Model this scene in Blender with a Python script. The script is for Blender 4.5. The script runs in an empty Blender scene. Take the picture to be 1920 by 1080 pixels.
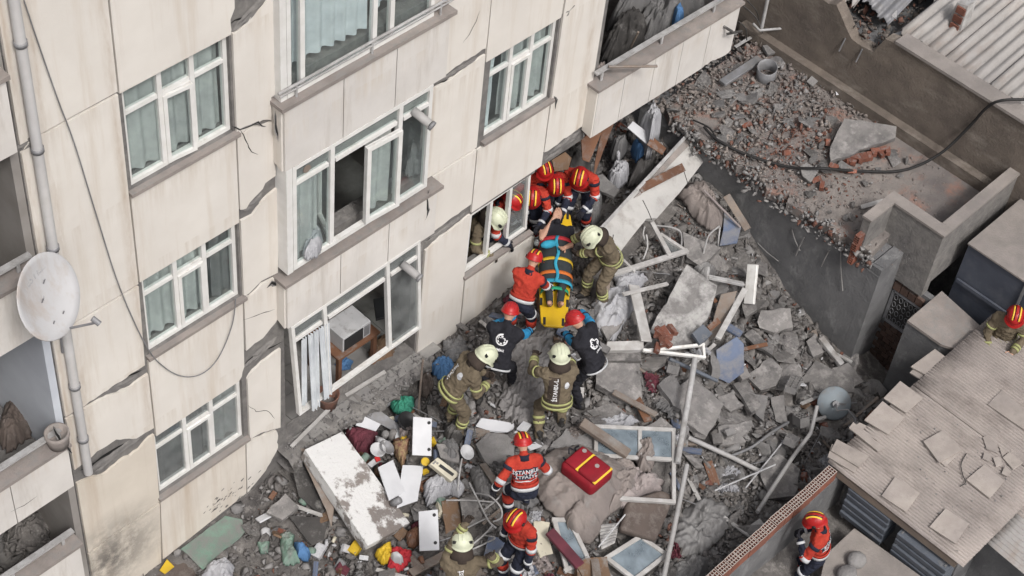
import bpy, bmesh, math, random
import numpy as np
from mathutils import Vector, Matrix, noise as mn
from mathutils.bvhtree import BVHTree
random.seed(7)
SC = bpy.context.scene
COL = SC.collection
RAD = math.radians

# ------------------------------------------------------------------ camera
# world: X along the facade, Y into the building, Z up, facade plane Y = 0
CAM = Vector((-7.08311, -11.11598, 19.80533))
FPX = 3335.24
def _rot(pitch, roll, yaw):
    cp, sp = math.cos(pitch), math.sin(pitch)
    f = Vector((math.sin(yaw)*cp, math.cos(yaw)*cp, -sp)); r = Vector((math.cos(yaw), -math.sin(yaw), 0)); d = f.cross(r)
    return (math.cos(roll)*r+math.sin(roll)*d, -math.sin(roll)*r+math.cos(roll)*d, f)
CR, CD, CF = _rot(RAD(47.776), RAD(-7.1153), RAD(50.6587))
cam_data = bpy.data.cameras.new('camera'); cam = bpy.data.objects.new('camera', cam_data); COL.objects.link(cam)
cam_data.sensor_width = 36; cam_data.lens = FPX/1920*36; cam_data.clip_end = 500
m3 = Matrix((CR, -CD, -CF)).transposed().to_4x4(); m3.translation = CAM; cam.matrix_world = m3
SC.camera = cam
# ------------------------------------------------------------------ light
SUN_EL, SUN_AZ = 52, 200          # compass-like: direction the light comes from
world = bpy.data.worlds.new('World'); SC.world = world; world.use_nodes = True
wn = world.node_tree.nodes; wl = world.node_tree.links; wn.clear()
sky = wn.new('ShaderNodeTexSky'); sky.sky_type = 'NISHITA'; sky.sun_disc = False
sky.sun_elevation = RAD(SUN_EL); sky.sun_rotation = RAD(SUN_AZ); sky.air_density = 1.0; sky.dust_density = 6.0; sky.ozone_density = 1.0
hsv = wn.new('ShaderNodeHueSaturation'); hsv.inputs['Saturation'].default_value = 0.35
bg = wn.new('ShaderNodeBackground'); bg.inputs[1].default_value = 0.11
wo = wn.new('ShaderNodeOutputWorld'); wl.new(sky.outputs[0], hsv.inputs['Color']); wl.new(hsv.outputs[0], bg.inputs[0]); wl.new(bg.outputs[0], wo.inputs[0])
sd = bpy.data.lights.new('sun', 'SUN'); sd.energy = 1.5; sd.angle = RAD(10); sd.color = (1, .975, .945)
sun = bpy.data.objects.new('sun', sd); COL.objects.link(sun)
az = RAD(SUN_AZ); dv = Vector((math.sin(az)*math.cos(RAD(SUN_EL)), math.cos(az)*math.cos(RAD(SUN_EL)), math.sin(RAD(SUN_EL))))
sun.rotation_euler = dv.to_track_quat('Z', 'Y').to_euler(); sun.location = dv*30
vs = SC.view_settings; vs.view_transform = 'Standard'; vs.look = 'None'; vs.exposure = 0.36; vs.gamma = 1.0; vs.use_curve_mapping = False

# ------------------------------------------------------------------ geometry of the place
def ray(x, y): return CR*((x-960)/FPX)+CD*((y-540)/FPX)+CF
def onp(x, y, pt, n):
    r = ray(x, y); n = Vector(n); t = (Vector(pt)-CAM).dot(n)/r.dot(n); return CAM+r*t
def F(x, y, Y=0.0): return onp(x, y, (0, Y, 0), (0, 1, 0))
def G(x, y, Z=0.0): return onp(x, y, (0, 0, Z), (0, 0, 1))
def XP(x, y, X): return onp(x, y, (X, 0, 0), (1, 0, 0))
# control heights of the rubble, as seen spot -> height
_ctl = [(420,1000,-.05),(300,1075,-.1),(650,1070,-.05),(860,1060,.0),(1000,1070,.1),(1200,1060,.0),(1300,1000,0),(520,900,.05),(600,800,.1),(750,760,.15),(840,700,.3),(890,820,.4),
 (1020,830,.5),(980,930,.45),(1100,900,.42),(1180,830,.35),(1000,640,.55),(1100,580,.6),(1150,700,.45),(1250,600,.35),(1200,480,.6),(1300,480,.45),(1340,350,.6),(1400,430,.4),(1450,600,-.1),
 (1590,680,-.6),(1400,800,-.15),(1500,800,-.4),(1450,950,-.2),(1650,700,-.95),(1560,840,-.5),(1330,1040,-.1),(1000,500,.6),(1000,440,.65),(1150,400,.7),(1200,300,.8),(930,600,.45),(690,880,.1),(760,960,.05)]
CTL = []
for _x, _y, _z in _ctl:
    _p = G(_x, _y, _z); CTL.append((_p.x, _p.y, _z))
CTL += [(10.1,-.73,1.0),(10.1,-1.07,.68),(10.1,-1.44,.38),(10.1,-1.89,.03),(10.1,-2.61,-.33),(10.1,-3.24,-.62),(10.1,-3.8,-.85),(9.8,-1.9,.1),(9.8,-2.6,-.22),(9.8,-3.3,-.5),(4.02,-1.26,.42),(4.96,-2.24,.5),(4.95,-1.1,.48),(5.7,-2.06,.48),(5.85,-.6,.58),(7.1,-1.07,.6),(7.05,.36,.66),(7.5,.35,.7),(7.8,.04,.7),(3.7,-2.9,.46),(3.0,-3.5,.25),(2.1,-3.36,.05),(7.0,1.5,.7),(9,2,.8),(10,0.5,.9),(11,-4.3,-1.1),(3,-4,-.1),(6,-7,-.6),(9,-7,-.8),(1,-3,-.2),(-2,-2,-.3),(-2,0,-.2),(12,-6,-1.1)]
def H0(x, y):
    s = w = 0.0
    for a, b, c in CTL:
        d = (a-x)**2+(b-y)**2; k = 1/(d*d+.02); s += c*k; w += k
    return s/w
def H(x, y):
    return H0(x, y)+.09*mn.noise((x*1.1, y*1.1, 3))+.05*mn.noise((x*2.9, y*2.9, 8))
def T(px, py, lift=0.0):
    z = .2
    for _ in range(7):
        p = G(px, py, z); z = .5*z+.5*(H(p.x, p.y)+lift)
    p = G(px, py, z); return p

# ------------------------------------------------------------------ materials
MATS = {}
def mat(name, c1, c2=None, scale=3.0, rough=.85, bump=.15, bscale=45.0, dust=0.0, dustc=(.225,.216,.208), rand=0.0, metal=0.0, stain=None, stscale=(1.2,1.2,.35), big=.25, spec=.3, xst=None, spot=None, str_=(.52,.78), zst=None):
    m = bpy.data.materials.new(name); m.use_nodes = True; n = m.node_tree.nodes; l = m.node_tree.links
    b = n['Principled BSDF']; b.inputs['Roughness'].default_value = rough; b.inputs['Metallic'].default_value = metal; b.inputs['Specular IOR Level'].default_value = spec
    tc = n.new('ShaderNodeTexCoord'); co = tc.outputs['Object']
    if rand:
        oi = n.new('ShaderNodeObjectInfo'); ad = n.new('ShaderNodeVectorMath'); ad.operation = 'ADD'
        ml = n.new('ShaderNodeVectorMath'); ml.operation = 'SCALE'; ml.inputs['Scale'].default_value = 37.0
        cb = n.new('ShaderNodeCombineXYZ'); l.new(oi.outputs['Random'], cb.inputs[0]); l.new(oi.outputs['Random'], cb.inputs[1])
        l.new(cb.outputs[0], ml.inputs[0]); l.new(co, ad.inputs[0]); l.new(ml.outputs[0], ad.inputs[1]); co = ad.outputs[0]
    c2 = c2 or tuple(v*.7 for v in c1)
    def nz(sc, det=6, rgh=.6, src=None):
        t = n.new('ShaderNodeTexNoise'); t.inputs['Scale'].default_value = sc; t.inputs['Detail'].default_value = det; t.inputs['Roughness'].default_value = rgh
        l.new(src or co, t.inputs['Vector']); return t.outputs['Fac']
    def ramp(f, a, bb):
        r = n.new('ShaderNodeMapRange'); r.inputs[1].default_value = a; r.inputs[2].default_value = bb; l.new(f, r.inputs[0]); return r.outputs[0]
    def mix(f, a, bb, t='MIX'):
        x = n.new('ShaderNodeMix'); x.data_type = 'RGBA'; x.blend_type = t
        if isinstance(f, float): x.inputs[0].default_value = f
        else: l.new(f, x.inputs[0])
        for s, v in ((6, a), (7, bb)):
            if isinstance(v, tuple): x.inputs[s].default_value = (*v, 1)
            else: l.new(v, x.inputs[s])
        return x.outputs[2]
    col = mix(ramp(nz(scale), .35, .65), tuple(c1), tuple(c2))
    if big: col = mix(ramp(nz(scale*.23, 3), .3, .7), col, mix(1.0, col, (1-big, 1-big, 1-big*.9), 'MULTIPLY'))
    if stain:
        mp = n.new('ShaderNodeMapping'); mp.inputs['Scale'].default_value = stscale; l.new(co, mp.inputs[0])
        col = mix(ramp(nz(1.6, 7, .7, mp.outputs[0]), *str_), col, tuple(stain))
    def mth(op, a, b_=None):
        x = n.new('ShaderNodeMath'); x.operation = op
        for i, v in enumerate((a, b_)):
            if v is None: continue
            if isinstance(v, (int, float)): x.inputs[i].default_value = v
            else: l.new(v, x.inputs[i])
        return x.outputs[0]
    if xst:      # rusty run-off beside the vertical joints
        sp_ = n.new('ShaderNodeSeparateXYZ'); l.new(co, sp_.inputs[0]); acc = None
        for xc, hw in xst:
            k = ramp(mth('ABSOLUTE', mth('SUBTRACT', sp_.outputs[0], xc)), hw, 0.0); acc = k if acc is None else mth('MAXIMUM', acc, k)
        mp2 = n.new('ShaderNodeMapping'); mp2.inputs['Scale'].default_value = (3, 3, .5); l.new(co, mp2.inputs[0])
        col = mix(mth('MULTIPLY', acc, ramp(nz(1.3, 6, .7, mp2.outputs[0]), .40, .68)), col, (.42,.34,.265))
    if zst:      # rain runs below sills and copings
        sz_ = n.new('ShaderNodeSeparateXYZ'); l.new(co, sz_.inputs[0]); acc = None
        for zc, h in zst:
            k = mth('MULTIPLY', ramp(sz_.outputs[2], zc-h, zc), ramp(sz_.outputs[2], zc+.02, zc)); acc = k if acc is None else mth('MAXIMUM', acc, k)
        mp3 = n.new('ShaderNodeMapping'); mp3.inputs['Scale'].default_value = (9, 9, .7); l.new(co, mp3.inputs[0])
        col = mix(mth('MULTIPLY', acc, ramp(nz(1.2, 6, .7, mp3.outputs[0]), .46, .72)), col, (.53,.475,.415))
    if spot:
        vd = n.new('ShaderNodeVectorMath'); vd.operation = 'DISTANCE'; l.new(co, vd.inputs[0]); vd.inputs[1].default_value = spot[0]
        col = mix(mth('MULTIPLY', ramp(vd.outputs['Value'], spot[1], 0.0), ramp(nz(2.6, 8, .75), .34, .56)), col, spot[2])
    if rand:
        hv = n.new('ShaderNodeHueSaturation'); mr = n.new('ShaderNodeMapRange'); mr.inputs[3].default_value = 1-rand; mr.inputs[4].default_value = 1+rand
        l.new(oi.outputs['Random'], mr.inputs[0]); l.new(mr.outputs[0], hv.inputs['Value']); l.new(col, hv.inputs['Color']); col = hv.outputs[0]
    if dust:
        ge = n.new('ShaderNodeNewGeometry'); sx = n.new('ShaderNodeSeparateXYZ'); l.new(ge.outputs['Normal'], sx.inputs[0])
        mu = n.new('ShaderNodeMath'); mu.operation = 'MULTIPLY'; l.new(ramp(sx.outputs[2], .0, .9), mu.inputs[0]); l.new(ramp(nz(scale*1.7, 5, .7), .62-dust*.5, .8-dust*.3), mu.inputs[1])
        col = mix(mu.outputs[0], col, tuple(dustc))
    l.new(col, b.inputs['Base Color'])
    if bump:
        bp = n.new('ShaderNodeBump'); bp.inputs['Strength'].default_value = min(1, bump*2); bp.inputs['Distance'].default_value = .02
        l.new(nz(bscale, 8, .65), bp.inputs['Height']); l.new(bp.outputs[0], b.inputs['Normal'])
    MATS[name] = m; return m

mat('cream', (.70,.664,.615), (.655,.617,.567), 1.6, .9, .10, 70, stain=(.54,.475,.405), stscale=(2.0,2.0,.13), str_=(.52,.74), big=.10, xst=((.06,.10),(-.72,.10),(-.98,.06),(7.42,.12),(4.52,.05)), zst=((6.58,.55),(3.93,.5),(1.24,.45),(8.0,.3),(5.44,.5),(2.8,.4)))
mat('cream_sooty', (.645,.588,.51), (.585,.53,.455), 1.6, .9, .1, 70, stain=(.48,.405,.33), stscale=(2,2,.13), str_=(.5,.72), big=.1, spot=((-.72,-.03,.75),1.0,(.13,.12,.11)))
mat('cream_low', (.66,.61,.545), (.60,.55,.488), 1.6, .9, .10, 70, stain=(.48,.405,.33), stscale=(2.0,2.0,.13), str_=(.5,.72), big=.12, zst=((6.58,.55),(3.93,.5),(1.24,.45),(8.0,.3),(5.44,.5),(2.8,.4)))
mat('parapet_white', (.685,.655,.618), (.61,.58,.545), 1.8, .9, .10, 70, stain=(.42,.38,.34), stscale=(2.0,2.0,.25), str_=(.54,.76), big=.15, zst=((6.76,.4),(3.94,.4),(6.46,.35),(3.62,.3)))
mat('concrete', (.25,.237,.222), (.165,.157,.15), 7, .95, .8, 26, big=.3)
mat('concrete_dark', (.205,.204,.205), (.145,.145,.147), 2.2, .95, .4, 24, stain=(.26,.26,.26), stscale=(1.6,1.6,1.0), str_=(.55,.72))
mat('concrete_brown', (.215,.18,.15), (.14,.118,.10), 2.4, .95, .5, 26, stain=(.30,.265,.23), stscale=(1.5,.8,2.2))
mat('coping', (.33,.29,.265), (.26,.23,.21), 4, .9, .25, 40, dust=.3)
mat('upvc', (.74,.73,.71), (.66,.65,.62), 6, .5, .02, 40, dust=.25, dustc=(.5,.47,.43), big=.1, spec=.4)
mat('upvc_old', (.50,.49,.48), (.34,.325,.31), 5, .6, .05, 40, dust=.35, dustc=(.34,.325,.31), big=.1)
mat('room_paint', (.32,.30,.28), (.26,.24,.22), 2, .9, .05)
mat('room_blue', (.62,.655,.70), (.56,.59,.64), 2, .9, .05)
mat('tile_floor', (.33,.32,.30), (.26,.25,.24), 4, .6, .05, dust=.4)
mat('curtain', (.53,.535,.52), (.41,.415,.405), 4, .9, .05, big=.2)
mat('curtain_white', (.70,.73,.745), (.60,.63,.65), 5, .9, .05)
mat('rubble', (.205,.19,.176), (.13,.121,.113), 4.5, .97, 1.0, 30, big=.35, stain=(.25,.235,.222), stscale=(4,4,4), str_=(.52,.66))
mat('rubble_red', (.27,.125,.085), (.17,.12,.10), 7, .97, .9, 22, big=.4)
mat('chunk', (.235,.22,.208), (.155,.147,.14), 5, .97, .5, 26, rand=.4, dust=.3)
mat('chunk_light', (.27,.26,.252), (.19,.183,.178), 4, .97, .5, 26, rand=.2, dust=.15)
mat('slab', (.235,.222,.213), (.15,.143,.138), 3.4, .97, .8, 22, rand=.28, dust=.3, dustc=(.28,.265,.255), stain=(.34,.323,.31), stscale=(3,3,3), str_=(.54,.68))
mat('plaster_white', (.50,.49,.48), (.26,.24,.225), 4.5, .95, .5, 20, big=.2)
mat('brick', (.25,.095,.062), (.18,.08,.058), 6, .95, .4, 30, rand=.3, dust=.25)
mat('wood', (.185,.09,.05), (.135,.066,.04), 3, .7, .15, 30, rand=.2, dust=.2)
mat('wood_pale', (.24,.195,.16), (.18,.145,.12), 3, .8, .2, 30, rand=.2, dust=.3)
mat('white_board', (.60,.605,.625), (.55,.555,.575), 4, .55, .03, big=.06)
mat('metal_grey', (.30,.30,.31), (.22,.22,.225), 5, .55, .1, metal=.3, dust=.3)
mat('metal_white', (.47,.465,.46), (.34,.33,.32), 5, .6, .1, dust=.3)
mat('pipe_pvc', (.42,.41,.40), (.34,.33,.32), 4, .6, .05, dust=.2)
mat('roof_sheet', (.415,.365,.335), (.325,.288,.266), 2.2, .92, .3, 40, stain=(.20,.172,.158), stscale=(1.6,.7,1), str_=(.52,.72), big=.2)
mat('roof_metal', (.40,.38,.36), (.33,.31,.29), 2.0, .8, .15, 40, stain=(.24,.19,.16), stscale=(.6,1.4,1))
mat('floor_tile', (.40,.355,.32), (.33,.29,.262), 5, .9, .2, 40, rand=.12, stain=(.25,.222,.205), stscale=(3,3,3), str_=(.56,.72))
mat('blue_steel', (.085,.095,.12), (.07,.078,.10), 3, .6, .05, metal=.0, dust=.0, stain=(.12,.125,.145), stscale=(1,1,1))
mat('blue_slat', (.125,.14,.165), (.10,.112,.13), 3, .6, .05, dust=.15)
mat('dusty_top', (.33,.295,.27), (.265,.24,.22), 3, .95, .3, 30, stain=(.20,.18,.165))
mat('black_rubber', (.022,.021,.021), (.03,.029,.028), 4, .6, .05)
mat('dark_void', (.02,.019,.018), (.012,.012,.012), 4, .95, .05)
mat('dish_white', (.50,.497,.505), (.45,.445,.45), 1.5, .5, .02, big=.1, stain=(.40,.36,.335), stscale=(3,3,.6), str_=(.48,.66))
mat('dish_grey', (.27,.31,.335), (.22,.25,.27), 2.5, .5, .03, dust=.2)
mat('fabric_beige', (.275,.238,.218), (.215,.186,.17), 3, .97, .3, 60, dust=.15)
mat('fabric_pink', (.36,.315,.30), (.28,.24,.23), 3, .97, .25, 60, dust=.15)
mat('fabric_grey', (.19,.186,.185), (.13,.128,.127), 3, .9, .25, 60, dust=.2)
mat('fabric_dark', (.055,.052,.05), (.085,.08,.076), 3, .95, .2, 60, rand=.2, dust=.2)
mat('fabric_white', (.44,.44,.455), (.34,.34,.355), 4, .8, .2, 60)
mat('fabric_maroon', (.14,.035,.05), (.10,.03,.04), 4, .9, .2)
mat('fabric_blue', (.10,.22,.42), (.07,.16,.31), 4, .8, .15)
mat('fabric_green', (.06,.30,.20), (.04,.22,.15), 4, .9, .2)
mat('green_floor', (.19,.30,.235), (.14,.22,.175), 3, .9, .2, dust=.5, dustc=(.19,.185,.178))
mat('blue_board', (.135,.17,.25), (.11,.135,.20), 2.5, .7, .1, dust=.35)
mat('brown_cushion', (.135,.108,.094), (.105,.084,.073), 3, .97, .3, 60, dust=.25, dustc=(.19,.165,.15))
mat('carton', (.19,.12,.075), (.15,.095,.06), 4, .9, .1, dust=.2)
mat('yellow_plastic', (.62,.42,.03), (.55,.36,.03), 4, .5, .05)
mat('red_plastic', (.55,.03,.03), (.45,.03,.03), 4, .45, .05)
mat('cream_plastic', (.62,.58,.46), (.55,.51,.40), 4, .5, .03)
mat('white_plastic', (.52,.52,.525), (.45,.45,.455), 4, .5, .03, dust=.2)
mat('black_plastic', (.025,.025,.027), (.03,.03,.03), 4, .5, .03)

def glassmat(name, tint, dif, dfac):
    m = bpy.data.materials.new(name); m.use_nodes = True; n = m.node_tree.nodes; l = m.node_tree.links; n.clear()
    tr = n.new('ShaderNodeBsdfTransparent'); tr.inputs[0].default_value = (*tint, 1)
    di = n.new('ShaderNodeBsdfDiffuse'); di.inputs[0].default_value = (*dif, 1); gl = n.new('ShaderNodeBsdfGlossy'); gl.inputs['Roughness'].default_value = .06
    tc = n.new('ShaderNodeTexCoord'); nt = n.new('ShaderNodeTexNoise'); nt.inputs['Scale'].default_value = 4; nt.inputs['Detail'].default_value = 6; l.new(tc.outputs['Object'], nt.inputs['Vector'])
    mr = n.new('ShaderNodeMapRange'); mr.inputs[1].default_value = .3; mr.inputs[2].default_value = .75; mr.inputs[3].default_value = dfac*.5; mr.inputs[4].default_value = min(1, dfac*1.6); l.new(nt.outputs['Fac'], mr.inputs[0])
    m1 = n.new('ShaderNodeMixShader'); l.new(mr.outputs[0], m1.inputs[0]); l.new(tr.outputs[0], m1.inputs[1]); l.new(di.outputs[0], m1.inputs[2])
    m2 = n.new('ShaderNodeMixShader'); m2.inputs[0].default_value = .05; l.new(m1.outputs[0], m2.inputs[1]); l.new(gl.outputs[0], m2.inputs[2])
    o = n.new('ShaderNodeOutputMaterial'); l.new(m2.outputs[0], o.inputs[0]); MATS[name] = m
glassmat('glass', (.95,.985,.98), (.34,.38,.385), .07)
glassmat('glass_dusty', (.86,.89,.89), (.36,.37,.37), .22)
glassmat('glass_blue', (.6,.68,.72), (.27,.32,.36), .55)
glassmat('plastic_film', (.85,.85,.86), (.60,.60,.60), .42)

# ------------------------------------------------------------------ mesh helpers
class MB:
    def __init__(s): s.v = []; s.f = []; s.mi = []; s.cur = 0
    def add(s, vs, fs):
        o = len(s.v); s.v += [tuple(v) for v in vs]
        for f in fs: s.f.append(tuple(i+o for i in f)); s.mi.append(s.cur)
    def box(s, a, b):
        (x0,y0,z0),(x1,y1,z1) = a, b
        s.add([(x0,y0,z0),(x1,y0,z0),(x1,y1,z0),(x0,y1,z0),(x0,y0,z1),(x1,y0,z1),(x1,y1,z1),(x0,y1,z1)], [(3,2,1,0),(4,5,6,7),(0,1,5,4),(1,2,6,5),(2,3,7,6),(3,0,4,7)]); return s
    def obox(s, c, ax, ay, az):      # centre and half axes
        c = Vector(c); ax = Vector(ax); ay = Vector(ay); az = Vector(az)
        s.add([c+ax*i+ay*j+az*k for k in (-1,1) for i,j in ((-1,-1),(1,-1),(1,1),(-1,1))], [(3,2,1,0),(4,5,6,7),(0,1,5,4),(1,2,6,5),(2,3,7,6),(3,0,4,7)]); return s
    def bar(s, p, q, w, d, n):       # box from p to q, width w in plane, depth d along n
        p = Vector(p); q = Vector(q); n = Vector(n).normalized(); t = q-p; L = t.length; t.normalize(); u = n.cross(t).normalized()
        return s.obox((p+q)/2, t*L/2, u*w/2, n*d/2)
    def prism(s, pts, off):
        pts = [Vector(p) for p in pts]; off = Vector(off); k = len(pts)
        nn = Vector((0,0,0))
        for i in range(k): nn += pts[i].cross(pts[(i+1)%k])
        if nn.dot(off) > 0: pts = pts[::-1]
        s.add(pts+[p+off for p in pts], [tuple(range(k)), tuple(range(2*k-1,k-1,-1))]+[(i, i+k, (i+1)%k+k, (i+1)%k)[::1] for i in range(k)]); return s
    def tube(s, pts, r, n=8, cap=True):
        pts = [Vector(p) for p in pts]; rs = r if isinstance(r, (list, tuple)) else [r]*len(pts)
        t0 = (pts[1]-pts[0]).normalized(); u = t0.orthogonal().normalized(); vs = []
        for i, p in enumerate(pts):
            t = (pts[min(i+1, len(pts)-1)]-pts[max(i-1, 0)]).normalized(); u = (u-t*u.dot(t)).normalized(); w = t.cross(u)
            vs += [p+(u*math.cos(2*math.pi*k/n)+w*math.sin(2*math.pi*k/n))*rs[i] for k in range(n)]
        fs = [(i*n+k, i*n+(k+1)%n, (i+1)*n+(k+1)%n, (i+1)*n+k) for i in range(len(pts)-1) for k in range(n)]
        s.add(vs, fs)
        if cap: s.add(vs[:n], [tuple(range(n-1,-1,-1))]); s.add(vs[-n:], [tuple(range(n))])
        return s
    def lathe(s, prof, c=(0,0,0), axis=(0,0,1), n=24, sx=1, sy=1):
        a = Vector(axis).normalized(); u = a.orthogonal().normalized(); w = a.cross(u); c = Vector(c); vs = []
        for r, h in prof: vs += [c+a*h+u*(r*sx*math.cos(2*math.pi*k/n))+w*(r*sy*math.sin(2*math.pi*k/n)) for k in range(n)]
        s.add(vs, [(i*n+k, i*n+(k+1)%n, (i+1)*n+(k+1)%n, (i+1)*n+k) for i in range(len(prof)-1) for k in range(n)]); return s
    def mesh(s, name, mats, smooth=False):
        me = bpy.data.meshes.new(name); me.from_pydata(s.v, [], s.f)
        for m in (mats if isinstance(mats, (list, tuple)) else [mats]): me.materials.append(MATS[m])
        if any(s.mi): me.polygons.foreach_set('material_index', s.mi)
        if smooth: me.polygons.foreach_set('use_smooth', [True]*len(s.f))
        me.update(); return me
    def build(s, name, mats, parent=None, smooth=False, fixn=True):
        me = s.mesh(name, mats, smooth)
        if fixn:
            bm = bmesh.new(); bm.from_mesh(me); bmesh.ops.recalc_face_normals(bm, faces=bm.faces); bm.to_mesh(me); bm.free()
        return link(name, me, parent)
def link(name, me, parent=None):
    o = bpy.data.objects.new(name, me); COL.objects.link(o)
    if parent is not None:
        o.parent = parent
        if parent.location.length or parent.rotation_euler.x or parent.rotation_euler.z: o.matrix_parent_inverse = parent.matrix_basis.inverted()
    return o
def tag(o, label=None, cat=None, group=None, kind=None):
    if label: o['label'] = label
    if cat: o['category'] = cat
    if group: o['group'] = group
    if kind: o['kind'] = kind
    return o
def empty(name, loc=(0,0,0), label=None, cat=None, group=None):
    o = bpy.data.objects.new(name, None); o.empty_display_size = .1; o.location = loc; COL.objects.link(o); return tag(o, label, cat, group)
def bevel(o, w=.01, seg=2):
    m = o.modifiers.new('bevel', 'BEVEL'); m.width = w; m.segments = seg; m.limit_method = 'ANGLE'; m.angle_limit = RAD(40); return o
def jag(pts, amp, step, rnd, closed=True):
    out = []; k = len(pts)
    for i in range(k if closed else k-1):
        a = Vector(pts[i]); b = Vector(pts[(i+1)%k]); L = (b-a).length; n = max(1, int(L/step)); d = (b-a)/max(L, 1e-6)
        for j in range(n):
            p = a.lerp(b, (j+(rnd.uniform(-.3,.3) if j else 0))/n)
            if j: p = p+Vector([rnd.uniform(-1,1)*amp for _ in p])
            out.append(p)
    if not closed: out.append(Vector(pts[-1]))
    return out
mat('chunk_mass', (.23,.214,.20), (.145,.136,.128), 2.6, .97, .4, 26, big=.4)
mat('brick_mass', (.21,.095,.068), (.155,.092,.072), 3, .97, .3, 26, big=.35)
mat('light_mass', (.31,.298,.288), (.205,.198,.192), 3, .97, .3, 26, big=.25)
mat('splinter_mass', (.20,.172,.15), (.12,.105,.095), 4, .9, .2, 26, big=.3)
mat('plaster_dirty', (.24,.23,.223), (.15,.143,.14), 3.2, .97, .6, 22, stain=(.40,.39,.38), stscale=(1.5,1.5,1.5), str_=(.45,.6))
mat('plaster_smear', (.23,.20,.18), (.27,.25,.235), 3, .95, .6, 22, stain=(.60,.595,.59), stscale=(1.5,1.5,1.5), str_=(.44,.50))
mat('cloth_floral', (.40,.30,.16), (.22,.10,.08), 16, .9, .2, 40)
mat('fabric_tarp', (.27,.257,.25), (.20,.19,.185), 3, .7, .15, 60)
mat('fabric_film', (.22,.215,.21), (.155,.15,.147), 3, .45, .12, 60)
mat('brick_top', (.27,.105,.07), (.21,.09,.065), 6, .95, .3, 30, rand=.12, dust=1.25, dustc=(.36,.315,.285))
mat('tan_cloth', (.165,.132,.09), (.125,.10,.068), 6, .95, .35, 30, big=.25)
mat('tan_dark', (.045,.034,.028), (.06,.045,.036), 6, .95, .2, 30)
mat('rescue_red', (.47,.050,.028), (.36,.032,.02), 5, .9, .35, 30, big=.3)
mat('navy', (.013,.016,.030), (.02,.023,.04), 6, .9, .2, 30)
mat('black_cloth', (.012,.012,.016), (.02,.02,.026), 6, .9, .2, 30)
mat('cyan_cloth', (.03,.27,.52), (.025,.22,.43), 6, .85, .25, 30)
mat('boot', (.018,.017,.017), (.03,.028,.026), 6, .7, .1, dust=.2)
mat('skin', (.50,.30,.215), (.45,.26,.185), 8, .6, .03, big=.06)
mat('hair', (.012,.009,.008), (.02,.016,.014), 20, .6, .3, 80)
mat('reflective', (.60,.61,.62), (.50,.51,.52), 8, .5, .03)
mat('lime_band', (.40,.41,.17), (.33,.34,.15), 8, .6, .03)
mat('helmet_red', (.42,.014,.014), (.34,.014,.014), 14, .42, .02, big=.15, spec=.4, dust=.06)
mat('helmet_lime', (.60,.625,.465), (.50,.52,.39), 12, .45, .02, big=.12, spec=.4)
mat('yellow_stripe', (.90,.62,.06), (.85,.56,.06), 8, .4, 0)
mat('black_gloss', (.015,.015,.016), (.02,.02,.02), 8, .35, 0)
mat('white_print', (.80,.80,.80), (.74,.74,.74), 8, .7, 0)
mat('black_print', (.02,.018,.02), (.03,.026,.028), 8, .7, 0)
mat('stretcher_yellow', (.72,.46,.02), (.66,.41,.02), 5, .45, .03)
mat('strap_blue', (.04,.32,.46), (.03,.27,.40), 5, .8, .1)
mat('strap_orange', (.62,.17,.03), (.55,.14,.03), 5, .8, .1)
mat('strap_red', (.45,.03,.04), (.4,.03,.04), 5, .8, .1)
mat('strap_green', (.02,.32,.17), (.02,.27,.14), 5, .8, .1)
mat('blanket_dark', (.03,.036,.038), (.04,.046,.05), 5, .9, .2, 40)
mat('pack_red', (.27,.010,.020), (.22,.010,.018), 6, .7, .15, 50)
mat('pipe_white', (.60,.59,.58), (.50,.485,.47), 2.5, .6, .05)
mat('terrace_mass', (.28,.244,.22), (.20,.175,.16), 2.2, .97, .3, 26, big=.3)
mat('litter_white', (.55,.55,.56), (.45,.45,.46), 5, .8, .1)
mat('terrace_floor', (.27,.242,.222), (.20,.18,.168), 4, .97, .8, 30, big=.3, stain=(.30,.165,.125), stscale=(1.2,1.2,1.2), str_=(.52,.70))
mat('brick_dull', (.12,.072,.055), (.085,.058,.047), 6, .95, .4, 30, rand=.3, dust=.3, dustc=(.17,.15,.138))
mat('clutter_white', (.5,.5,.51), (.42,.42,.43), 8, .6, .05)
mat('fallen_white', (.50,.487,.465), (.42,.408,.39), 2.2, .9, .2, 50, stain=(.30,.28,.26), stscale=(2,2,2), str_=(.52,.7), big=.15)
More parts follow.
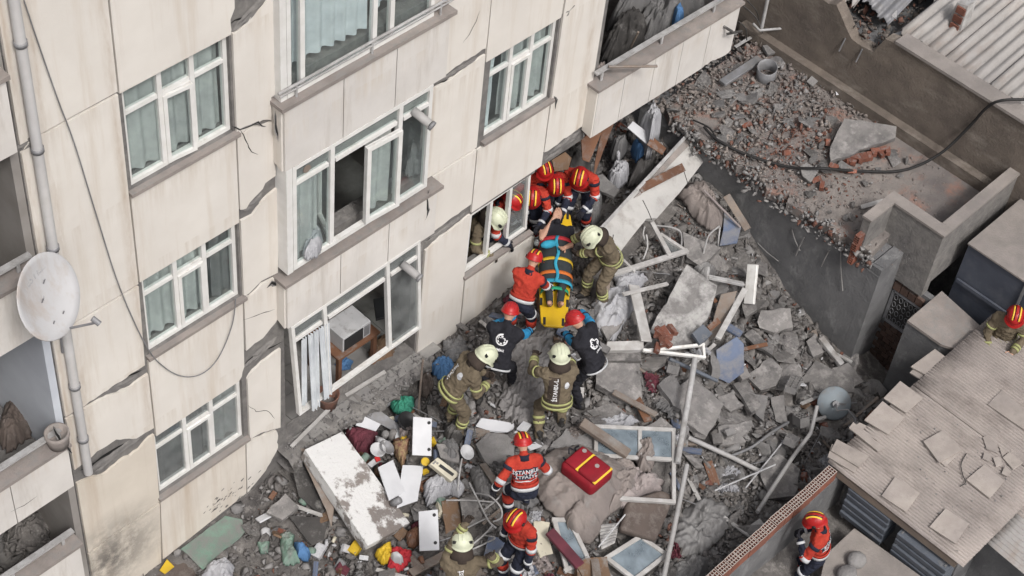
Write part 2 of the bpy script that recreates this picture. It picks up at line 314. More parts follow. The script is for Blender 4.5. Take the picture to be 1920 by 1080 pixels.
# ================================================================== THE APARTMENT BUILDING
rb = random.Random(3)
BLD = empty('apartment_building', (0,0,0), 'cracked cream apartment building with white windows, its lowest storey crushed into the rubble', 'building')
def inset2(pts, d):
    k = len(pts); A = sum(pts[i][0]*pts[(i+1)%k][1]-pts[(i+1)%k][0]*pts[i][1] for i in range(k)); sg = 1 if A > 0 else -1; out = []
    for i in range(k):
        a, b, c = (Vector(pts[(i+j)%k]) for j in (-1,0,1))
        e1 = (b-a).normalized(); e2 = (c-b).normalized(); n1 = Vector((-e1.y, e1.x))*sg; n2 = Vector((-e2.y, e2.x))*sg
        nn = n1+n2; L = nn.length
        nn = n1 if L < .2 else nn/L*min(2.0, 1/max(.4, nn.dot(n1)/L))
        out.append(b+nn*d)
    return out
def panel(pts, jedge=(), amp=.025, m='cream', y=-.03, th=.032, gap=.011, name='wall_panel', parent=None):
    p = inset2([Vector(q) for q in pts], gap); out = []; k = len(p)
    for i in range(k):
        a, b = p[i], p[(i+1)%k]
        if i in jedge:
            n = max(2, int((b-a).length/.06)); nor = Vector((-(b-a).y, (b-a).x)).normalized()
            for j in range(n):
                q = a.lerp(b, j/n)
                if j: q = q+nor*(amp*(mn.noise((q.x*4, q.y*4, i+rb.random()*.3))*1.6+rb.uniform(-.5,.5)))
                out.append(q)
        else: out.append(a)
    return MB().prism([(q.x, y, q.y) for q in out], (0, th, 0)).build(name, m, parent or BLD)
# --- structural core with the window openings left out
holes = [(.17,1.50,6.64,7.98),(.17,1.50,4.0,5.25),(.11,1.46,1.30,2.48),(2.15,4.36,1.22,3.12),(2.15,4.36,4.14,5.82),(2.15,4.36,6.96,8.8),(5.52,6.75,4.06,5.42),(5.40,6.66,1.55,2.74),(6.66,7.62,-.6,2.78),(2.15,4.5,.62,1.22)]
xs = sorted({-1.02,7.62,*[h[0] for h in holes],*[h[1] for h in holes]}); zs = sorted({-.6,10.4,*[h[2] for h in holes],*[h[3] for h in holes]})
mb = MB()
for i in range(len(xs)-1):
    for j in range(len(zs)-1):
        cx, cz = (xs[i]+xs[i+1])/2, (zs[j]+zs[j+1])/2
        if not any(h[0] < cx < h[1] and h[2] < cz < h[3] for h in holes): mb.box((xs[i],0,zs[j]),(xs[i+1],.2,zs[j+1]))
mb.build('concrete_wall', 'concrete', BLD)
# --- cream render panels
V0, V1, V2, V3, V4, V5 = -1.02, .12, 1.52, 5.39, 6.76, 7.62
panel([(V0,8.0),(V1,8.02),(V1,10.4),(V0,10.4)])
panel([(V0,5.24),(V1,5.24),(V1,8.0),(-.72,8.0),(-.86,8.06),(V0,7.9)], (3,4))
panel([(V0,3.86),(-.75,3.84),(-.25,3.86),(V1-.03,3.88),(V1,5.22),(V0,5.22)], (1,2))
panel([(V0,2.86),(-.75,2.9),(-.42,2.92),(-.15,2.70),(V1,2.68),(V1,3.72),(-.2,3.70),(-.55,3.80),(V0,3.83)], (0,1,2,3,5,6))
panel([(V0,-.3),(.0,-.3),(.085,1.18),(V0,1.14)], m='cream_sooty')
panel([(V0,1.16),(.085,1.2),(.115,2.58),(-.2,2.5),(-.6,2.46),(V0,2.62)], (2,3,4), m='cream_sooty')
panel([(V1,7.98),(V2,7.98),(V2,8.12),(1.58,8.36),(1.62,10.4),(V1,10.4)], (1,2))
panel([(V1,5.25),(V2,5.25),(V2,6.6),(V1,6.58)])
panel([(V1,2.5),(V2-.12,2.5),(V2-.02,2.72),(V2,3.95),(V1,3.92)], (1,))
panel([(.02,-.06),(1.44,.1),(1.46,1.24),(.08,1.22)], m='cream_low')
panel([(1.44,.08),(1.78,.3),(2.0,.62),(1.98,1.02),(1.66,1.14),(1.46,1.2)], (1,2,3,4), .02)
panel([(1.64,8.34),(2.15,8.62),(2.15,10.4),(1.64,10.4)], (0,))
panel([(V2,6.56),(V2,8.0),(1.66,8.0),(2.15,8.3),(2.15,6.86),(2.02,6.84),(2.02,6.5),(1.74,6.62)], (2,6,7))
panel([(V2,5.44),(1.62,5.40),(1.9,5.62),(2.06,5.64),(2.06,6.48),(1.74,6.60),(V2,6.54)], (0,1,2,4,5), .02)
panel([(V2,2.98),(1.8,3.02),(2.05,3.2),(2.05,3.98),(1.8,4.02),(1.62,3.94),(V2,3.96)], (0,1,4,5), .02)
panel([(V2,4.0),(1.62,3.98),(1.8,4.06),(2.06,4.02),(2.10,5.46),(1.92,5.42),(1.7,5.26),(V2,5.28)], (0,1,4,5,6), .02)
panel([(V2,1.2),(1.7,1.18),(2.05,1.0),(2.08,2.62),(1.84,2.6),(1.62,2.55),(V2,2.45)], (0,1,3,4,5), .02)
panel([(4.40,5.64),(4.8,5.66),(V3,5.68),(V3+.02,8),(4.40,8)], (0,1))
panel([(4.40,4.02),(V3,4.02),(V3,5.60),(4.8,5.54),(4.40,5.50)], (2,3))
panel([(4.40,2.92),(V3,2.98),(V3,4.0),(4.40,4.0)], (0,))
panel([(4.52,.5),(V3-.01,.36),(V3,2.80),(4.9,2.74),(4.55,2.66)], (0,2,3))
panel([(V3,5.44),(V4,5.44),(V4+.05,7),(V3,7)])
panel([(V3,2.80),(V4,2.82),(V4,4.0),(V3,3.98)])
panel([(V3,.3),(6.84,-.2),(6.82,1.40),(V3,1.46)], (1,))
panel([(V4,3.06),(V5,3.12),(V5+.02,7.0),(V4+.05,7.0),(V4+.02,5.5)], (0,), .03)
# --- spalled concrete lumps along the floor lines
def lump(c, sx, sz, th, seed, m='concrete', tilt=0):
    r = random.Random(seed); mbl = MB(); pts = []
    n = 16
    for i in range(n):
        a = 2*math.pi*i/n; k = r.uniform(.7,1.1); x = math.cos(a)*sx*k; z = math.sin(a)*sz*k; pts.append((c[0]+x*math.cos(tilt)-z*math.sin(tilt), -.004, c[1]+x*math.sin(tilt)+z*math.cos(tilt)))
    inner = [Vector((c[0],-.004,c[1])).lerp(Vector(p), r.uniform(.55,.8))+Vector((0,-th*r.uniform(.5,1.1),0)) for p in pts]
    mbl.add(pts+inner+[(c[0],-th*1.1,c[1])], [(i,(i+1)%n,(i+1)%n+n,i+n) for i in range(n)]+[(i+n,(i+1)%n+n,2*n) for i in range(n)])
    return mbl.build('exposed_concrete', m, BLD)
for c,sx,sz,s,t in [((-.45,2.64),.42,.1,1,.12),((-.9,7.98),.16,.09,2,.1),((1.85,8.15),.36,.07,4,.5),((1.78,2.76),.3,.075,5,.25),((1.74,5.40),.16,.07,6,.4),((4.95,5.59),.4,.035,7,.03),((4.95,2.82),.42,.05,8,.08),((7.2,2.92),.42,.12,9,.16),((-.25,3.78),.3,.05,10,-.1),((6.9,5.48),.14,.1,11,.4)]:
    lump(c, sx, sz, .028, s, tilt=t)
# --- cracks: narrow dark rifts with torn edges
def crack(px, w=.012, y=-.032, plane=None, name='crack'):
    pts = [F(a,b,y) for a,b in px]; pts = jag(pts, .012, .07, rb, False); mbc = MB(); L = []; Rr = []
    for i, p in enumerate(pts):
        t = (pts[min(i+1,len(pts)-1)]-pts[max(i-1,0)]).normalized(); u = Vector((-t.z,0,t.x)); k = w*.5*(1-abs(2*i/(len(pts)-1)-1)**3)*rb.uniform(.5,1.4)+.001
        L.append(Vector((p.x,y,p.z))+u*k); Rr.append(Vector((p.x,y,p.z))-u*k)
    n = len(L); mbc.add(L+Rr, [(i,i+1,n+i+1,n+i) for i in range(n-1)])
    if w >= .012 and y < -.02:      # crumbled plaster along the rift
        e = MB(); A_ = [a+(a-b_)*rb.uniform(.2,1.0)+Vector((rb.uniform(-.006,.006),.0012,rb.uniform(-.006,.006))) for a, b_ in zip(L, Rr)]; B_ = [b_+(b_-a)*rb.uniform(.2,1.0)+Vector((rb.uniform(-.006,.006),.0012,rb.uniform(-.006,.006))) for a, b_ in zip(L, Rr)]
        e.add(A_+B_, [(i,i+1,n+i+1,n+i) for i in range(n-1)]); e.build('crumbled_edge', 'chunk_light', BLD)
    return mbc.build(name, 'dark_void', BLD)
crack([(434,237),(450,243),(470,236),(484,229),(498,238)],.014); crack([(450,243),(460,262),(472,285),(484,290)],.009)
crack([(425,50),(440,38),(460,35),(475,28),(495,15),(520,4)],.03,-.008); crack([(456,685),(480,664),(500,655),(530,640)],.03,-.008)
crack([(186,735),(200,728),(222,714),(240,705),(266,694)],.035,-.008); crack([(150,882),(172,872),(200,852),(222,838),(250,826)],.05,-.008)
crack([(500,540),(510,530),(520,536)],.03); crack([(816,160),(842,148),(860,135),(880,120),(900,108)],.02,-.008); crack([(796,457),(815,440),(840,425),(866,404)],.02,-.008)
crack([(1039,180),(1043,190),(1041,205)],.015); crack([(900,20),(893,40),(880,65),(868,80)],.008); crack([(455,600),(480,592),(515,580)],.007); crack([(100,800),(118,830),(135,850)],.02,-.24)
crack([(805,355),(801,372),(803,395),(798,412)],.018,-.202); crack([(20,960),(45,948),(70,930)],.008,-.202); crack([(465,760),(480,772),(500,770),(515,785)],.006)
# --- windows
def quadlerp(q, u, v): return (q[0].lerp(q[1], u)).lerp(q[3].lerp(q[2], u), v)
def window(q, cols, tr, y=.08, sash=None, sash_open=0, cur='curtain', curcols=None, sill=True, skip=(), fw=.05, md='upvc', gl='glass', sillx=.05, parent=BLD, name='window', N=(0,1,0), depth=.07):
    """q: four (x,z): top-left, top-right, bottom-right, bottom-left; cols: mullion fractions; tr: transom fraction from the top"""
    Q = [Vector((a, y, b)) for a, b in q]; N = Vector(N); mb = MB()
    for i in range(4):
        a, b = Q[i], Q[(i+1)%4]; t = (b-a).normalized(); inn = N.cross(t); inn = inn if inn.dot((Q[0]+Q[2])/2-a) > 0 else -inn
        e = t*(.0 if i%2 else -.0)
        off = inn*fw/2
        mb.bar(a+off+(t*fw if i%2 else t*0), b+off-(t*fw if i%2 else t*0), fw, depth-.004*(i%2), N)
    edges = [0]+list(cols)+[1]
    for c in cols: mb.bar(quadlerp(Q,c,.02), quadlerp(Q,c,.98), fw*1.15, depth-.008, N)
    if tr:
        for i in range(len(edges)-1): mb.bar(quadlerp(Q,edges[i]+.025,tr), quadlerp(Q,edges[i+1]-.025,tr), fw*.95, depth-.012, N)
    W = mb.build(name, md, parent)
    W0 = (Q[1]-Q[0]).length; fwu = fw/W0
    for i in range(len(edges)-1):
        for r, (v0, v1) in enumerate(((.0, tr), (tr, 1.0)) if tr else ((0,1.0),)):
            if (i, r) in skip: continue
            P = [quadlerp(Q,u,v) for u,v in ((edges[i]+fwu*.5,v0+.02),(edges[i+1]-fwu*.5,v0+.02),(edges[i+1]-fwu*.5,v1-.02),(edges[i]+fwu*.5,v1-.02))]
            if sash is not None and i == sash and r == (1 if tr else 0):
                op = sash_open; hinge = P[0]; s2 = MB(); rot = Matrix.Rotation(op, 4, 'Z'); P2 = [hinge+rot@(p-hinge)+Vector((0,-.02,0)) for p in P]; NN = rot.to_3x3()@N
                for k in range(4):
                    a, b = P2[k], P2[(k+1)%4]; t = (b-a).normalized(); inn = NN.cross(t); inn = inn if inn.dot((P2[0]+P2[2])/2-a) > 0 else -inn
                    s2.bar(a+inn*.022+(t*.044 if k%2 else t*0), b+inn*.022-(t*.044 if k%2 else t*0), .044, .06-.003*(k%2), NN)
                s2.build('sash', md, W); MB().prism([p for p in P2], NN*.006).build('pane', gl, W)
            else: MB().prism(P, N*.006).build('pane', gl, W)
    if cur:
        for (u0, u1, v0, v1, cm) in (curcols or [(.02,.98,.04,.97,cur)]):
            cb = MB(); nu = 46; nv = 8; ph = rb.random()*9; vs = []
            for j in range(nv+1):
                for i in range(nu+1):
                    u = u0+(u1-u0)*i/nu; v = v0+(v1-v0)*j/nv; p = quadlerp(Q,u,v)
                    p = p+Vector((0,   .085+.034*math.sin(u*W0*34+ph+.8*math.sin(u*W0*7))+.015*mn.noise((u*5,v*3,ph)), .02*math.sin(u*9+ph)*(j == nv))); vs.append(p)
            cb.add(vs, [(j*(nu+1)+i, j*(nu+1)+i+1, (j+1)*(nu+1)+i+1, (j+1)*(nu+1)+i) for j in range(nv) for i in range(nu)]); cb.build('curtain', cm, W, True)
    if sill:
        a, b = Q[3], Q[2]; MB().box((a.x-sillx, -.075, a.z-.05), (b.x+sillx, y-.04, a.z-.003)).build('sill', 'coping', W)
    return W
CT = [0.36, .665]
window([(.17,7.98),(1.50,7.98),(1.50,6.64),(.17,6.64)], CT, .27, sash=1, sash_open=-.09)
window([(.17,5.25),(1.50,5.25),(1.50,4.0),(.17,4.0)], CT, .26, sash=1, curcols=[(.02,.36,.04,.97,'curtain'),(.36,.75,.04,.97,'curtain'),(.8,.98,.04,.97,'fabric_grey')])
window([(.11,2.48),(1.46,2.48),(1.46,1.30),(.11,1.30)], CT, .27, sash=1, curcols=[(.03,.6,.04,.97,'fabric_grey'),(.62,.98,.04,.97,'curtain')], gl='glass_dusty')
window([(5.52,5.42),(6.75,5.42),(6.75,4.06),(5.52,4.06)], [.35,.66], .25, sash=1, curcols=[(.02,.22,.1,.97,'curtain_white'),(.33,.97,.03,.97,'curtain')])
# broken right-hand window by the rescuers: twisted frame
window([(5.42,2.72),(6.60,2.76),(6.66,1.60),(5.40,1.57)], [.36,.68], 0, y=.05, cur=None, skip=((0,0),(1,0)), gl='glass_dusty', fw=.045)
# --- bays
def bay_parapet(z0, z1, ztop_l=None):
    o = MB().box((2.05,-.17,z0),(4.52,-.002,z1)).build('bay_parapet', 'concrete', BLD)
    for i, (a, b) in enumerate(((2.04,2.9),(2.9,3.7),(3.7,4.53))):
        panel([(a,z0-.01),(b,z0-.01),(b,z1),(a,z1)], m='parapet_white', y=-.2, th=.029, gap=.007, parent=o)
    # cheek seen from the left
    MB().prism([(2.046,-.169,z0-.01),(2.046,-.169,z1),(2.046,-.004,z1+.0),(2.046,-.004,z0+.06)], (-.026,0,0)).build('cheek_panel', 'cream', o)
    MB().box((1.99,-.235,z1+.002),(4.60,.0,z1+.055)).build('coping', 'coping', o)
    return o
bp1 = bay_parapet(5.84, 6.76); bp2 = bay_parapet(3.16, 3.94); bp0 = bay_parapet(8.6, 9.4)
crack([(516,208),(517,235),(523,262),(533,290),(541,312)], .02, -.12)
# railing of the upper bay
rl = MB().tube([(2.0,-.16,6.99),(4.62,-.16,6.99)], .018, 8).tube([(2.02,-.16,6.93),(4.60,-.16,6.93)], .012, 6)
for x in (2.25,3.35,4.4): rl.tube([(x,-.16,6.81),(x,-.16,6.99)], .016, 6)
rl.build('railing', 'metal_white', BLD)
BT = [.275,.765]
w = window([(2.15,5.83),(4.32,5.83),(4.32,4.14),(2.15,4.14)], BT, .17, y=-.17, sash=None, skip=((1,1),), curcols=[(.03,.22,.16,.97,'curtain'),(.55,.76,.03,.96,'curtain'),(.78,.84,.05,.96,'curtain')], fw=.055, sill=False)
for (u0,u1,ang,yy) in ((.28,.40,.75,-.17),(.55,.755,-.0,-.2)):
    pass
def sash_at(p0, p1, z0, z1, W, gl='glass', md='upvc'):
    p0 = Vector(p0); p1 = Vector(p1); t = (p1-p0).normalized(); N = Vector((-t.y,t.x,0)); s = MB(); P = [Vector((p0.x,p0.y,z1)),Vector((p1.x,p1.y,z1)),Vector((p1.x,p1.y,z0)),Vector((p0.x,p0.y,z0))]
    for k in range(4):
        a, b = P[k], P[(k+1)%4]; tt = (b-a).normalized(); inn = N.cross(tt); inn = inn if inn.dot((P[0]+P[2])/2-a) > 0 else -inn
        s.bar(a+inn*.03+(tt*.06 if k%2 else tt*0), b+inn*.03-(tt*.06 if k%2 else tt*0), .06, .06-.003*(k%2), N)
    s.build('sash', md, W); MB().prism(P, N*.006).build('pane', gl, W)
sash_at((3.26,-.21),(3.79,-.24),4.20,5.46,w); sash_at((2.76,-.16),(2.95,.28),4.2,5.46,w)
MB().box((2.06,-.2,4.12),(2.146,-.002,5.838)).build('jamb', 'upvc', w)
w1b = window([(2.15,8.598),(4.32,8.598),(4.32,6.82),(2.15,6.82)], [.1,.58,.70], .14, y=-.1, cur='curtain_white', curcols=[(.06,.56,.16,.84,'curtain_white'),(.6,.95,.16,.74,'curtain_white')], fw=.055, sill=False, gl='glass')
MB().box((2.06,-.13,6.80),(2.146,-.002,8.6)).build('jamb', 'upvc', w1b)
# the lowest bay: frame racked out of square, middle light gone
w3b = window([(2.10,3.14),(4.27,3.20),(4.40,1.36),(2.22,1.28)], [.25,.74], .17, y=-.17, skip=((0,1),(1,1)), cur=None, fw=.05, sill=False, gl='glass_dusty')
cb = MB()      # curtain hanging out of the left light
for k in range(5):
    nu, nv = 10, 10; vs = []; x0 = 2.26+k*.095; zb = [1.45,1.30,1.22,1.36,1.30][k]
    for j in range(nv+1):
        for i in range(nu+1):
            f = j/nv; vs.append((x0+.085*i/nu+.06*f*(k*.25), -.20-.02*math.sin(i*1.3+k)-.06*f*(k%2), 2.78+(zb-2.78)*f+.03*math.sin(i+k)*f))
    cb.add(vs, [(j*(nu+1)+i, j*(nu+1)+i+1, (j+1)*(nu+1)+i+1, (j+1)*(nu+1)+i) for j in range(nv) for i in range(nu)])
cb.build('curtain', 'curtain_white', w3b, True)
# flue pipes on the right lights of the bays
for x, z in ((4.02,5.58),(3.98,2.94)):
    f = MB().lathe([(0,0),(.055,0),(.055,.26),(.04,.262),(.04,.0)], (x,-.18,z), (.25,-1,-.38), 14); fo = f.build('flue_pipe', 'pipe_pvc', BLD, True)
    MB().lathe([(.02,.27),(.062,.27),(.062,.31),(.02,.31)], (x,-.18,z), (.25,-1,-.38), 14).build('flue_cap', 'metal_grey', fo, True)
# sun emblem sticker in the bay light
MB().lathe([(0,.0),(.055,0),(.055,.006),(0,.006)], (2.38,-.176,5.66), (0,-1,0), 18).build('round_sticker', 'wood_pale', w)
# flower pot and laundry seen behind the glass of the middle bay
chips = MB()
for k in range(70):
    t_ = rb.random(); px_ = 392+80*t_+rb.gauss(0,10); py_ = 962-58*t_+rb.gauss(0,9); q = F(px_, py_, -.034); a_ = rb.uniform(.005,.026); n_ = 7; pts_ = [(q.x+a_*math.cos(2*math.pi*i/n_)*rb.uniform(.6,1.3)*1.3, -.0335, q.z+a_*.6*math.sin(2*math.pi*i/n_)*rb.uniform(.6,1.3)+.4*a_*math.cos(2*math.pi*i/n_)) for i in range(n_)]
    chips.add(pts_, [tuple(range(n_))])
tag(chips.build('plaster_chips', 'concrete', BLD), kind='stuff')
# --- slabs, rooms
def room(x0, x1, z0, z1, d, paint, floor='tile_floor'):
    MB().box((x0,.2,z0-.14),(x1,d,z0)).build('floor_slab', floor, BLD); MB().box((x0,d,z0),(x1,d+.1,z1)).build('room_wall', paint, BLD)
    MB().box((x0-.05,.2,z0),(x0,d,z1)).build('room_wall', paint, BLD); MB().box((x1,.2,z0),(x1+.05,d,z1)).build('room_wall', paint, BLD)
for z0, z1 in ((8.1,10.3),(5.45,7.96),(2.8,5.31),(.55,2.66)):
    for x0, x1 in ((-1.0,1.7),(1.8,4.9),(4.96,7.5)):
        if z0 < 1 and x0 > 4: continue
        room(x0, x1, z0, z1, 3.6, 'room_paint')
MB().box((4.96,.2,2.66),(7.6,3.6,2.78)).build('floor_slab', 'concrete', BLD)
MB().box((4.9,3.6,-.5),(10.4,3.7,2.66)).build('room_wall', 'concrete_dark', BLD)
MB().box((-2.8,-.0,10.4),(11,4,10.6)).build('roof_slab', 'concrete', BLD)
# bay floors
for z in (5.6,2.9): MB().box((2.16,-.16,z),(4.36,.2,z+.1)).build('floor_slab', 'tile_floor', BLD)
# the torn floor edge under the lowest bay
r2 = random.Random(12); pts = []
top = [(2.0,-.34),(2.6,-.40),(3.3,-.36),(4.0,-.30),(4.62,-.24)]
mb = MB(); n = 40; rows = []
for i in range(n+1):
    x = 1.98+2.7*i/n; yb = -.33+.05*math.sin(x*3)+r2.uniform(-.04,.04)
    rows.append([(x,.2,.56),(x,yb+.10,.56+r2.uniform(-.012,.02)),(x,yb+r2.uniform(-.02,.04),.52+r2.uniform(-.03,.03)),(x,yb+r2.uniform(-.03,.05),.42+r2.uniform(-.03,.03)),(x,yb+.12+r2.uniform(-.03,.03),.30),(x,.2,.30)])
vs = [p for r in rows for p in r]; mb.add(vs, [(i*6+k,(i+1)*6+k,(i+1)*6+k+1,i*6+k+1) for i in range(n) for k in range(5)])
mb.build('broken_floor_edge', 'concrete', BLD)
ft = MB()
for i in range(7):
    for j in range(6): 
        x = 2.05+i*.4; y = .0+j*.4; ft.box((x+.005,y+.005-.2,.552),(x+.395,y+.395-.2,.566+.002*((i*7+j*3)%3)))
ft.build('tile_flooring', 'tile_floor', BLD)
# --- left-hand loggias
MB().box((-1.12,.0,-.3),(-1.03,3.5,2.66)).build('loggia_wall', 'room_paint', BLD); MB().box((-1.12,.0,2.86),(-1.03,3.5,5.4)).build('loggia_wall', 'room_blue', BLD); MB().box((-1.12,.0,5.5),(-1.03,3.5,10.4)).build('loggia_wall', 'room_paint', BLD)
MB().box((-2.9,2.2,-.3),(-1.12,2.3,10.4)).build('loggia_wall', 'room_paint', BLD); MB().box((-2.98,0,-.3),(-2.9,2.3,10.4)).build('loggia_wall', 'cream', BLD)
def balcony(x0, x1, z0, z1, joints, y=-.2, depth=2.2, rail=True, tilt=None, right_open=False, rz=None):
    o = MB().box((x0,y+.03,z0+.005),(x1,y+.16,z1)).build('balcony_parapet', 'concrete', BLD)
    e = [x0-.006]+joints+[x1+.006]
    for a, b in zip(e[:-1], e[1:]): panel([(a,z0),(b,z0),(b,z1),(a,z1)], m='parapet_white', y=y, th=.029, gap=.006, parent=o)
    MB().box((x0-.03,y-.04,z1+.002),(x1+.03,y+.24,z1+.05)).build('coping', 'coping', o)
    MB().box((x0,y+.16,z0+.02),(x1,depth,z0+.16)).build('balcony_floor', 'concrete', o)
    if rail:
        t = MB().bar((x0,y+.1,z1+.2),(x1,y+.1,z1+.2),.07,.03,(0,0,1)); k = max(2, int((x1-x0)/1.0))
        for i in range(k+1): x = x0+.15+(x1-x0-.3)*i/k; t.bar((x,y+.1,z1+.05),(x,y+.1,z1+.19),.04,.02,(0,1,0))
        t.build('railing', 'metal_white', o)
    return o
lb = [balcony(-2.9,-1.14,2.86,3.62,[-1.9]), balcony(-2.9,-1.14,5.62,6.46,[-1.9]), balcony(-2.9,-1.14,8.12,9.02,[-1.9]), balcony(-2.9,-1.2,.9,1.72,[-1.9])]
# --- right-hand loggia: side wall, ceiling and sagging parapet
MB().box((7.62,.0,2.9),(7.72,2.2,7.0)).build('loggia_wall', 'concrete', BLD); MB().box((7.72,2.2,2.7),(10.9,2.3,7.0)).build('loggia_wall', 'room_paint', BLD); MB().box((10.7,-.05,2.9),(10.82,2.2,7.0)).build('loggia_wall', 'concrete', BLD)
MB().box((7.72,-.1,5.9),(10.9,2.2,6.05)).build('floor_slab', 'concrete', BLD)
rbal = MB()
def sag(x): return -.10*(x-7.5)/3.1
secs = [7.56,8.1,8.75,9.35,9.95,10.62]
core = MB(); core.prism([(7.56,-.17,3.0),(10.62,-.17,3.0+sag(10.62)),(10.62,-.17,3.86+sag(10.62)),(7.56,-.17,3.86)], (0,.14,0)); rbo = core.build('balcony_parapet', 'concrete', BLD)
for a, b in zip(secs[:-1], secs[1:]): panel([(a,2.99+sag(a)),(b,2.99+sag(b)),(b,3.86+sag(b)),(a,3.86+sag(a))], (0,) if a > 9.5 else (), m='parapet_white', y=-.2, th=.028, gap=.005, parent=rbo)
MB().prism([(7.556,-.2,3.0),(7.556,-.2,3.86),(7.556,-.03,3.86),(7.556,-.03,3.04)], (-.03,0,0)).build('cheek_panel', 'cream', rbo)
MB().prism([(7.50,-.24,3.866),(10.66,-.24,3.866+sag(10.62)),(10.66,-.24,3.91+sag(10.62)),(7.50,-.24,3.91)], (0,.28,0)).build('coping', 'coping', rbo)
t = MB().bar((7.55,-.1,4.1),(10.7,-.1,3.98),.07,.03,(0,0,1))
for x in (7.7,8.95,10.1): t.bar((x,-.1,3.9+sag(x)),(x,-.1,4.08+sag(x)),.04,.02,(0,1,0))
t.build('railing', 'metal_white', rbo)
MB().box((7.62,-.03,2.9),(10.7,2.2,3.02)).build('balcony_floor', 'concrete', rbo)
# --- downpipe and the loose cable on the facade
dp = MB().tube([(-.88,-.10,10.3),(-.88,-.10,2.78)], .055, 12).build('downpipe', 'pipe_white', BLD, True)
for z in (9.2,7.9,6.55,4.35,3.4): MB().lathe([(.05,0),(.066,0),(.066,.05),(.05,.05)], (-.88,-.10,z), (0,0,1), 12).build('pipe_collar', 'metal_grey', dp, True)
cpx = [(45,0),(75,90),(110,190),(140,270),(180,400),(225,540),(275,650),(310,690),(345,706),(380,700),(410,670),(435,610),(442,560)]
def smooth_path(p, n=6):
    out = []
    for i in range(len(p)-1):
        p0, p1, p2, p3 = p[max(i-1,0)], p[i], p[i+1], p[min(i+2,len(p)-1)]
        for k in range(n):
            t = k/n; out.append(.5*((2*p1)+(p2-p0)*t+(2*p0-5*p1+4*p2-p3)*t*t+(3*p1-p0-3*p2+p3)*t**3))
    return out+[p[-1]]
MB().tube(smooth_path([F(a,b,-.07) for a,b in cpx]), .007, 5).build('loose_cable', 'metal_grey', BLD, True)
# ================================================================== GROUND AND NEIGHBOURING STRUCTURES
g = MB(); X0, X1, Y0, Y1 = -6.0, 22.0, -16.0, 4.0
def axis(a, b, fine0, fine1, sf, sc):
    out = []; v = a
    while v < b: out.append(v); v += sf if fine0 <= v < fine1 else sc
    return out+[b]
gx = axis(X0, X1, -2.5, 10.8, .09, .8); gy = axis(Y0, Y1, -7.2, 2.4, .09, .8)
def HG(x, y):
    if not (-3 < x < 11.4 and -8.5 < y < 3): return -.9 if x > 4 else -.3
    return H(x, y)+.03*mn.noise((x*7, y*7, 1))+.02*mn.noise((x*15, y*15, 2))
vs = [(x, y, HG(x, y)) for y in gy for x in gx]; nx = len(gx)
g.add(vs, [(j*nx+i, j*nx+i+1, (j+1)*nx+i+1, (j+1)*nx+i) for j in range(len(gy)-1) for i in range(nx-1)])
GROUND = tag(g.build('rubble_ground', 'rubble', None, True, False), kind='structure', label='dust-grey ground of crushed masonry spread between the buildings')
MB().box((-60,-60,-1.6),(80,60,-1.2)).build('ground', 'rubble')['kind'] = 'structure'
rs = random.Random(21)
# --- neighbouring low building: terrace roof and its walls
TER = empty('low_building', (0,0,0), 'low grey concrete building with rubble-covered terrace roof behind the collapsed yard', 'building')
XW = 10.15
# terrace slab with a torn left edge
edge = jag([(10.16,-3.55),(10.12,-2.6),(10.10,-1.6),(10.14,-.7),(10.16,.6)], .05, .12, rs, False)
edge = [Vector((p.x, p.y)) for p in [Vector((q[0], q[1])) for q in edge]]
top = [(p.x+rs.uniform(-.03,.06), p.y, 1.5) for p in edge]+[(12.66,.6,1.5),(12.66,-4.2,1.5),(10.75,-4.2,1.5),(10.75,-3.5,1.5)]
MB().prism(top, (0,0,-.16)).build('terrace_slab', 'terrace_floor', TER)
mb = MB(); n = 46; rows = []
for i in range(n+1):
    y = .9-4.7*i/n; rows.append([(XW+.02+.012*mn.noise((y*3,z*3,5)), y, z) for z in (-1.4,-.6,0,.5,.9,1.2)]+[(XW+.05+.04*rs.random(), y, 1.34+.04*mn.noise((y*2,0,4)))])
k = len(rows[0]); mb.add([p for r in rows for p in r], [(i*k+j,(i+1)*k+j,(i+1)*k+j+1,i*k+j+1) for i in range(n) for j in range(k-1)])
mb.build('yard_wall', 'concrete_dark', TER)
MB().box((XW+.02,-3.8,-1.4),(10.78,-3.62,1.338)).build('wall_return', 'concrete_dark', TER)
MB().box((10.20,-3.6,-1.4),(10.7,.9,1.33)).build('wall_core', 'concrete_dark', TER)
# parapets: return with broken end, long leg, leg to the right
MB().box((10.16,-3.40,1.18),(10.88,-3.28,2.06)).build('parapet', 'concrete', TER); MB().box((10.72,-4.28,.78),(10.88,-3.402,2.06)).build('parapet', 'concrete', TER); MB().box((10.882,-4.28,1.0),(13.6,-4.14,2.06)).build('parapet', 'concrete', TER)
for a, b in (((10.14,-3.42,2.062),(10.70,-3.26,2.10)),((10.70,-4.30,2.062),(10.90,-3.26,2.10)),((10.902,-4.30,2.062),(13.7,-4.12,2.10))): MB().box(a, b).build('coping', 'dusty_top', TER)
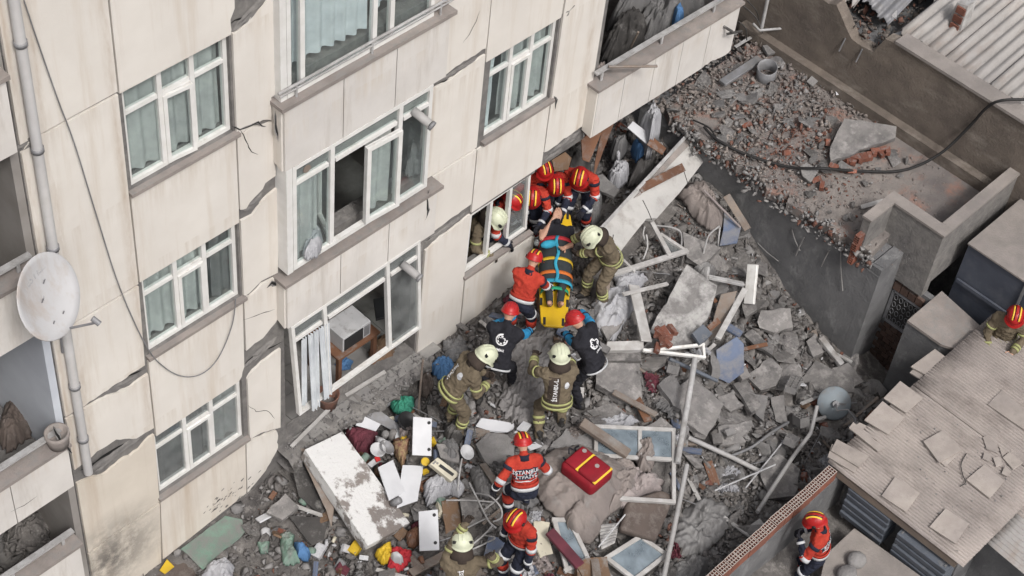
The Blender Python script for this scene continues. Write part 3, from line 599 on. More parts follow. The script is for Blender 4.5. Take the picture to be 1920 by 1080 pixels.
# hollow bricks showing in the broken end
def hollow_brick(mb, c, L=.19, W=.085, Hh=.135, nx=2, nz=3, R=None):
    """hollow clay brick, holes run along local x; built as a lattice of webs"""
    c = Vector(c); R = R or Matrix.Identity(3); t = .011
    ys = [-W/2+i*(W-t)/nx for i in range(nx+1)]; zs_ = [-Hh/2+i*(Hh-t)/nz for i in range(nz+1)]
    def bx(a, b):
        a = Vector(a); b = Vector(b); m = (a+b)/2; h = (b-a)/2; mb.obox(c+R@m, R@Vector((h.x,0,0)), R@Vector((0,h.y,0)), R@Vector((0,0,h.z)))
    for z in zs_: bx((-L/2,-W/2,z),(L/2,W/2,z+t))
    for y in ys:
        for a, b in zip(zs_[:-1], zs_[1:]): bx((-L/2+.001,y,a+t),(L/2-.001,y+t,b))
    return mb
RX = Matrix.Rotation(0, 3, 'Z')
for i in range(4):
    hollow_brick(MB(), (10.09+rs.uniform(-.01,.03), -3.34, 1.28+i*.15), R=RX, L=.15).build('hollow_brick', 'brick', TER)
# gate with brick jamb below the parapet
MB().box((10.80,-4.6,-1.4),(10.9,-3.6,.77)).build('gate_wall', 'concrete_dark', TER)
gt = MB()
gy0, gy1, gz0, gz1 = -4.34, -3.84, -.12, .52
fr = MB()
for a, b in (((gy0,gz0),(gy1,gz0)),((gy1,gz0),(gy1,gz1)),((gy1,gz1),(gy0,gz1)),((gy0,gz1),(gy0,gz0))): fr.bar((10.77,a[0],a[1]),(10.77,b[0],b[1]),.045,.04,(1,0,0))
go = fr.build('gate_frame', 'metal_grey', TER)
sc_ = MB()
for i in range(5):
    for j in range(4):
        cy = gy0+.07+i*.09; cz = gz0+.08+j*.15
        sc_.tube([(10.765,cy+.035*math.cos(a)*(1-.25*(q/8)),cz+.06*math.sin(a)*(1-.25*(q/8))) for q, a in enumerate([k*2*math.pi/8 for k in range(9)])], .006, 4)
sc_.build('scroll_grille', 'metal_grey', go); MB().box((10.782,gy0,gz0),(10.797,gy1,gz1)).build('gate_pane', 'fabric_dark', go)
bk = MB()
for r in range(9):
    for c_ in range(4):
        o = .06 if r%2 else 0
        y = gy0-.02+c_*.135+o-.03
        if y > gy1-.06: continue
        MB().box((10.755,y,-1.05+r*.1),(10.799,y+.122,-1.05+r*.1+.085)).build('brick', 'brick_dull', TER)
for c_ in range(4): MB().box((10.74,gy0+c_*.135,.56),(10.799,gy0+c_*.135+.122,.70)).build('brick', 'brick_dull', TER)
# low wall with rounded end beside the gate
lw = [(10.2,-4.42),(10.2,-5.02)]+[(10.2+.02+.28*(1-math.cos(a)), -5.02-.28*math.sin(a)) for a in [i*math.pi/2/6 for i in range(1,7)]]+[(10.9,-5.3),(11.05,-4.42)]
MB().prism([(x,y,.74) for x,y in lw], (0,0,-2.1)).build('low_wall', 'concrete_dark', TER); MB().prism([(x-.02 if x < 10.6 else x,y-.01,.79) for x,y in lw], (0,0,-.048)).build('coping', 'coping', TER)
# --- brown boundary wall
BW = empty('boundary_wall', (12.66,0,1.5), 'long brown stained boundary wall behind the terrace, its top edge broken', 'wall')
mb = MB(); topz = lambda y: 2.93 if y < -1.55 else (2.55 if y < -1.0 else 2.6+.35*min(1, max(0, (y+1.0)*3)))
n = 60; rows = []
for i in range(n+1):
    y = 2.4-8.2*i/n; tz = topz(y)+.03*mn.noise((y*6,0,0))-(.12*abs(mn.noise((y*5,3,0))) if -1.6 < y < -.2 else 0)
    rows.append([(12.66,y,1.0),(12.66,y,1.72),(12.655,y,2.2),(12.66,y,tz),(12.86,y,tz+.01),(12.86,y,1.0)])
mb.add([p for r in rows for p in r], [(i*6+j,(i+1)*6+j,(i+1)*6+j+1,i*6+j+1) for i in range(n) for j in range(5)]); mb.build('wall', 'concrete_brown', BW)
MB().box((12.50,-4.1,1.502),(12.658,.9,1.70)).build('wall_footing', 'concrete_brown', BW)
MB().box((12.62,-5.8,2.95),(12.92,-1.75,3.0)).build('coping', 'dusty_top', BW); MB().box((12.62,.02,2.97),(12.92,2.4,3.02)).build('coping', 'dusty_top', BW)
for y in (-1.25,-.92): MB().tube([(12.645,y,2.5),(12.60,y+.02,2.25)], .012, 5).build('iron_bracket', 'metal_grey', BW)
# --- corrugated roofs beyond it
def corrugated(name, o, u, v, nu, nv, amp, m, parent=None, jagged=0):
    """sheet from o along u (across the waves) and v (along the waves)"""
    o = Vector(o); u = Vector(u); v = Vector(v); nn = u.cross(v).normalized(); N = nu*6; vs = []; r = random.Random(nu*7+nv)
    for j in range(9):
        for i in range(N+1):
            a = nn*amp*math.sin(2*math.pi*i/6); jit = v*(jagged*(r.random()-.5) if j in (0,8) else 0)
            vs.append(o+u*(i/N)+v*(j/8)+a+jit)
    b = MB(); b.add(vs, [(j*(N+1)+i, j*(N+1)+i+1, (j+1)*(N+1)+i+1, (j+1)*(N+1)+i) for j in range(8) for i in range(N)])
    ob = b.build(name, m, parent, True, False); s = ob.modifiers.new('thick', 'SOLIDIFY'); s.thickness = .012; return ob
SHED = empty('corrugated_shed', (12.9,-2,1), 'shed with pale corrugated metal sheets partly torn open beyond the brown wall', 'shed')
for i in range(4):
    y0 = -4.9+i*.82
    corrugated('roof_sheet', (13.0,y0,2.86+.02*(i%2)), (0,.86,0), (5.5,0,.55), 5, 8, .035, 'roof_metal', SHED, .02)
corrugated('roof_sheet', (14.0,-1.75,2.92), (0,.8,.02), (4.5,0,.5), 5, 8, .035, 'roof_metal', SHED, .03)
corrugated('roof_sheet', (14.3,-.95,2.95), (0,.8,.05), (4.2,0,.5), 5, 8, .035, 'roof_metal', SHED, .03)
corrugated('bent_sheet', (13.15,-1.3,2.72), (0,.62,.22), (1.3,.1,.25), 4, 8, .03, 'metal_grey', SHED, .06)
corrugated('bent_sheet', (13.3,.7,2.75), (0,.8,.1), (2.6,.1,.2), 5, 8, .03, 'roof_metal', SHED, .06)
MB().box((12.95,-5.5,0.5),(18.5,2.5,2.45)).build('shed_body', 'concrete_dark', SHED)
# masonry stub standing in the torn roof
mb = MB().prism([(13.62,-2.26,2.5),(13.62,-1.98,2.5),(13.72,-2.0,3.32),(13.72,-2.2,3.38)], (.22,0,0)); st = mb.build('masonry_stub', 'plaster_white', None); tag(st, 'white plastered masonry stub with red brick end standing in the torn shed roof', 'masonry')
for i in range(5): MB().box((13.585+.02*i,-2.2,2.6+.15*i),(13.618+.02*i,-2.05,2.6+.15*i+.12)).build('brick', 'brick', st)
# --- dark blue steel container beside the low wall
BX = empty('steel_container', (11.3,-5,0), 'dark blue steel container with a dusty beige top beside the parapet', 'container')
MB().box((11.30,-9.0,-.8),(13.9,-4.46,1.66)).build('shell', 'blue_steel', BX); MB().box((11.27,-9.0,1.662),(13.9,-4.45,1.69)).build('lid', 'dusty_top', BX)
for z in (1.0,.98): pass
MB().box((11.24,-9.0,.92),(11.278,-4.5,.98)).build('ledge', 'blue_steel', BX); MB().box((11.262,-5.5,-.8),(11.279,-5.46,1.66)).build('seam', 'metal_grey', BX)
# --- tiled shed roof at lower right
RF = empty('tiled_shed', (7.3,-5.3,0), 'low shed roofed with grey corrugated sheet and loose beige floor tiles', 'shed')
ZR = .80
for i in range(4):
    x0 = 7.24+i*.98
    corrugated('roof_sheet', (x0,-5.22,ZR+.006*(i%2)+.0), (1.02,0,.012), (0,-2.25,-.02), 20, 8, .021, 'roof_sheet', RF, .003)
corrugated('roof_sheet', (8.6,-6.9,ZR-.12), (1.6,0,0), (0,-1.6,-.1), 30, 8, .02, 'roof_sheet', RF, .003)
corrugated('roof_sheet', (7.9,-7.42,ZR-.16), (1.1,0,0), (0,-1.2,-.1), 14, 8, .012, 'roof_metal', RF, .02)
corrugated('roof_sheet', (9.2,-5.24,ZR+.05), (1.5,0,.03), (0,-2.6,-.02), 29, 8, .021, 'roof_sheet', RF, .003)
MB().box((7.6,-7.3,-.9),(11.0,-5.45,ZR-.10)).build('shed_body', 'concrete_dark', RF); MB().box((8.2,-9.5,-.9),(11.0,-7.302,ZR-.32)).build('shed_body', 'concrete_dark', RF)

MB().box((10.66,-6.6,-1.2),(11.28,-5.32,-.12)).build('back_step', 'concrete_dark', TER)

for k_, pa in enumerate(([(1485,430),(1500,470)],[(1508,445),(1492,480)],[(1555,470),(1540,500)],[(1576,460),(1580,545)],[(1420,455),(1460,490)])):
    P_ = [XP(a,b,XW-.01) for a,b in pa]; MB().tube([P_[0],P_[0].lerp(P_[1],.5)+Vector((-.02,0,0)),P_[1]], .009, 5).build('hanging_rod','light_mass',TER)

for k_, (o_, u_, v_, m_) in enumerate((((13.0,-.75,2.85),(0,.7,.05),(1.5,.25,.35),'roof_metal'),((13.25,.05,2.95),(0,.65,-.12),(1.7,-.1,.15),'roof_metal'),((13.9,-1.45,3.02),(.05,.6,.16),(1.3,.2,.1),'metal_grey'),((14.4,-.4,3.05),(0,.8,.1),(2.4,.2,.3),'roof_metal'))):
    corrugated('bent_sheet', o_, u_, v_, 5, 8, .03, m_, SHED, .10)
for k_ in range(9):
    x_ = 13.0+.17*k_; y_ = -1.5+.23*((k_*5)%9); MB().bar((x_,y_,2.72+.02*(k_%3)),(x_+.5-.09*(k_%4),y_+.25*((k_%3)-1),2.86+.03*(k_%2)),.07,.03,(0,0,1)).build('roof_batten','wood_pale' if k_%2 else 'metal_white',SHED)
# ================================================================== THINGS IN THE RUBBLE
FOOT = []        # outlines that the scattered rubble leaves free
rt = random.Random(5)
def Tb(px, py, lift=0.0, base=None):
    if base is None: return T(px, py, lift)
    z = base(8, 0) if callable(base) else base
    for _ in range(6):
        p = G(px, py, z); z = (base(p.x, p.y) if callable(base) else base)+lift
    return G(px, py, z)
def planepts(pts, lift, n, base=None):
    cx = sum(p[0] for p in pts)/len(pts); cy = sum(p[1] for p in pts)/len(pts); c = Tb(cx, cy, lift, base); n = Vector(n).normalized()
    return c, n, [onp(x, y, c, n) for x, y in pts]
def jag3(P, n, amp, step):
    u = n.orthogonal().normalized(); w = n.cross(u); c = P[0]; q = [Vector(((p-c).dot(u), (p-c).dot(w))) for p in P]
    return [c+u*a.x+w*a.y for a in jag(q, amp, step, rt)]
def slab(name, label, cat, pts, lift=.15, n=(0,0,1), th=.12, m='slab', rough=.0, group=None, base=None, parent=None, bev=.006, foot=True, step=.12):
    c, nn, P = planepts(pts, lift, n, base)
    if foot: FOOT.append([(p.x, p.y) for p in P])
    if rough: P = jag3(P, nn, rough, step)
    P = [p-c for p in P]; mb = MB()
    if rough:      # stepped broken edge: lower layer pulled in and out
        k = len(P); lo = [p-nn*th*.55+(p.normalized()*rt.uniform(-.02,.015)) for p in P]; lo2 = [p-nn*th+(p.normalized()*rt.uniform(-.05,.01)) for p in P]
        mb.add(P+lo+lo2, [tuple(range(k)), tuple(range(3*k-1,2*k-1,-1))]+[(i+a, i+a+k, (i+1)%k+k+a, (i+1)%k+a) for a in (0,k) for i in range(k)])
    else: mb.prism(P, -nn*th)
    me = mb.mesh(name, m); bm = bmesh.new(); bm.from_mesh(me); bmesh.ops.recalc_face_normals(bm, faces=bm.faces); bm.to_mesh(me); bm.free()
    o = bpy.data.objects.new(name, me); o.location = c; COL.objects.link(o)
    if parent: o.parent = parent
    if bev and not rough: bevel(o, bev, 2)
    if label: tag(o, label, cat, group)
    return o
def inpoly(x, y, P):
    r = False; j = len(P)-1
    for i in range(len(P)):
        if (P[i][1] > y) != (P[j][1] > y) and x < (P[j][0]-P[i][0])*(y-P[i][1])/(P[j][1]-P[i][1])+P[i][0]: r = not r
        j = i
    return r
def drape(name, label, cat, pts, m, lift=.06, dome=.1, fold=.05, fs=3.0, th=.02, base=None, group=None, seed=0, parent=None, rings=22, nb=110, foot=True, kind=None, ragged=1.0):
    """crumpled cloth or sheet lying on the rubble: outline from pts, folds and a swelling middle"""
    bf = base if callable(base) else ((lambda x, y: base) if base is not None else H)
    P = [Tb(x, y, lift, base) for x, y in pts]
    if foot: FOOT.append([(p.x, p.y) for p in P])
    k = len(P); per = []
    for i in range(nb):
        t = i/nb*k; a = int(t); f = t-a; p0,p1,p2,p3 = P[a-1],P[a%k],P[(a+1)%k],P[(a+2)%k]
        lin = p1.lerp(p2, f); cat_ = .5*((2*p1)+(p2-p0)*f+(2*p0-5*p1+4*p2-p3)*f*f+(3*p1-p0-3*p2+p3)*f**3); per.append(lin.lerp(cat_, .35))
    c = sum(per, Vector())/nb; vs = []; sd = seed*3.7
    ang = mn.noise((seed*1.3, 4, 4))*3; ca, sa = math.cos(ang), math.sin(ang)
    for r in range(rings+1):
        f = r/rings
        for i in range(nb):
            p = c.lerp(per[i], f); u = (p.x*ca+p.y*sa); v = (-p.x*sa+p.y*ca)
            wig = mn.noise((u*fs*.5+sd, v*fs*.5, sd))*1.3
            rg = lambda a: 1-2.6*abs(a)
            fo = .75*rg(mn.noise((u*fs+wig, v*fs*.4, sd)))+.5*rg(mn.noise((u*fs*1.1+3, v*fs*2.3+wig, sd+5)))+.32*rg(mn.noise((u*fs*4.3+wig*2, v*fs*3.1, sd+9)))+.16*rg(mn.noise((u*fs*9, v*fs*8, sd+2)))-.5
            z = bf(p.x, p.y)+lift+dome*(1-f**2.4)*(1+.35*mn.noise((u*2.2,v*2.2,sd)))+fold*fo*(1-.5*f**6)-(.5*lift*f**8)
            rad = 1+ragged*(.14*mn.noise((i*.35, sd, 1))+.07*mn.noise((i*1.1, sd, 3)))*f**2
            q = c.lerp(per[i], f*rad); vs.append(Vector((q.x, q.y, z))-c)
    mb = MB(); mb.add(vs, [(r*nb+i, r*nb+(i+1)%nb, (r+1)*nb+(i+1)%nb, (r+1)*nb+i) for r in range(rings) for i in range(nb)])
    me = mb.mesh(name, m, True); o = bpy.data.objects.new(name, me); o.location = c; COL.objects.link(o)
    if parent: o.parent = parent
    s = o.modifiers.new('thick', 'SOLIDIFY'); s.thickness = th; s.offset = -1
    if label: tag(o, label, cat, group, kind)
    return o
def rod(name, label, cat, pts, r, m, group=None, parent=None, base=None, n=8, sm=0):
    P = [Tb(p[0], p[1], p[2] if len(p) > 2 else .2, base) for p in pts]
    if sm: P = smooth_path(P, sm)
    c = P[0].copy(); mb = MB().tube([p-c for p in P], r, n); me = mb.mesh(name, m, True); o = bpy.data.objects.new(name, me); o.location = c; COL.objects.link(o)
    if parent: o.parent = parent
    if label: tag(o, label, cat, group)
    return o
def plank(name, label, cat, a, b, w, th, m, la=.2, lb=.2, up=(0,0,1), base=None, parent=None, foot=True):
    A = Tb(*a, la, base); B = Tb(*b, lb, base); c = (A+B)/2; t = (B-A).normalized(); u = Vector(up).cross(t).normalized(); nn = t.cross(u)
    o = MB().obox((0,0,0), (B-A)/2, u*w/2, nn*th/2).build(name, m, None); o.location = c; bevel(o, min(w, th)*.12, 1)
    if parent: o.parent = parent
    if foot: FOOT.append([(p.x, p.y) for p in (A+u*w/2, B+u*w/2, B-u*w/2, A-u*w/2)])
    if label: tag(o, label, cat)
    return o
def fallen_window(label, pts, lift, n, mul=(), tr=None, glass='glass_blue', fw=.06, m='upvc_old', skip=(), name='fallen_window'):
    c, nn, P = planepts(pts, lift, n); FOOT.append([(p.x, p.y) for p in P]); P = [p-c for p in P]; mb = MB()
    for i in range(4):
        if i in skip: continue
        a, b = P[i], P[(i+1)%4]; t = (b-a).normalized(); inn = nn.cross(t); inn = inn if inn.dot((P[0]+P[2])/2-a) > 0 else -inn
        mb.bar(a+inn*fw/2+(t*fw if i%2 else t*0), b+inn*fw/2-(t*fw if i%2 else t*0), fw, .06-.004*(i%2), nn)
    for u in mul: mb.bar(quadlerp(P,u,.03), quadlerp(P,u,tr or .97), fw, .052, nn)
    if tr: mb.bar(quadlerp(P,.03,tr), quadlerp(P,.97,tr), fw, .048, nn)
    o = mb.build(name, m, None); o.location = c; bevel(o, .006, 1); tag(o, label, 'window frame')
    if glass:
        e = [0.02]+list(mul)+[.98]
        for a, b in zip(e[:-1], e[1:]):
            q = [quadlerp(P,u,v) for u,v in ((a,.02),(b,.02),(b,tr or .98),(a,tr or .98))]; MB().prism([p-nn*.005 for p in q], nn*.006).build('pane', glass, None).parent = o
    return o
# ---- the big slabs
slab('concrete_slab','tall slab of broken floor with whitish plaster top tilted beside the aluminium post','concrete slab',[(1288,496),(1344,535),(1333,580),(1300,642),(1255,650),(1218,622)],.42,(-.35,-.18,1),.16,'plaster_dirty' if 'plaster_dirty' in MATS else 'slab',.02)
slab('concrete_slab','square speckled concrete slab right of the dark-vested rescuer','concrete slab',[(1121,677),(1200,677),(1204,751),(1163,747),(1118,719)],.22,(0,-.12,1),.14,'slab',.015)
slab('concrete_slab','leaning slab with white plaster corner beside the white standing pipe','concrete slab',[(1268,730),(1297,705),(1358,758),(1325,818),(1284,790)],.3,(.2,-.2,1),.12,'slab',.02)
slab('concrete_slab','pale slab with thick dark edge left of the upright hollow brick','concrete slab',[(1399,705),(1445,670),(1467,691),(1455,723),(1427,732)],.22,(-.1,-.2,1),.12,'slab',.02)
slab('concrete_slab','wide flat slab just behind the fallen grey dish','concrete slab',[(1503,712),(1529,675),(1601,709),(1602,735),(1536,736)],.2,(-.05,-.15,1),.1,'slab',.02)
slab('concrete_slab','slab with a white scratch lying against the dark yard wall','concrete slab',[(1420,603),(1427,582),(1482,578),(1487,614),(1452,624),(1424,614)],.22,(-.2,-.1,1),.12,'slab',.02)
slab('concrete_slab','narrow slab between the blue wooden panel and the scratched slab','concrete slab',[(1395,628),(1410,617),(1452,649),(1448,666),(1417,649)],.2,(-.1,-.1,1),.1,'slab',.02)
slab('concrete_slab','ragged slab with a small square block on it above the crossing white sticks','concrete slab',[(1346,800),(1410,788),(1411,797),(1392,818),(1399,828),(1350,834)],.2,(.05,-.1,1),.1,'slab',.02)
slab('concrete_slab','large light slab under the feet beside the orange-jacketed rescuer','concrete slab',[(892,833),(914,811),(967,816),(962,872),(923,889)],.14,(0,-.06,1),.14,'chunk_light',.015)
slab('concrete_slab','tan slab right behind the kneeling firefighter boots','concrete slab',[(1031,838),(1062,803),(1100,810),(1139,847),(1098,850)],.13,(.05,-.06,1),.12,'chunk_light',.015)
slab('concrete_slab','grey slab under the white tubular chair frames','concrete slab',[(1280,434),(1319,452),(1352,464),(1315,500),(1288,482)],.24,(-.1,-.15,1),.14,'slab',.015)
slab('concrete_slab','pale slab lying behind the rightmost red helmet at the opening','concrete slab',[(1116,331),(1130,326),(1162,356),(1152,369),(1121,355)],.45,(0,-.3,1),.1,'chunk_light',.01)
slab('concrete_slab','sunken slab beneath the crossing white sticks','concrete slab',[(1425,880),(1460,850),(1500,880),(1490,930),(1440,935)],.12,(0,-.1,1),.1,'slab',.02)
slab('concrete_slab','slab stuck at the rubble edge by the brick gate','concrete slab',[(1560,690),(1590,680),(1620,715),(1600,725)],.15,(-.1,-.1,1),.1,'slab',.02)
slab('concrete_slab','bright slab left of the standing white pipe below the window sash','concrete slab',[(1235,720),(1262,700),(1285,735),(1290,775),(1262,760)],.2,(.2,-.2,1),.1,'chunk_light',.02)
slab('concrete_slab','dark flat slab under the firefighter kneeling at lower left','concrete slab',[(862,935),(900,930),(905,975),(870,990)],.12,(0,-.1,1),.08,'slab',.01)
slab('concrete_slab','pinkish wedge of slab just left of the tilted white sash','concrete slab',[(1120,600),(1160,560),(1170,600),(1140,640)],.14,(0,-.1,1),.08,'slab',.01)
for k,(pts,m,lf,tl,lab) in enumerate([([(1390,560),(1415,545),(1420,580),(1398,595)],'slab',.25,(-.3,0,1),'upright grey slab wedge under the aluminium post'),([(1330,660),(1345,650),(1350,705),(1335,700)],'chunk_light',.2,(.3,0,1),'thin slab edge left of the blue wooden panel'),([(1375,720),(1400,712),(1428,760),(1410,775)],'slab',.2,(.2,-.1,1),'long beam-like slab below the blue wooden panel'),([(1405,735),(1440,742),(1432,790),(1418,778)],'chunk_light',.2,(-.1,-.2,1),'whitish broken slab below the thick-edged pale slab'),([(1445,745),(1470,740),(1478,800),(1455,790)],'slab',.15,(-.3,0,1),'dull slab left of the fallen grey dish pole'),([(1512,640),(1530,625),(1545,660),(1525,670)],'slab',.18,(0,-.2,1),'small slab left of the splintered white timber'),([(1210,800),(1240,782),(1262,800),(1235,812)],'slab',.15,(0,0,1),'brownish slab edge above the large fallen window'),([(1100,770),(1150,755),(1175,775),(1130,790)],'slab',.12,(0,-.1,1),'brown slab beside the tan timber beam'),([(500,960),(535,925),(560,950),(530,975)],'slab',.2,(0,-.2,1),'grey lump slab left of the plaster-smeared wall piece'),([(1345,745),(1372,735),(1395,760),(1370,772)],'slab',.16,(0,-.1,1),'flat grey slab right of the leaning plaster-cornered slab')]):
    slab('concrete_slab',lab,'concrete slab',pts,lf,tl,.1,m,.018)
# ---- pieces of wall, doors and boards at lower left
wp = slab('wall_piece','large overturned wall piece smeared with white plaster at lower left','wall piece',[(572,843),(642,809),(768,980),(690,1024)],.42,(.12,-.3,1),.22,'plaster_smear' if 'plaster_smear' in MATS else 'plaster_white',.012,step=.3)
slab('wall_board','narrow bent board against the left side of the plaster-smeared wall piece','board',[(556,841),(572,841),(628,939),(621,988),(612,957)],.3,(-.5,-.2,1),.03,'wood_pale',.01)
slab('dark_board','dark brown board left of the plaster-smeared wall piece','board',[(540,967),(616,971),(607,1013),(586,1023)],.16,(0,-.1,1),.03,'fabric_dark',.01)
def cab_door(label, pts, lift, n, knobs):
    o = slab('cabinet_door', label, 'cabinet door', pts, lift, n, .022, 'white_board', group='white cabinet doors', bev=.003); c = o.location; nn = Vector(n).normalized()
    for x, y in knobs:
        p = onp(x, y, c+nn*.002, nn)-c; MB().lathe([(0,0),(.022,0),(.022,.018),(0,.018)], p, nn, 12).build('hinge', 'black_plastic', None, False).parent = o
    return o
cab_door('upright white cabinet door nearest the lowest bay window', [(775,781),(810,784),(809,855),(773,853)], .32, (-.1,-.55,1), [(804,793),(804,843)])
cab_door('white cabinet door lying on the plaster-smeared wall piece', [(709,876),(737,862),(760,922),(730,938)], .36, (.2,-.2,1), [])
cab_door('white cabinet door at the bottom beside the yellow bag and red cloth', [(785,959),(821,955),(824,1031),(787,1033)], .3, (-.1,-.4,1), [(814,966),(816,1018)])
cab_door('small white cabinet door above the maroon cloth', [(677,777),(714,795),(705,808),(667,797)], .3, (0,-.3,1), [])
slab('white_paper_sheet','large creased white sheet beside the white cabinet door on the wall piece','sheet',[(755,872),(793,874),(783,939),(744,953)],.28,(.1,-.2,1),.004,'white_board',.006,bev=0)
slab('sheet_metal','silver metal sheet under the small white cabinet door','panel',[(670,772),(695,756),(774,815),(750,815)],.22,(-.2,-.3,1),.02,'metal_grey')
slab('plastic_board','white plastic board with a grey patch behind the light slab','panel',[(892,799),(903,784),(964,794),(964,812),(912,806)],.12,(0,-.2,1),.03,'white_board',.008)
slab('cream_tile','small cream tile above the plaster-smeared wall piece','tile',[(606,793),(632,785),(640,800),(616,806)],.25,(0,-.3,1),.02,'chunk_light')
# radio with knobs
rd = slab('portable_radio','cream portable radio with dark tuning strip and round knobs near the cabinet door','radio',[(806,869),(821,857),(862,888),(847,903)],.34,(-.1,-.4,1),.11,'cream_plastic',bev=.012); c = rd.location; nn = Vector((-.1,-.4,1)).normalized()
q = [onp(x,y,c+nn*.003,nn)-c for x,y in ((822,874),(826,870),(852,889),(848,893))]; MB().prism(q, nn*.006).build('tuning_strip','black_plastic',None).parent = rd
for x, y in ((816,866),(820,869),(813,869)): MB().lathe([(0,0),(.013,0),(.013,.02),(0,.02)], onp(x,y,c,nn)-c, nn, 10).build('knob','metal_grey',None).parent = rd
jar = empty('jar', T(797,866,.25), 'glass jar with a round yellow lid beside the radio', 'jar')
j1 = MB().lathe([(0,-.14),(.05,-.14),(.055,-.02),(.05,0)], (0,0,0), (-.1,-.4,1), 16).build('jar_glass','glass_dusty',None,True); j1.parent = jar; j2 = MB().lathe([(.0,.0),(.058,.0),(.058,.02),(.045,.026),(0,.026)], (0,0,0), (-.1,-.4,1), 18).build('lid','yellow_plastic',None); j2.parent = jar
# cloths
drape('cloth','maroon cloth bunched beside the plaster-smeared wall piece','cloth',[(646,809),(663,800),(709,807),(691,848),(667,841)],'fabric_maroon',.2,.08,.05,4,seed=1)
drape('cloth','flower-patterned cloth lying left of the upright white cabinet door','cloth',[(735,825),(769,816),(762,850),(755,869),(742,850)],'cloth_floral' if 'cloth_floral' in MATS else 'wood_pale',.22,.03,.03,4,seed=2)
drape('plastic_sheet','silvery crumpled plastic sheet below the radio','plastic sheet',[(793,904),(820,885),(848,892),(852,915),(825,930),(800,945)],'fabric_white',.2,.07,.07,5,.004,seed=3)
drape('plastic_bag','blue plastic bag against the broken concrete beside the bay','bag',[(804,690),(820,672),(844,667),(857,692),(845,712),(820,706)],'fabric_blue',.12,.14,.05,5,.01,seed=4)
drape('plastic_bag','white and red shopping bag under the broken floor edge','bag',[(707,748),(722,728),(740,724),(741,746),(726,759)],'fabric_white',.15,.1,.05,6,.01,seed=5)
drape('cloth','red rag under the white shopping bag','cloth',[(703,745),(720,740),(728,752),(715,758)],'red_plastic',.17,.04,.03,6,.01,seed=15)
drape('cloth','green net cloth heaped below the broken floor edge','cloth',[(730,752),(750,742),(778,744),(774,770),(752,776),(737,768)],'fabric_green',.14,.1,.06,6,.01,seed=6)
drape('plastic_bag','dark blue bag at the lower left among torn green plastic','bag',[(551,1017),(570,1022),(583,1035),(577,1050),(558,1043)],'fabric_blue',.12,.1,.05,5,.01,seed=7)
drape('green_plastic','large torn pale green plastic piece beside the dark blue bag','plastic sheet',[(524,1002),(540,994),(552,1002),(549,1022),(562,1050),(531,1056)],'green_floor',.12,.04,.05,4,.01,seed=8)
drape('green_plastic','small pale green plastic scrap near the facade foot','plastic sheet',[(482,1016),(505,1014),(502,1034),(488,1036)],'green_floor',.08,.03,.03,5,.01,seed=9)
drape('yellow_bag','yellow bag at the bottom below the plaster-smeared wall piece','bag',[(702,1036),(716,1022),(733,1017),(738,1048),(716,1054)],'yellow_plastic',.14,.09,.05,6,.01,seed=10)
drape('red_cloth','crumpled red cloth at the bottom beside the yellow bag','cloth',[(726,1030),(745,1024),(772,1031),(768,1052),(748,1068),(728,1060)],'strap_red' if 'strap_red' in MATS else 'red_plastic',.14,.02,.06,7,.01,seed=11)
drape('white_pouch','small white pouch lying on the crumpled red cloth','pouch',[(732,1036),(745,1034),(757,1044),(752,1050),(736,1046)],'white_plastic',.27,.05,.01,6,.01,seed=12,nb=36,foot=False)
slab('yellow_packet','yellow food packet lying on the floor at the facade foot','packet',[(299,1069),(313,1048),(327,1062),(309,1076)],.08,(0,-.1,1),.02,'yellow_plastic')
rpk = slab('red_package','small red and white package right of the maroon cloth','package',[(688,870),(703,858),(712,864),(697,876)],.3,(0,-.2,1),.03,'white_plastic')
cp = slab('cap',None,None,[(702,857),(710,853),(714,862),(706,866)],.33,(0,-.2,1),.03,'red_plastic',foot=False); cp.location -= rpk.location; cp.parent = rpk
slab('green_floor_sheet','flat sheet of dusty green flooring at the foot of the facade','flooring',[(339,1029),(422,967),(454,974),(459,997),(380,1068)],.03,(0,0,1),.02,'green_floor',.01)
slab('brown_floor_sheet','flat brown flooring sheet beside the yellow packet','flooring',[(330,1038),(376,1066),(360,1090),(280,1090)],.028,(0,0,1),.02,'brown_cushion',.01)
drape('plastic_sheet','crumpled transparent plastic sheet at the lower left edge','plastic sheet',[(375,1080),(395,1055),(425,1046),(440,1062),(430,1090)],'fabric_white',.08,.1,.06,5,.006,seed=13)
drape('white_plate','round white plate on the green flooring','plate',[(488,992),(496,986),(508,990),(510,1000),(500,1007),(490,1002)],'white_plastic',.07,.02,.003,2,.01,seed=14,nb=24)
# centre
sofa = drape('blanket','big beige blanket-covered mattress under the red backpack','blanket',[(1008,862),(1040,838),(1085,828),(1150,850),(1196,886),(1176,932),(1134,972),(1102,1012),(1066,978),(1024,950),(1004,915)],'fabric_beige',.18,.17,.075,1.9,.05,seed=23,rings=44,nb=160,ragged=.25)
MB_ROPE = rod('rope','thin yellowish rope looped round the blanket end','rope',[(1072,962,.34),(1066,972,.28),(1064,985,.2),(1070,998,.15),(1082,1000,.18)],.008,'wood_pale',sm=5,n=5)
drape('cloth','pale pink crumpled cloth above the brown cushion','cloth',[(1150,945),(1167,915),(1209,883),(1244,897),(1238,921),(1205,930),(1181,950)],'fabric_pink',.16,.12,.09,3.4,.02,seed=22,rings=20)
cu = slab('seat_cushion','thick brown seat cushion right of the blanket','cushion',[(1176,938),(1240,917),(1266,928),(1241,990),(1231,1012),(1162,992)],.34,(-.05,-.2,1),.14,'brown_cushion',bev=.05)
cu.modifiers['bevel'].segments = 4
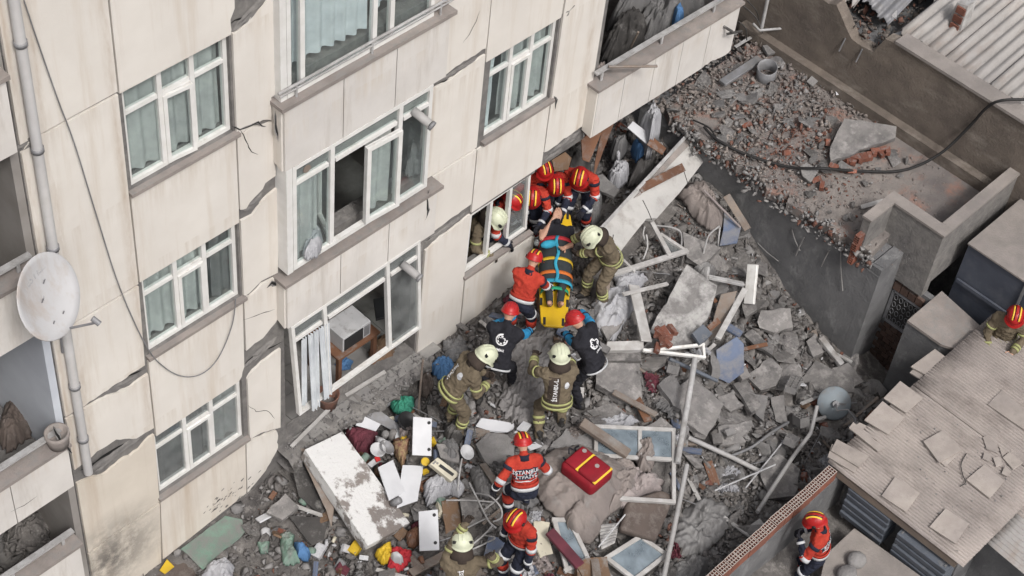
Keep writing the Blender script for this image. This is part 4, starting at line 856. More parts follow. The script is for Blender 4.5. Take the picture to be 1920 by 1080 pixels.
drape('plastic_sheet','grey wrinkled tarpaulin spread under the stretcher bearers','tarpaulin',[(948,700),(940,655),(975,615),(1035,605),(1045,650),(1030,720),(1010,790),(965,790),(935,760)],'fabric_tarp' if 'fabric_tarp' in MATS else 'fabric_grey',.07,.06,.075,5.0,.01,seed=23,rings=40,nb=150)
drape('plastic_sheet','white translucent plastic film right of the stretcher','plastic sheet',[(1110,570),(1130,545),(1185,530),(1200,560),(1175,600),(1150,640),(1118,620)],'fabric_white',.12,.08,.09,3.6,.004,seed=24,rings=20)
drape('plastic_sheet','small milky plastic film below the white sash triangle','plastic sheet',[(1150,512),(1185,497),(1215,520),(1190,545),(1160,540)],'fabric_white',.14,.06,.06,4,.004,seed=25)
drape('plastic_sheet','large dusty plastic film beside the hollow brick wall','plastic sheet',[(1275,960),(1320,930),(1365,945),(1372,985),(1330,1030),(1290,1050),(1262,1010)],'fabric_film' if 'fabric_film' in MATS else 'fabric_grey',.08,.08,.08,3.2,.004,seed=26,rings=20)
drape('plastic_sheet','strip of dusty film at the bottom edge right of the broken window','plastic sheet',[(1262,1060),(1300,1035),(1330,1045),(1320,1090),(1265,1090)],'fabric_film' if 'fabric_film' in MATS else 'fabric_grey',.06,.06,.07,3.6,.004,seed=27)
drape('curtain','grey crumpled curtain lying on the large fallen window','curtain',[(1185,840),(1205,818),(1222,815),(1230,850),(1222,880),(1200,878)],'fabric_beige',.26,.08,.08,4,.012,seed=28)
fallen_window('large fallen white window with two panes right of the red backpack',[(1114,797),(1266,804),(1267,945),(1112,935)],.24,(0,-.12,1),(.56,),.42,'glass_blue',.055)
fallen_window('fallen white window with pale glass below the blanket',[(1034,971),(1070,972),(1108,1050),(1112,1100),(1052,1100)][:3]+[(1060,1075)],.22,(-.1,-.2,1),(),None,'glass_blue',.06)
fallen_window('broken white window with blue shards at the bottom right of the cushion',[(1130,1046),(1200,1002),(1256,1041),(1190,1092)],.22,(0,-.2,1),(),None,'glass_blue',.06)
fallen_window('white louvre window frame corner in front of the blue wooden panel',[(1205,659),(1323,673),(1320,644),(1215,655)],.38,(0,-.3,1),(),None,None,.04,'upvc')
# triangle of torn sash next to the fallen parapet
tri = empty('bent_window', T(1215,460,.3), 'torn white window sash bent into a triangle below the fallen balcony front', 'window frame')
for a,b,w in (((1169,439),(1215,408),.05),((1216,406),(1256,480),.07),((1238,439),(1288,472),.05),((1150,514),(1290,470),.08),((1136,455),(1190,510),.04)):
    A = Tb(*a,.34); B = Tb(*b,.34); o = MB().bar(A-tri.location,B-tri.location,w,.05,(0,0,1)).build('sash_bar','upvc_old',None); o.parent = tri; bevel(o,.005,1)
MB().prism([Tb(x,y,.31)-tri.location for x,y in ((1238,445),(1282,470),(1256,478))],(0,0,.006)).build('pane','glass_dusty',None).parent = tri
# tubular chairs
def tubing(name, label, paths, r, m, cat='chair frame'):
    o = empty(name, Tb(*paths[0][0][:2], .1), label, cat)
    for p in paths:
        P = smooth_path([Tb(q[0],q[1],q[2]) for q in p], 5); MB().tube([x-o.location for x in P], r, 7).build('tube_leg', m, None, True).parent = o
    return o
tubing('chair_frame','bent white tubular chair frame behind the torn sash',[[(1229,423,.3),(1258,426,.45),(1275,434,.45),(1278,448,.3),(1277,470,.1)],[(1213,460,.1),(1206,440,.3),(1209,425,.35)],[(1206,486,.1),(1214,462,.2),(1212,440,.3)]],.014,'metal_white')
tubing('chair_frame','upright white tubular chair frame in front of the blue board',[[(1316,489,.1),(1322,462,.35),(1330,440,.55),(1349,424,.6)],[(1345,468,.12),(1347,450,.4),(1350,426,.58)]],.014,'metal_white')
tubing('clothes_rack','collapsed white tubular rack above the bottom firefighter',[[(837,938,.3),(880,938,.3),(923,941,.3)],[(912,972,.25),(885,985,.25),(862,997,.2)],[(923,986,.3),(905,1005,.3),(884,1022,.25)],[(905,1003,.2),(928,1008,.25),(912,1018,.2),(885,1030,.2)],[(880,905,.25),(895,935,.3),(915,975,.3),(930,990,.2)],[(866,860,.25),(862,885,.3),(858,920,.25)],[(905,958,.25),(930,938,.3),(942,925,.25)],[(893,925,.2),(918,930,.35),(938,950,.35),(940,970,.25),(925,978,.2)]],.012,'metal_white','rack')
# boards near the opening
fp = slab('balcony_front','fallen white balcony front lying aslant right of the rescuers','balcony front',[(1310,236),(1331,250),(1341,271),(1319,303),(1274,362),(1232,409),(1212,410),(1180,450),(1152,487),(1118,508),(1122,432),(1180,372),(1250,300)],.60,(.18,-.62,1),.14,'fallen_white',.008,step=.3)
c = fp.location.copy(); nn = Vector((.18,-.62,1)).normalized()
def onfp(x, y, h): return onp(x, y, c+nn*h, nn)-c
MB().prism([onfp(x,y,.004) for x,y in ((1302,240),(1316,248),(1200,366),(1188,372))],nn*.02).build('coping','coping',None).parent = fp
MB().bar(onfp(1302,238,.05),onfp(1123,432,.05),.05,.05,nn).build('top_rail','metal_white',None).parent = fp
for pa in ([(1205,375),(1215,395),(1222,412)],[(1282,320),(1290,345)],[(1150,440),(1146,470),(1150,495)],[(1134,440),(1130,470),(1134,500)]): MB().tube([onfp(x,y,.003) for x,y in pa],.006,5).build('crack','dark_void',None).parent = fp
plank('wooden_board','brown wooden board lying across the fallen balcony front','board',(1199,355),(1282,313),.13,.02,'wood',.74,.74,(.18,-.6,1))
slab('white_board','half white half brown board leaning inside the dark opening','board',[(1177,239),(1187,227),(1223,254),(1213,270)],.9,(.1,-.7,1),.02,'white_board',foot=False)
slab('brown_board','brown end of the leaning board inside the dark opening','board',[(1223,255),(1250,278),(1242,290),(1213,271)],.88,(.1,-.7,1),.02,'wood',foot=False)
slab('tall_board','tall brown wardrobe board standing beside the rescuers at the opening','board',[(1116,300),(1133,225),(1156,220),(1131,284),(1112,337)],1.1,(-.5,-.6,.5),.025,'wood',foot=False)
slab('tall_board','second brown board behind the tall wardrobe board','board',[(1090,262),(1118,240),(1128,250),(1105,305),(1092,300)],1.35,(-.3,-.8,.4),.025,'wood',foot=False)
slab('cardboard_piece','grey-brown cardboard panel under the concrete lip above the helmets','cardboard',[(1035,300),(1060,285),(1072,296),(1066,318),(1040,322)],1.6,(-.2,-.7,.5),.02,'carton',foot=False)
drape('black_heap','black ribbed roll inside the opening behind the fallen balcony front','roll',[(1178,338),(1191,309),(1215,290),(1232,285),(1226,311),(1205,340)],'fabric_dark',.25,.2,.05,6,.02,seed=31)
drape('cloth','white cloth hanging from the terrace edge below the loggia','cloth',[(1200,212),(1215,196),(1226,178),(1232,200),(1246,212),(1232,222),(1230,250),(1221,250),(1214,225)],'fabric_white',1.1,.06,.06,5,.008,seed=32,foot=False)
drape('cloth','pale laundry heap inside the dark opening','cloth',[(1140,320),(1155,300),(1182,308),(1178,330),(1160,345),(1142,338)],'fabric_white',.35,.12,.09,5,.01,seed=33)
drape('cloth','small white cloth above the laundry heap','cloth',[(1152,285),(1160,276),(1164,295),(1158,310)],'fabric_white',.45,.08,.04,6,.01,seed=34,foot=False)
drape('cloth','blue-white cloth behind the laundry heap in the opening','cloth',[(1146,265),(1170,252),(1180,262),(1165,285),(1150,282)],'fabric_grey',.55,.12,.08,5,.01,seed=35,foot=False)
drape('blue_cloth','blue cloth beside the leaning board inside the opening','cloth',[(1186,262),(1198,262),(1210,284),(1200,290),(1190,276)],'fabric_blue',.5,.1,.05,5,.01,seed=36,foot=False)
drape('cloth','grey blanket hanging beside the rightmost rescuer at the opening','blanket',[(1102,372),(1118,356),(1130,372),(1126,405),(1110,425),(1100,410)],'fabric_grey',.3,.18,.06,5,.015,seed=37)
drape('cloth','dark clothes heap behind the rescuers inside the opening','clothes',[(1010,330),(1040,300),(1085,282),(1110,300),(1100,330),(1050,340)],'fabric_dark',.5,.3,.12,4,.02,seed=38)
drape('grey_sheet','crumpled grey sheet over the debris behind the chair frames','sheet',[(1272,360),(1300,335),(1330,350),(1350,385),(1362,412),(1350,426),(1325,423),(1295,392)],'fabric_beige',.2,.14,.08,3.5,.012,seed=39)
slab('blue_board','dusty blue board leaning at the foot of the yard wall','board',[(1358,392),(1390,425),(1382,456),(1349,461),(1356,430)],.3,(-.5,-.3,1),.03,'blue_board')
plank('grey_plank','grey plank leaning on the yard wall above the blue board','plank',(1362,366),(1402,430),.11,.03,'wood_pale',.5,.4,(-.6,0,.8))
rod('red_bar','thin faded red bar across the crumpled grey sheet','bar',[(1319,356,.5),(1388,426,.45)],.018,'fabric_pink')
slab('wooden_shutter','slatted blue wooden panel standing in the rubble below the white frame corner','panel',[(1343,656),(1381,631),(1395,645),(1395,698),(1367,719),(1346,709)],.28,(-.5,-.45,.8),.03,'blue_board')
# aluminium pieces
plank('metal_post','upright pale aluminium post at the foot of the yard wall','post',(1412,496),(1405,570),.17,.06,'upvc',.55,.3,(-1,0,.4))
plank('slotted_rail','white slotted shutter rail leaning beside the plastered slab','rail',(1346,635),(1397,542),.09,.04,'upvc_old',.3,.55,(-.5,-.3,1))
slab('beige_board','beige board under the slotted shutter rail','board',[(1325,642),(1352,552),(1382,545),(1360,618)],.3,(-.3,-.2,1),.02,'wood_pale',.008)
plank('metal_bar','pale metal bar between the plastered slab and the aluminium post','bar',(1327,519),(1394,533),.07,.05,'metal_white',.5,.5)
plank('metal_bar','short pale metal bar standing above the plastered slab','bar',(1327,500),(1325,526),.05,.05,'metal_white',.55,.45,(-1,0,.3))
plank('white_plank','white plank standing between the plastic film and the plastered slab','plank',(1188,535),(1212,640),.17,.03,'upvc_old',.4,.4,(.2,-.2,1))
plank('white_plank','thin white bar across the top of the white plank','plank',(1168,552),(1252,532),.06,.03,'upvc_old',.42,.42)
slab('metal_box','long pale aluminium box profile above the square speckled slab','metal profile',[(1139,640),(1207,638),(1207,656),(1135,657)],.4,(0,-.3,1),.1,'upvc_old')
slab('grey_step','flat grey strip between the aluminium profile and the square speckled slab','concrete slab',[(1118,659),(1202,659),(1202,676),(1118,676)],.28,(0,-.1,1),.1,'slab',.006)
slab('plank_end','weathered brown plank standing left of the plastic film','plank',[(1124,520),(1146,513),(1142,560),(1118,566)],.25,(-.1,-.5,1),.03,'wood_pale')
# pipes and poles
rod('white_pole','long white pole running down from the white frame corner','pole',[(1303,674,.5),(1290,751,.5),(1270,868,.4)],.042,'metal_white',n=10)
rod('grey_pole','grey pole continuing down beside the large fallen window','pole',[(1288,872,.3),(1262,1000,.3),(1243,1090,.3)],.035,'pipe_pvc',n=10)
rod('grey_pipe','thin grey pipe from the white frame corner to the blue wooden panel','pipe',[(1255,673,.3),(1345,714,.3)],.03,'blue_slat',n=8)
rod('white_pipe','white pipe lying below the leaning slab','pipe',[(1290,820,.2),(1378,860,.2),(1425,884,.15)],.035,'pipe_pvc',n=9)
rod('grey_cable','thick grey cable sagging across the rubble towards the fallen dish','cable',[(1371,855,.18),(1410,838,.14),(1445,812,.16),(1478,792,.2)],.022,'metal_grey',sm=5)
rod('white_stick','longer thin white stick crossing the other one','stick',[(1340,920,.2),(1454,871,.3)],.012,'white_plastic',n=6)
rod('white_stick','shorter thin white stick under the crossing one','stick',[(1398,915,.2),(1474,821,.22)],.012,'white_plastic',n=6)
rod('wooden_stick','wooden stick standing in the rubble below the lowest bay','stick',[(793,674,1.0),(784,772,.1)],.017,'wood_pale',n=6)
rod('iron_rod','thin iron rod leaning by the facade foot','rod',[(507,885,.5),(470,985,.05)],.01,'fabric_dark',n=6)
plank('timber_beam','tan timber beam lying across the corner of the large fallen window','timber',(1090,792),(1178,852),.15,.08,'wood_pale',.34,.3)
plank('red_timber','dark red timber between the two fallen windows at the bottom','timber',(1030,996),(1088,1062),.14,.06,'fabric_maroon',.36,.34)
plank('splintered_timber','splintered whitish timber at the foot of the yard wall','timber',(1538,633),(1578,684),.1,.07,'plaster_white',.3,.25)
plank('brown_plank','brown plank under the debris above the large fallen window','plank',(1190,740),(1215,790),.12,.03,'wood',.15,.15)
plank('grey_plank','grey plank in the rubble at the right of the wooden timber','plank',(1150,735),(1230,778),.09,.03,'wood_pale',.22,.22)
plank('grey_plank','weathered grey plank beside the left boot of the bottom firefighter','plank',(905,870),(945,930),.09,.03,'wood_pale',.2,.2)
plank('wooden_plank','wide dusty plank behind the white cabinet door at the bottom','plank',(835,1040),(770,1075),.12,.03,'wood_pale',.12,.1)
slab('slate_board','blue-grey slate board beside the bottom firefighter','board',[(917,1002),(942,1010),(962,1033),(931,1058),(905,1050)],.16,(0,-.1,1),.03,'blue_board')
slab('torn_board','torn cream board left of the fallen window below the blanket','board',[(1000,974),(1031,980),(1026,1002),(1037,1038),(1014,1044),(1000,1010)],.18,(.1,-.2,1),.02,'cream_plastic',.01)
cn = slab('cardboard_box','open brown cardboard box at the bottom edge between two fallen windows','box',[(1081,1060),(1098,1047),(1137,1044),(1148,1095),(1085,1095)],.36,(-.1,-.2,1),.02,'carton',.004,bev=0)
cc = cn.location; MB().prism([Tb(x,y,.36)-cc for x,y in ((1081,1060),(1098,1047),(1092,1080))],(0,.02,-.25)).build('box_flap','carton',None).parent = cn; MB().prism([Tb(x,y,.4)-cc for x,y in ((1108,1050),(1122,1046),(1128,1085),(1112,1088))],(0,0,.008)).build('box_flap','wood_pale',None).parent = cn
lv = slab('louvre_vent','white louvred vent panel left of the brown cushion','vent',[(1123,983),(1162,980),(1153,1018),(1128,1030)],.2,(0,-.2,1),.02,'upvc_old'); c = lv.location; n2 = Vector((0,-.2,1)).normalized()
for i in range(7):
    f = (i+.5)/7; a = Vector(onp(1124,983,c,n2)).lerp(onp(1129,1028,c,n2),f); b = Vector(onp(1160,981,c,n2)).lerp(onp(1152,1016,c,n2),f); MB().bar(a-c+n2*.012,b-c+n2*.012,.02,.012,(n2+Vector((0,.5,0)))).build('slat','metal_white',None).parent = lv
rod('broom_stick','thin white stick lying over the louvred vent','stick',[(1122,1026,.34),(1172,965,.36)],.012,'white_plastic',n=6)
# small blocks
for pts, lab, m in (([(1359,806),(1376,800),(1380,812),(1364,818)],'small square concrete block on the ragged slab','chunk_light'),([(1335,815),(1352,810),(1356,830),(1338,832)],'concrete cube left of the ragged slab','chunk'),([(1382,695),(1398,686),(1408,705),(1392,712)],'concrete block leaning below the blue wooden panel','chunk')):
    slab('concrete_block', lab, 'concrete block', pts, .28, (.05,-.2,1), .1, m, .005)
# hollow brick lumps
def brick_lump(label, px, py, lift, rot, nn=(3,3), L=.2, W=.2, Hh=.3):
    p = T(px, py, lift); o = hollow_brick(MB(), (0,0,0), L, W, Hh, nn[0], nn[1]).build('hollow_brick', 'chunk_light', None); o.location = p; o.rotation_euler = rot; tag(o, label, 'hollow brick', 'loose hollow bricks'); FOOT.append([(p.x-.12,p.y-.12),(p.x+.12,p.y-.12),(p.x+.12,p.y+.12),(p.x-.12,p.y+.12)])
brick_lump('long hollow brick showing its cells right of the thick-edged pale slab',1488,720,.40,(RAD(-15),RAD(-70),RAD(35)),(2,5),.1,.17,.42)
brick_lump('hollow brick lying left of the dish pole elbow',1502,788,.34,(RAD(10),RAD(-60),RAD(60)),(3,3),.15,.16,.2)
brick_lump('hollow brick above the end of the crossing white sticks',1484,826,.32,(RAD(-10),RAD(-65),RAD(20)),(3,3),.12,.17,.17)
brick_lump('hollow brick between the speckled slab and the grey pipe',1262,690,.36,(RAD(5),RAD(-55),RAD(30)),(3,3),.12,.17,.17)
brick_lump('dark hollow brick next to the aluminium box profile',1130,652,.42,(RAD(5),RAD(-30),RAD(10)),(4,2),.1,.2,.12)
# ---- fallen grey satellite dish and its pole
ds = empty('fallen_dish', T(1564,756,.22), 'fallen grey satellite dish lying on its pole near the brick gate', 'satellite dish')
FOOT.append([(ds.location.x+a,ds.location.y+b) for a,b in ((-.25,-.25),(.25,-.25),(.25,.25),(-.25,.25))])
prof = [(k_*.8,h_*.8) for k_,h_ in [(0.001,.10),(.08,.096),(.16,.08),(.24,.05),(.30,.015),(.315,0),(.31,-.012),(.29,.005),(.2,.055),(.1,.08),(.001,.088)]]
b = MB().lathe(prof, (0,0,0), (-.55,-.45,.75), 32).build('reflector','dish_grey',None,True); b.parent = ds
ax = Vector((-.55,-.45,.75)).normalized()
MB().lathe([(0,0),(.05,0),(.05,.06),(0,.06)], ax*.095, ax, 10).build('mount','metal_grey',None).parent = ds
MB().tube([ax*.12,ax*.14+Vector((.12,-.06,-.05)),Vector((.30,-.2,-.05))],.016,6).build('bracket_arm','metal_grey',None).parent = ds
q_ = [G(x_,y_,ds.location.z+.22)-ds.location for x_,y_ in ((1570,770),(1590,768),(1604,786),(1600,812))]
MB().tube([ax*.14]+q_,.014,6).build('feed_arm','metal_grey',None,True).parent = ds
pole = rod('dish_pole','long grey bent pole running from the fallen dish to the brick wall','pole',[(1532,762,.5),(1520,812,.35),(1483,862,.25),(1420,960,.25)],.030,'pipe_pvc',n=10)
rod('grey_stub','short grey pipe stub under the fallen dish','pipe',[(1520,790,.15),(1548,782,.2)],.03,'pipe_pvc')
# ---- facade satellite dish
sd_c = F(92,556,-.75); sdo = empty('satellite_dish', F(110,610,-.06), 'white satellite dish with faded lettering fixed to the facade beside the downpipe', 'satellite dish')
axd = Vector((.371,-.818,.437)).normalized(); prof = [(k_*1.0,h_) for k_,h_ in [(.001,-.085),(.12,-.078),(.24,-.055),(.36,-.018),(.425,.006),(.432,.0),(.42,-.006),(.36,-.034),(.24,-.072),(.12,-.094),(.001,-.1)]]
o = MB().lathe(prof, sd_c-sdo.location, axd, 44, 1.0, 1.0).build('reflector','dish_white',None,True); o.parent = sdo
ua = (Vector((0,0,1))-axd*axd.z).normalized(); wa = axd.cross(ua)
wr = wa if wa.x > 0 else -wa
arm_a = sd_c-ua*.42; arm_b = sd_c-ua*.34+axd*.42
ab = MB().tube([arm_a-sdo.location, arm_b-sdo.location], .013, 6); ab.build('feed_arm','metal_grey',None,True).parent = sdo
MB().lathe([(0,0),(.03,0),(.03,.09),(0,.09)], arm_b-sdo.location-Vector((0,0,.03)), (arm_a-arm_b)+Vector((0,0,.5)), 10).build('receiver','metal_grey',None).parent = sdo
MB().tube([sd_c-axd*.1-sdo.location, F(110,610,-.02)-sdo.location],.03,8).tube([F(100,470,-.06)-sdo.location,F(118,660,-.06)-sdo.location],.02,8).build('wall_bracket','metal_grey',None).parent = sdo
for d1, d2 in ((-.06,-.02),(.08,.10),(-.1,-.28),(.06,-.3)):
    p = sd_c+wr*d1+ua*d2-sdo.location; MB().tube([p-axd*.06,p-axd*.06+axd*.05+ua*.05],.008,5).build('bolt','metal_grey',None).parent = sdo
def text_mesh(s, size, name, m, extrude=.002):
    cu_ = bpy.data.curves.new(name, 'FONT'); cu_.body = s; cu_.size = size; cu_.align_x = 'CENTER'; cu_.align_y = 'CENTER'; cu_.extrude = extrude; cu_.resolution_u = 3; cu_.offset = size*.015
    to = bpy.data.objects.new(name, cu_); me = bpy.data.meshes.new_from_object(to); bpy.data.objects.remove(to); me.materials.clear(); me.materials.append(MATS[m]); return me
mat('faded_ink', (.36,.36,.38), (.5,.49,.48), 14, .8, 0)
me = text_mesh('VESTEL', .12, 'lettering', 'faded_ink')
for v in me.vertices:
    x, y, z = v.co; rr = math.hypot(x, y+.2); v.co = sd_c-sdo.location+wr*(x*1.0)+ua*(y+.24)+axd*(-.085+.085*(rr/.43)**2*1.02+.012+z)
lo = bpy.data.objects.new('lettering', me); COL.objects.link(lo); lo.parent = sdo
pot = empty('flower_pot', F(122,800,-.3), 'empty stone flower pot standing on the lower left balcony corner', 'flower pot')
pz = F(122,800,-.3)-pot.location
MB().lathe([(0,-.10),(.11,-.10),(.125,.0),(.14,.07),(.14,.12),(.115,.12),(.105,.05),(0,.04)],(0,0,0),(0,0,1),18).build('pot','coping',None,True).parent = pot
pot.location = (-1.22,-.16,3.78)
# ---- room behind the lowest bay
tb = empty('side_table', (3.6,.5,.57), 'brown wooden table with a microwave in the open room', 'table')
for x in (-.32,.32):
    for y in (-.28,.28): MB().box((x-.03,y-.03,0),(x+.03,y+.03,.68)).build('leg','wood',tb)
for ch in tb.children: ch.matrix_parent_inverse = Matrix.Identity(4)
o = MB().box((-.38,-.34,.68),(.38,.34,.72)).build('table_top','wood',None); o.parent = tb
mw = empty('microwave_oven', (3.6,.42,1.29), 'white microwave oven standing on the table in the open room', 'microwave')
o = MB().box((-.25,-.2,0),(.25,.18,.28)).build('housing','white_plastic',None); o.parent = mw; bevel(o,.01)
o = MB().box((-.23,-.215,.03),(.1,-.203,.25)).build('door','black_plastic',None); o.parent = mw
o = MB().box((.13,-.212,.05),(.22,-.203,.24)).build('control_panel','metal_grey',None); o.parent = mw
tv = slab('black_tray','black tray lying on top of the microwave','tray',[(700,560),(730,555),(735,590),(705,598)],0,(0,0,1),.05,'black_plastic',base=1.62,foot=False)
bk_ = empty('wicker_basket', (2.98,.1,.57), 'small orange wicker basket on the floor of the open room', 'basket'); o = MB().lathe([(0,0),(.12,0),(.16,.24),(.165,.26),(.15,.26),(.11,.02),(0,.02)],(0,0,0),(0,0,1),16).build('basket','rubble_red',None,True); o.parent = bk_
drape('cloth','striped cloth lying on the wicker basket','cloth',[(632,632),(648,625),(660,640),(650,655),(634,650)],'fabric_white',.32,.08,.04,6,.01,base=.57,seed=41,foot=False)
drape('cloth','light blue cloth on the tiled floor of the open room','cloth',[(628,682),(645,668),(662,676),(655,692),(636,694)],'fabric_blue',.02,.06,.03,6,.01,base=.58,seed=42,foot=False)
drape('carton_heap','heap of cardboard on the floor behind the table','cardboard',[(690,660),(720,630),(742,640),(738,668),(705,682)],'carton',.02,.2,.06,4,.01,base=.58,seed=43,foot=False)
# plants and laundry behind the middle bay glass
drape('laundry_heap','heap of pale packets behind the middle bay glass','laundry',[(566,475),(578,440),(598,425),(606,450),(598,478),(576,488)],'fabric_white',.05,.15,.08,5,.01,base=4.2,seed=44,foot=False)
drape('house_plant','potted plant foliage behind the right light of the middle bay','plant',[(760,330),(762,280),(785,235),(800,260),(795,320)],'fabric_grey',.05,.3,.12,7,.01,base=4.3,seed=45,foot=False)
# ---- loggia contents (floor at 3.02)
def LB(x, y): return 3.03+.25*max(0, mn.noise((x*1.3,y*1.3,2)))
drape('rubbish_bags','heap of dark grey rubbish bags in the upper right loggia','bags',[(1128,100),(1150,60),(1185,45),(1225,62),(1210,95),(1170,112),(1135,118)],'fabric_dark',.1,.5,.15,3.2,.02,base=LB,seed=51,foot=False)
drape('rubbish_bags','grey plastic sacks filling the right side of the upper loggia','bags',[(1185,60),(1210,25),(1260,15),(1310,20),(1290,55),(1240,85),(1205,90)],'fabric_grey',.15,.5,.18,3.2,.02,base=LB,seed=52,foot=False)
drape('rubbish_bags','sacks at the back of the upper right loggia','bags',[(1140,30),(1180,-10),(1260,-25),(1340,-20),(1320,15),(1230,30),(1160,45)],'fabric_grey',.3,.5,.2,3,.02,base=LB,seed=53,foot=False)
drape('blue_cloth','blue and white cloth on the sacks at the right of the loggia','cloth',[(1262,20),(1275,5),(1285,25),(1275,40),(1265,38)],'fabric_blue',.6,.1,.05,5,.01,base=LB,seed=54,foot=False)
bn = empty('blue_barrel', (8.1,1.2,3.03), 'blue plastic barrel in the corner of the upper right loggia', 'barrel'); o = MB().lathe([(0,0),(.2,0),(.23,.2),(.23,.5),(.2,.62),(0,.62)],(0,0,0),(0,0,1),18).build('barrel','fabric_blue',None,True); o.parent = bn
rod('wooden_pole','pale wooden pole poking out over the loggia railing','pole',[(1141,125,1.15),(1232,124,1.05)],.02,'wood_pale',base=3.0,n=6)
rod('wooden_pole','short stick standing inside the upper right loggia','pole',[(1183,88,.55),(1197,60,.9)],.016,'wood_pale',base=3.0,n=6)
drape('rag_bundle','bundle of grey rags caught at the corner of the loggia parapet','rags',[(1100,150),(1115,120),(1135,118),(1140,140),(1134,165),(1122,155),(1108,162)],'fabric_beige',.78,.1,.08,6,.01,base=3.0,seed=55,foot=False)
for a, b in (((1345,42,.55),(1374,60,.5)),((1362,64,.42),(1392,58,.5))): rod('bent_pipe','upper bent iron pipe at the right end of the loggia parapet' if a[1]<50 else 'lower bent iron pipe at the right end of the loggia parapet','pipe',[a,b],.02,'fabric_dark',base=3.0)
# left balconies: debris lying inside
drape('debris_heap','grey debris heap behind the lowest left balcony','debris',[(5,1000),(20,960),(60,950),(95,975),(90,1010),(45,1040),(10,1045)],'rubble',.05,.25,.06,5,.03,base=1.0,seed=56,foot=False)
drape('debris_heap','brown blanket heap inside the middle left balcony','blanket',[(-5,830),(5,770),(30,740),(60,770),(60,810),(20,850)],'brown_cushion',.05,.2,.08,4,.02,base=3.05,seed=57,foot=False)

# edging strips along the torn floor of the lowest bay
for a_, b_, w_, z_ in (((546,838),(628,756),.05,.62),((648,742),(722,697),.05,.63),((640,800),(786,694),.04,.42)):
    A_ = G(*a_, z_); B_ = G(*b_, z_); MB().bar(A_, B_, w_, .03, (0,-.2,1)).build('edging_strip', 'upvc_old', BLD)
# household things tumbled at lower left
def pot_thing(name, label, cat, px, py, lift, prof, m, ax=(0,-.3,1)):
    o = empty(name, T(px, py, lift), label, cat, 'kitchen things tumbled at lower left'); MB().lathe(prof, (0,0,0), ax, 16).build('vessel', m, None, True).parent = o
BOWL = [(0,0),(.05,0),(.1,.05),(.11,.06),(.1,.06),(.05,.012),(0,.012)]; JAR = [(0,-.09),(.045,-.09),(.05,-.02),(.048,.05),(.03,.06),(0,.06)]; PAN = [(0,0),(.14,0),(.15,.05),(.145,.05),(.135,.008),(0,.008)]
pot_thing('saucepan','black round pan left of the upright white cabinet door','pan',762,792,.2,PAN,'black_plastic',(.3,-.5,1)); pot_thing('mug','grey mug nearest the small white cabinet door','mug',722,815,.28,JAR,'chunk_light'); pot_thing('mug','grey round mug right of the maroon cloth','mug',736,813,.28,JAR,'slab',(.5,0,1)); pot_thing('jar','pale jar between maroon and patterned cloth','jar',716,828,.3,JAR,'white_plastic',(0,-1,.4)); pot_thing('bowl','white bowl below the maroon cloth','bowl',707,846,.3,BOWL,'white_plastic'); pot_thing('bowl','grey bowl left of the patterned cloth','bowl',722,842,.28,BOWL,'metal_grey',(.4,-.4,1)); pot_thing('steel_cup','small steel cup on the creased white sheet','cup',745,940,.36,JAR,'metal_grey',(.4,-.4,.6)); pot_thing('bottle','pale bottle beside the red and white package','bottle',684,858,.3,JAR,'green_floor',(1,.2,.2)); pot_thing('bowl','white bowl between the plastic film and the radio','bowl',872,850,.2,BOWL,'white_plastic',(.2,-.6,1))
slab('ribbed_mat','black ribbed mat left of the narrow bent board','mat',[(548,872),(566,866),(610,955),(606,968),(560,930)],.14,(-.2,-.2,1),.02,'fabric_dark',.006)
slab('brown_scrap','orange-brown leather piece on the plastered slab','leather',[(1326,612),(1345,595),(1352,605),(1332,620)],.5,(-.2,-.2,1),.03,'wood',.01,foot=False)
slab('blue_block','grey-blue block below the orange-brown leather piece','block',[(1298,625),(1318,608),(1336,625),(1312,645)],.5,(-.1,-.3,1),.1,'blue_slat',.01,foot=False)
bc_ = empty('brick_cluster', T(1250,632,.5), 'cluster of red brick shards on the lower edge of the plastered slab', 'bricks')
for k in range(9):
    R_ = Matrix.Rotation(rt.uniform(0,3),3,'Z')@Matrix.Rotation(rt.uniform(-.5,.5),3,'X'); MB().obox((rt.gauss(0,.11),rt.gauss(0,.09),rt.uniform(-.03,.05)), R_@Vector((rt.uniform(.05,.1),0,0)), R_@Vector((0,.04,0)), R_@Vector((0,0,.03))).build('brick','brick',None).parent = bc_
drape('dark_clothes','heap of dark clothes left of the radio cable rack','clothes',[(830,800),(855,790),(870,815),(855,845),(835,835)],'fabric_dark',.1,.15,.08,5,.01,seed=61)
drape('grey_cloth','grey cloth tangled behind the radio','cloth',[(822,835),(850,825),(866,850),(850,875),(826,860)],'fabric_grey',.12,.1,.08,5,.01,seed=62)
drape('net_cloth','whitish torn net in front of the tubular rack','net',[(880,880),(905,870),(925,900),(918,935),(895,925)],'fabric_film',.1,.08,.08,6,.006,seed=63)

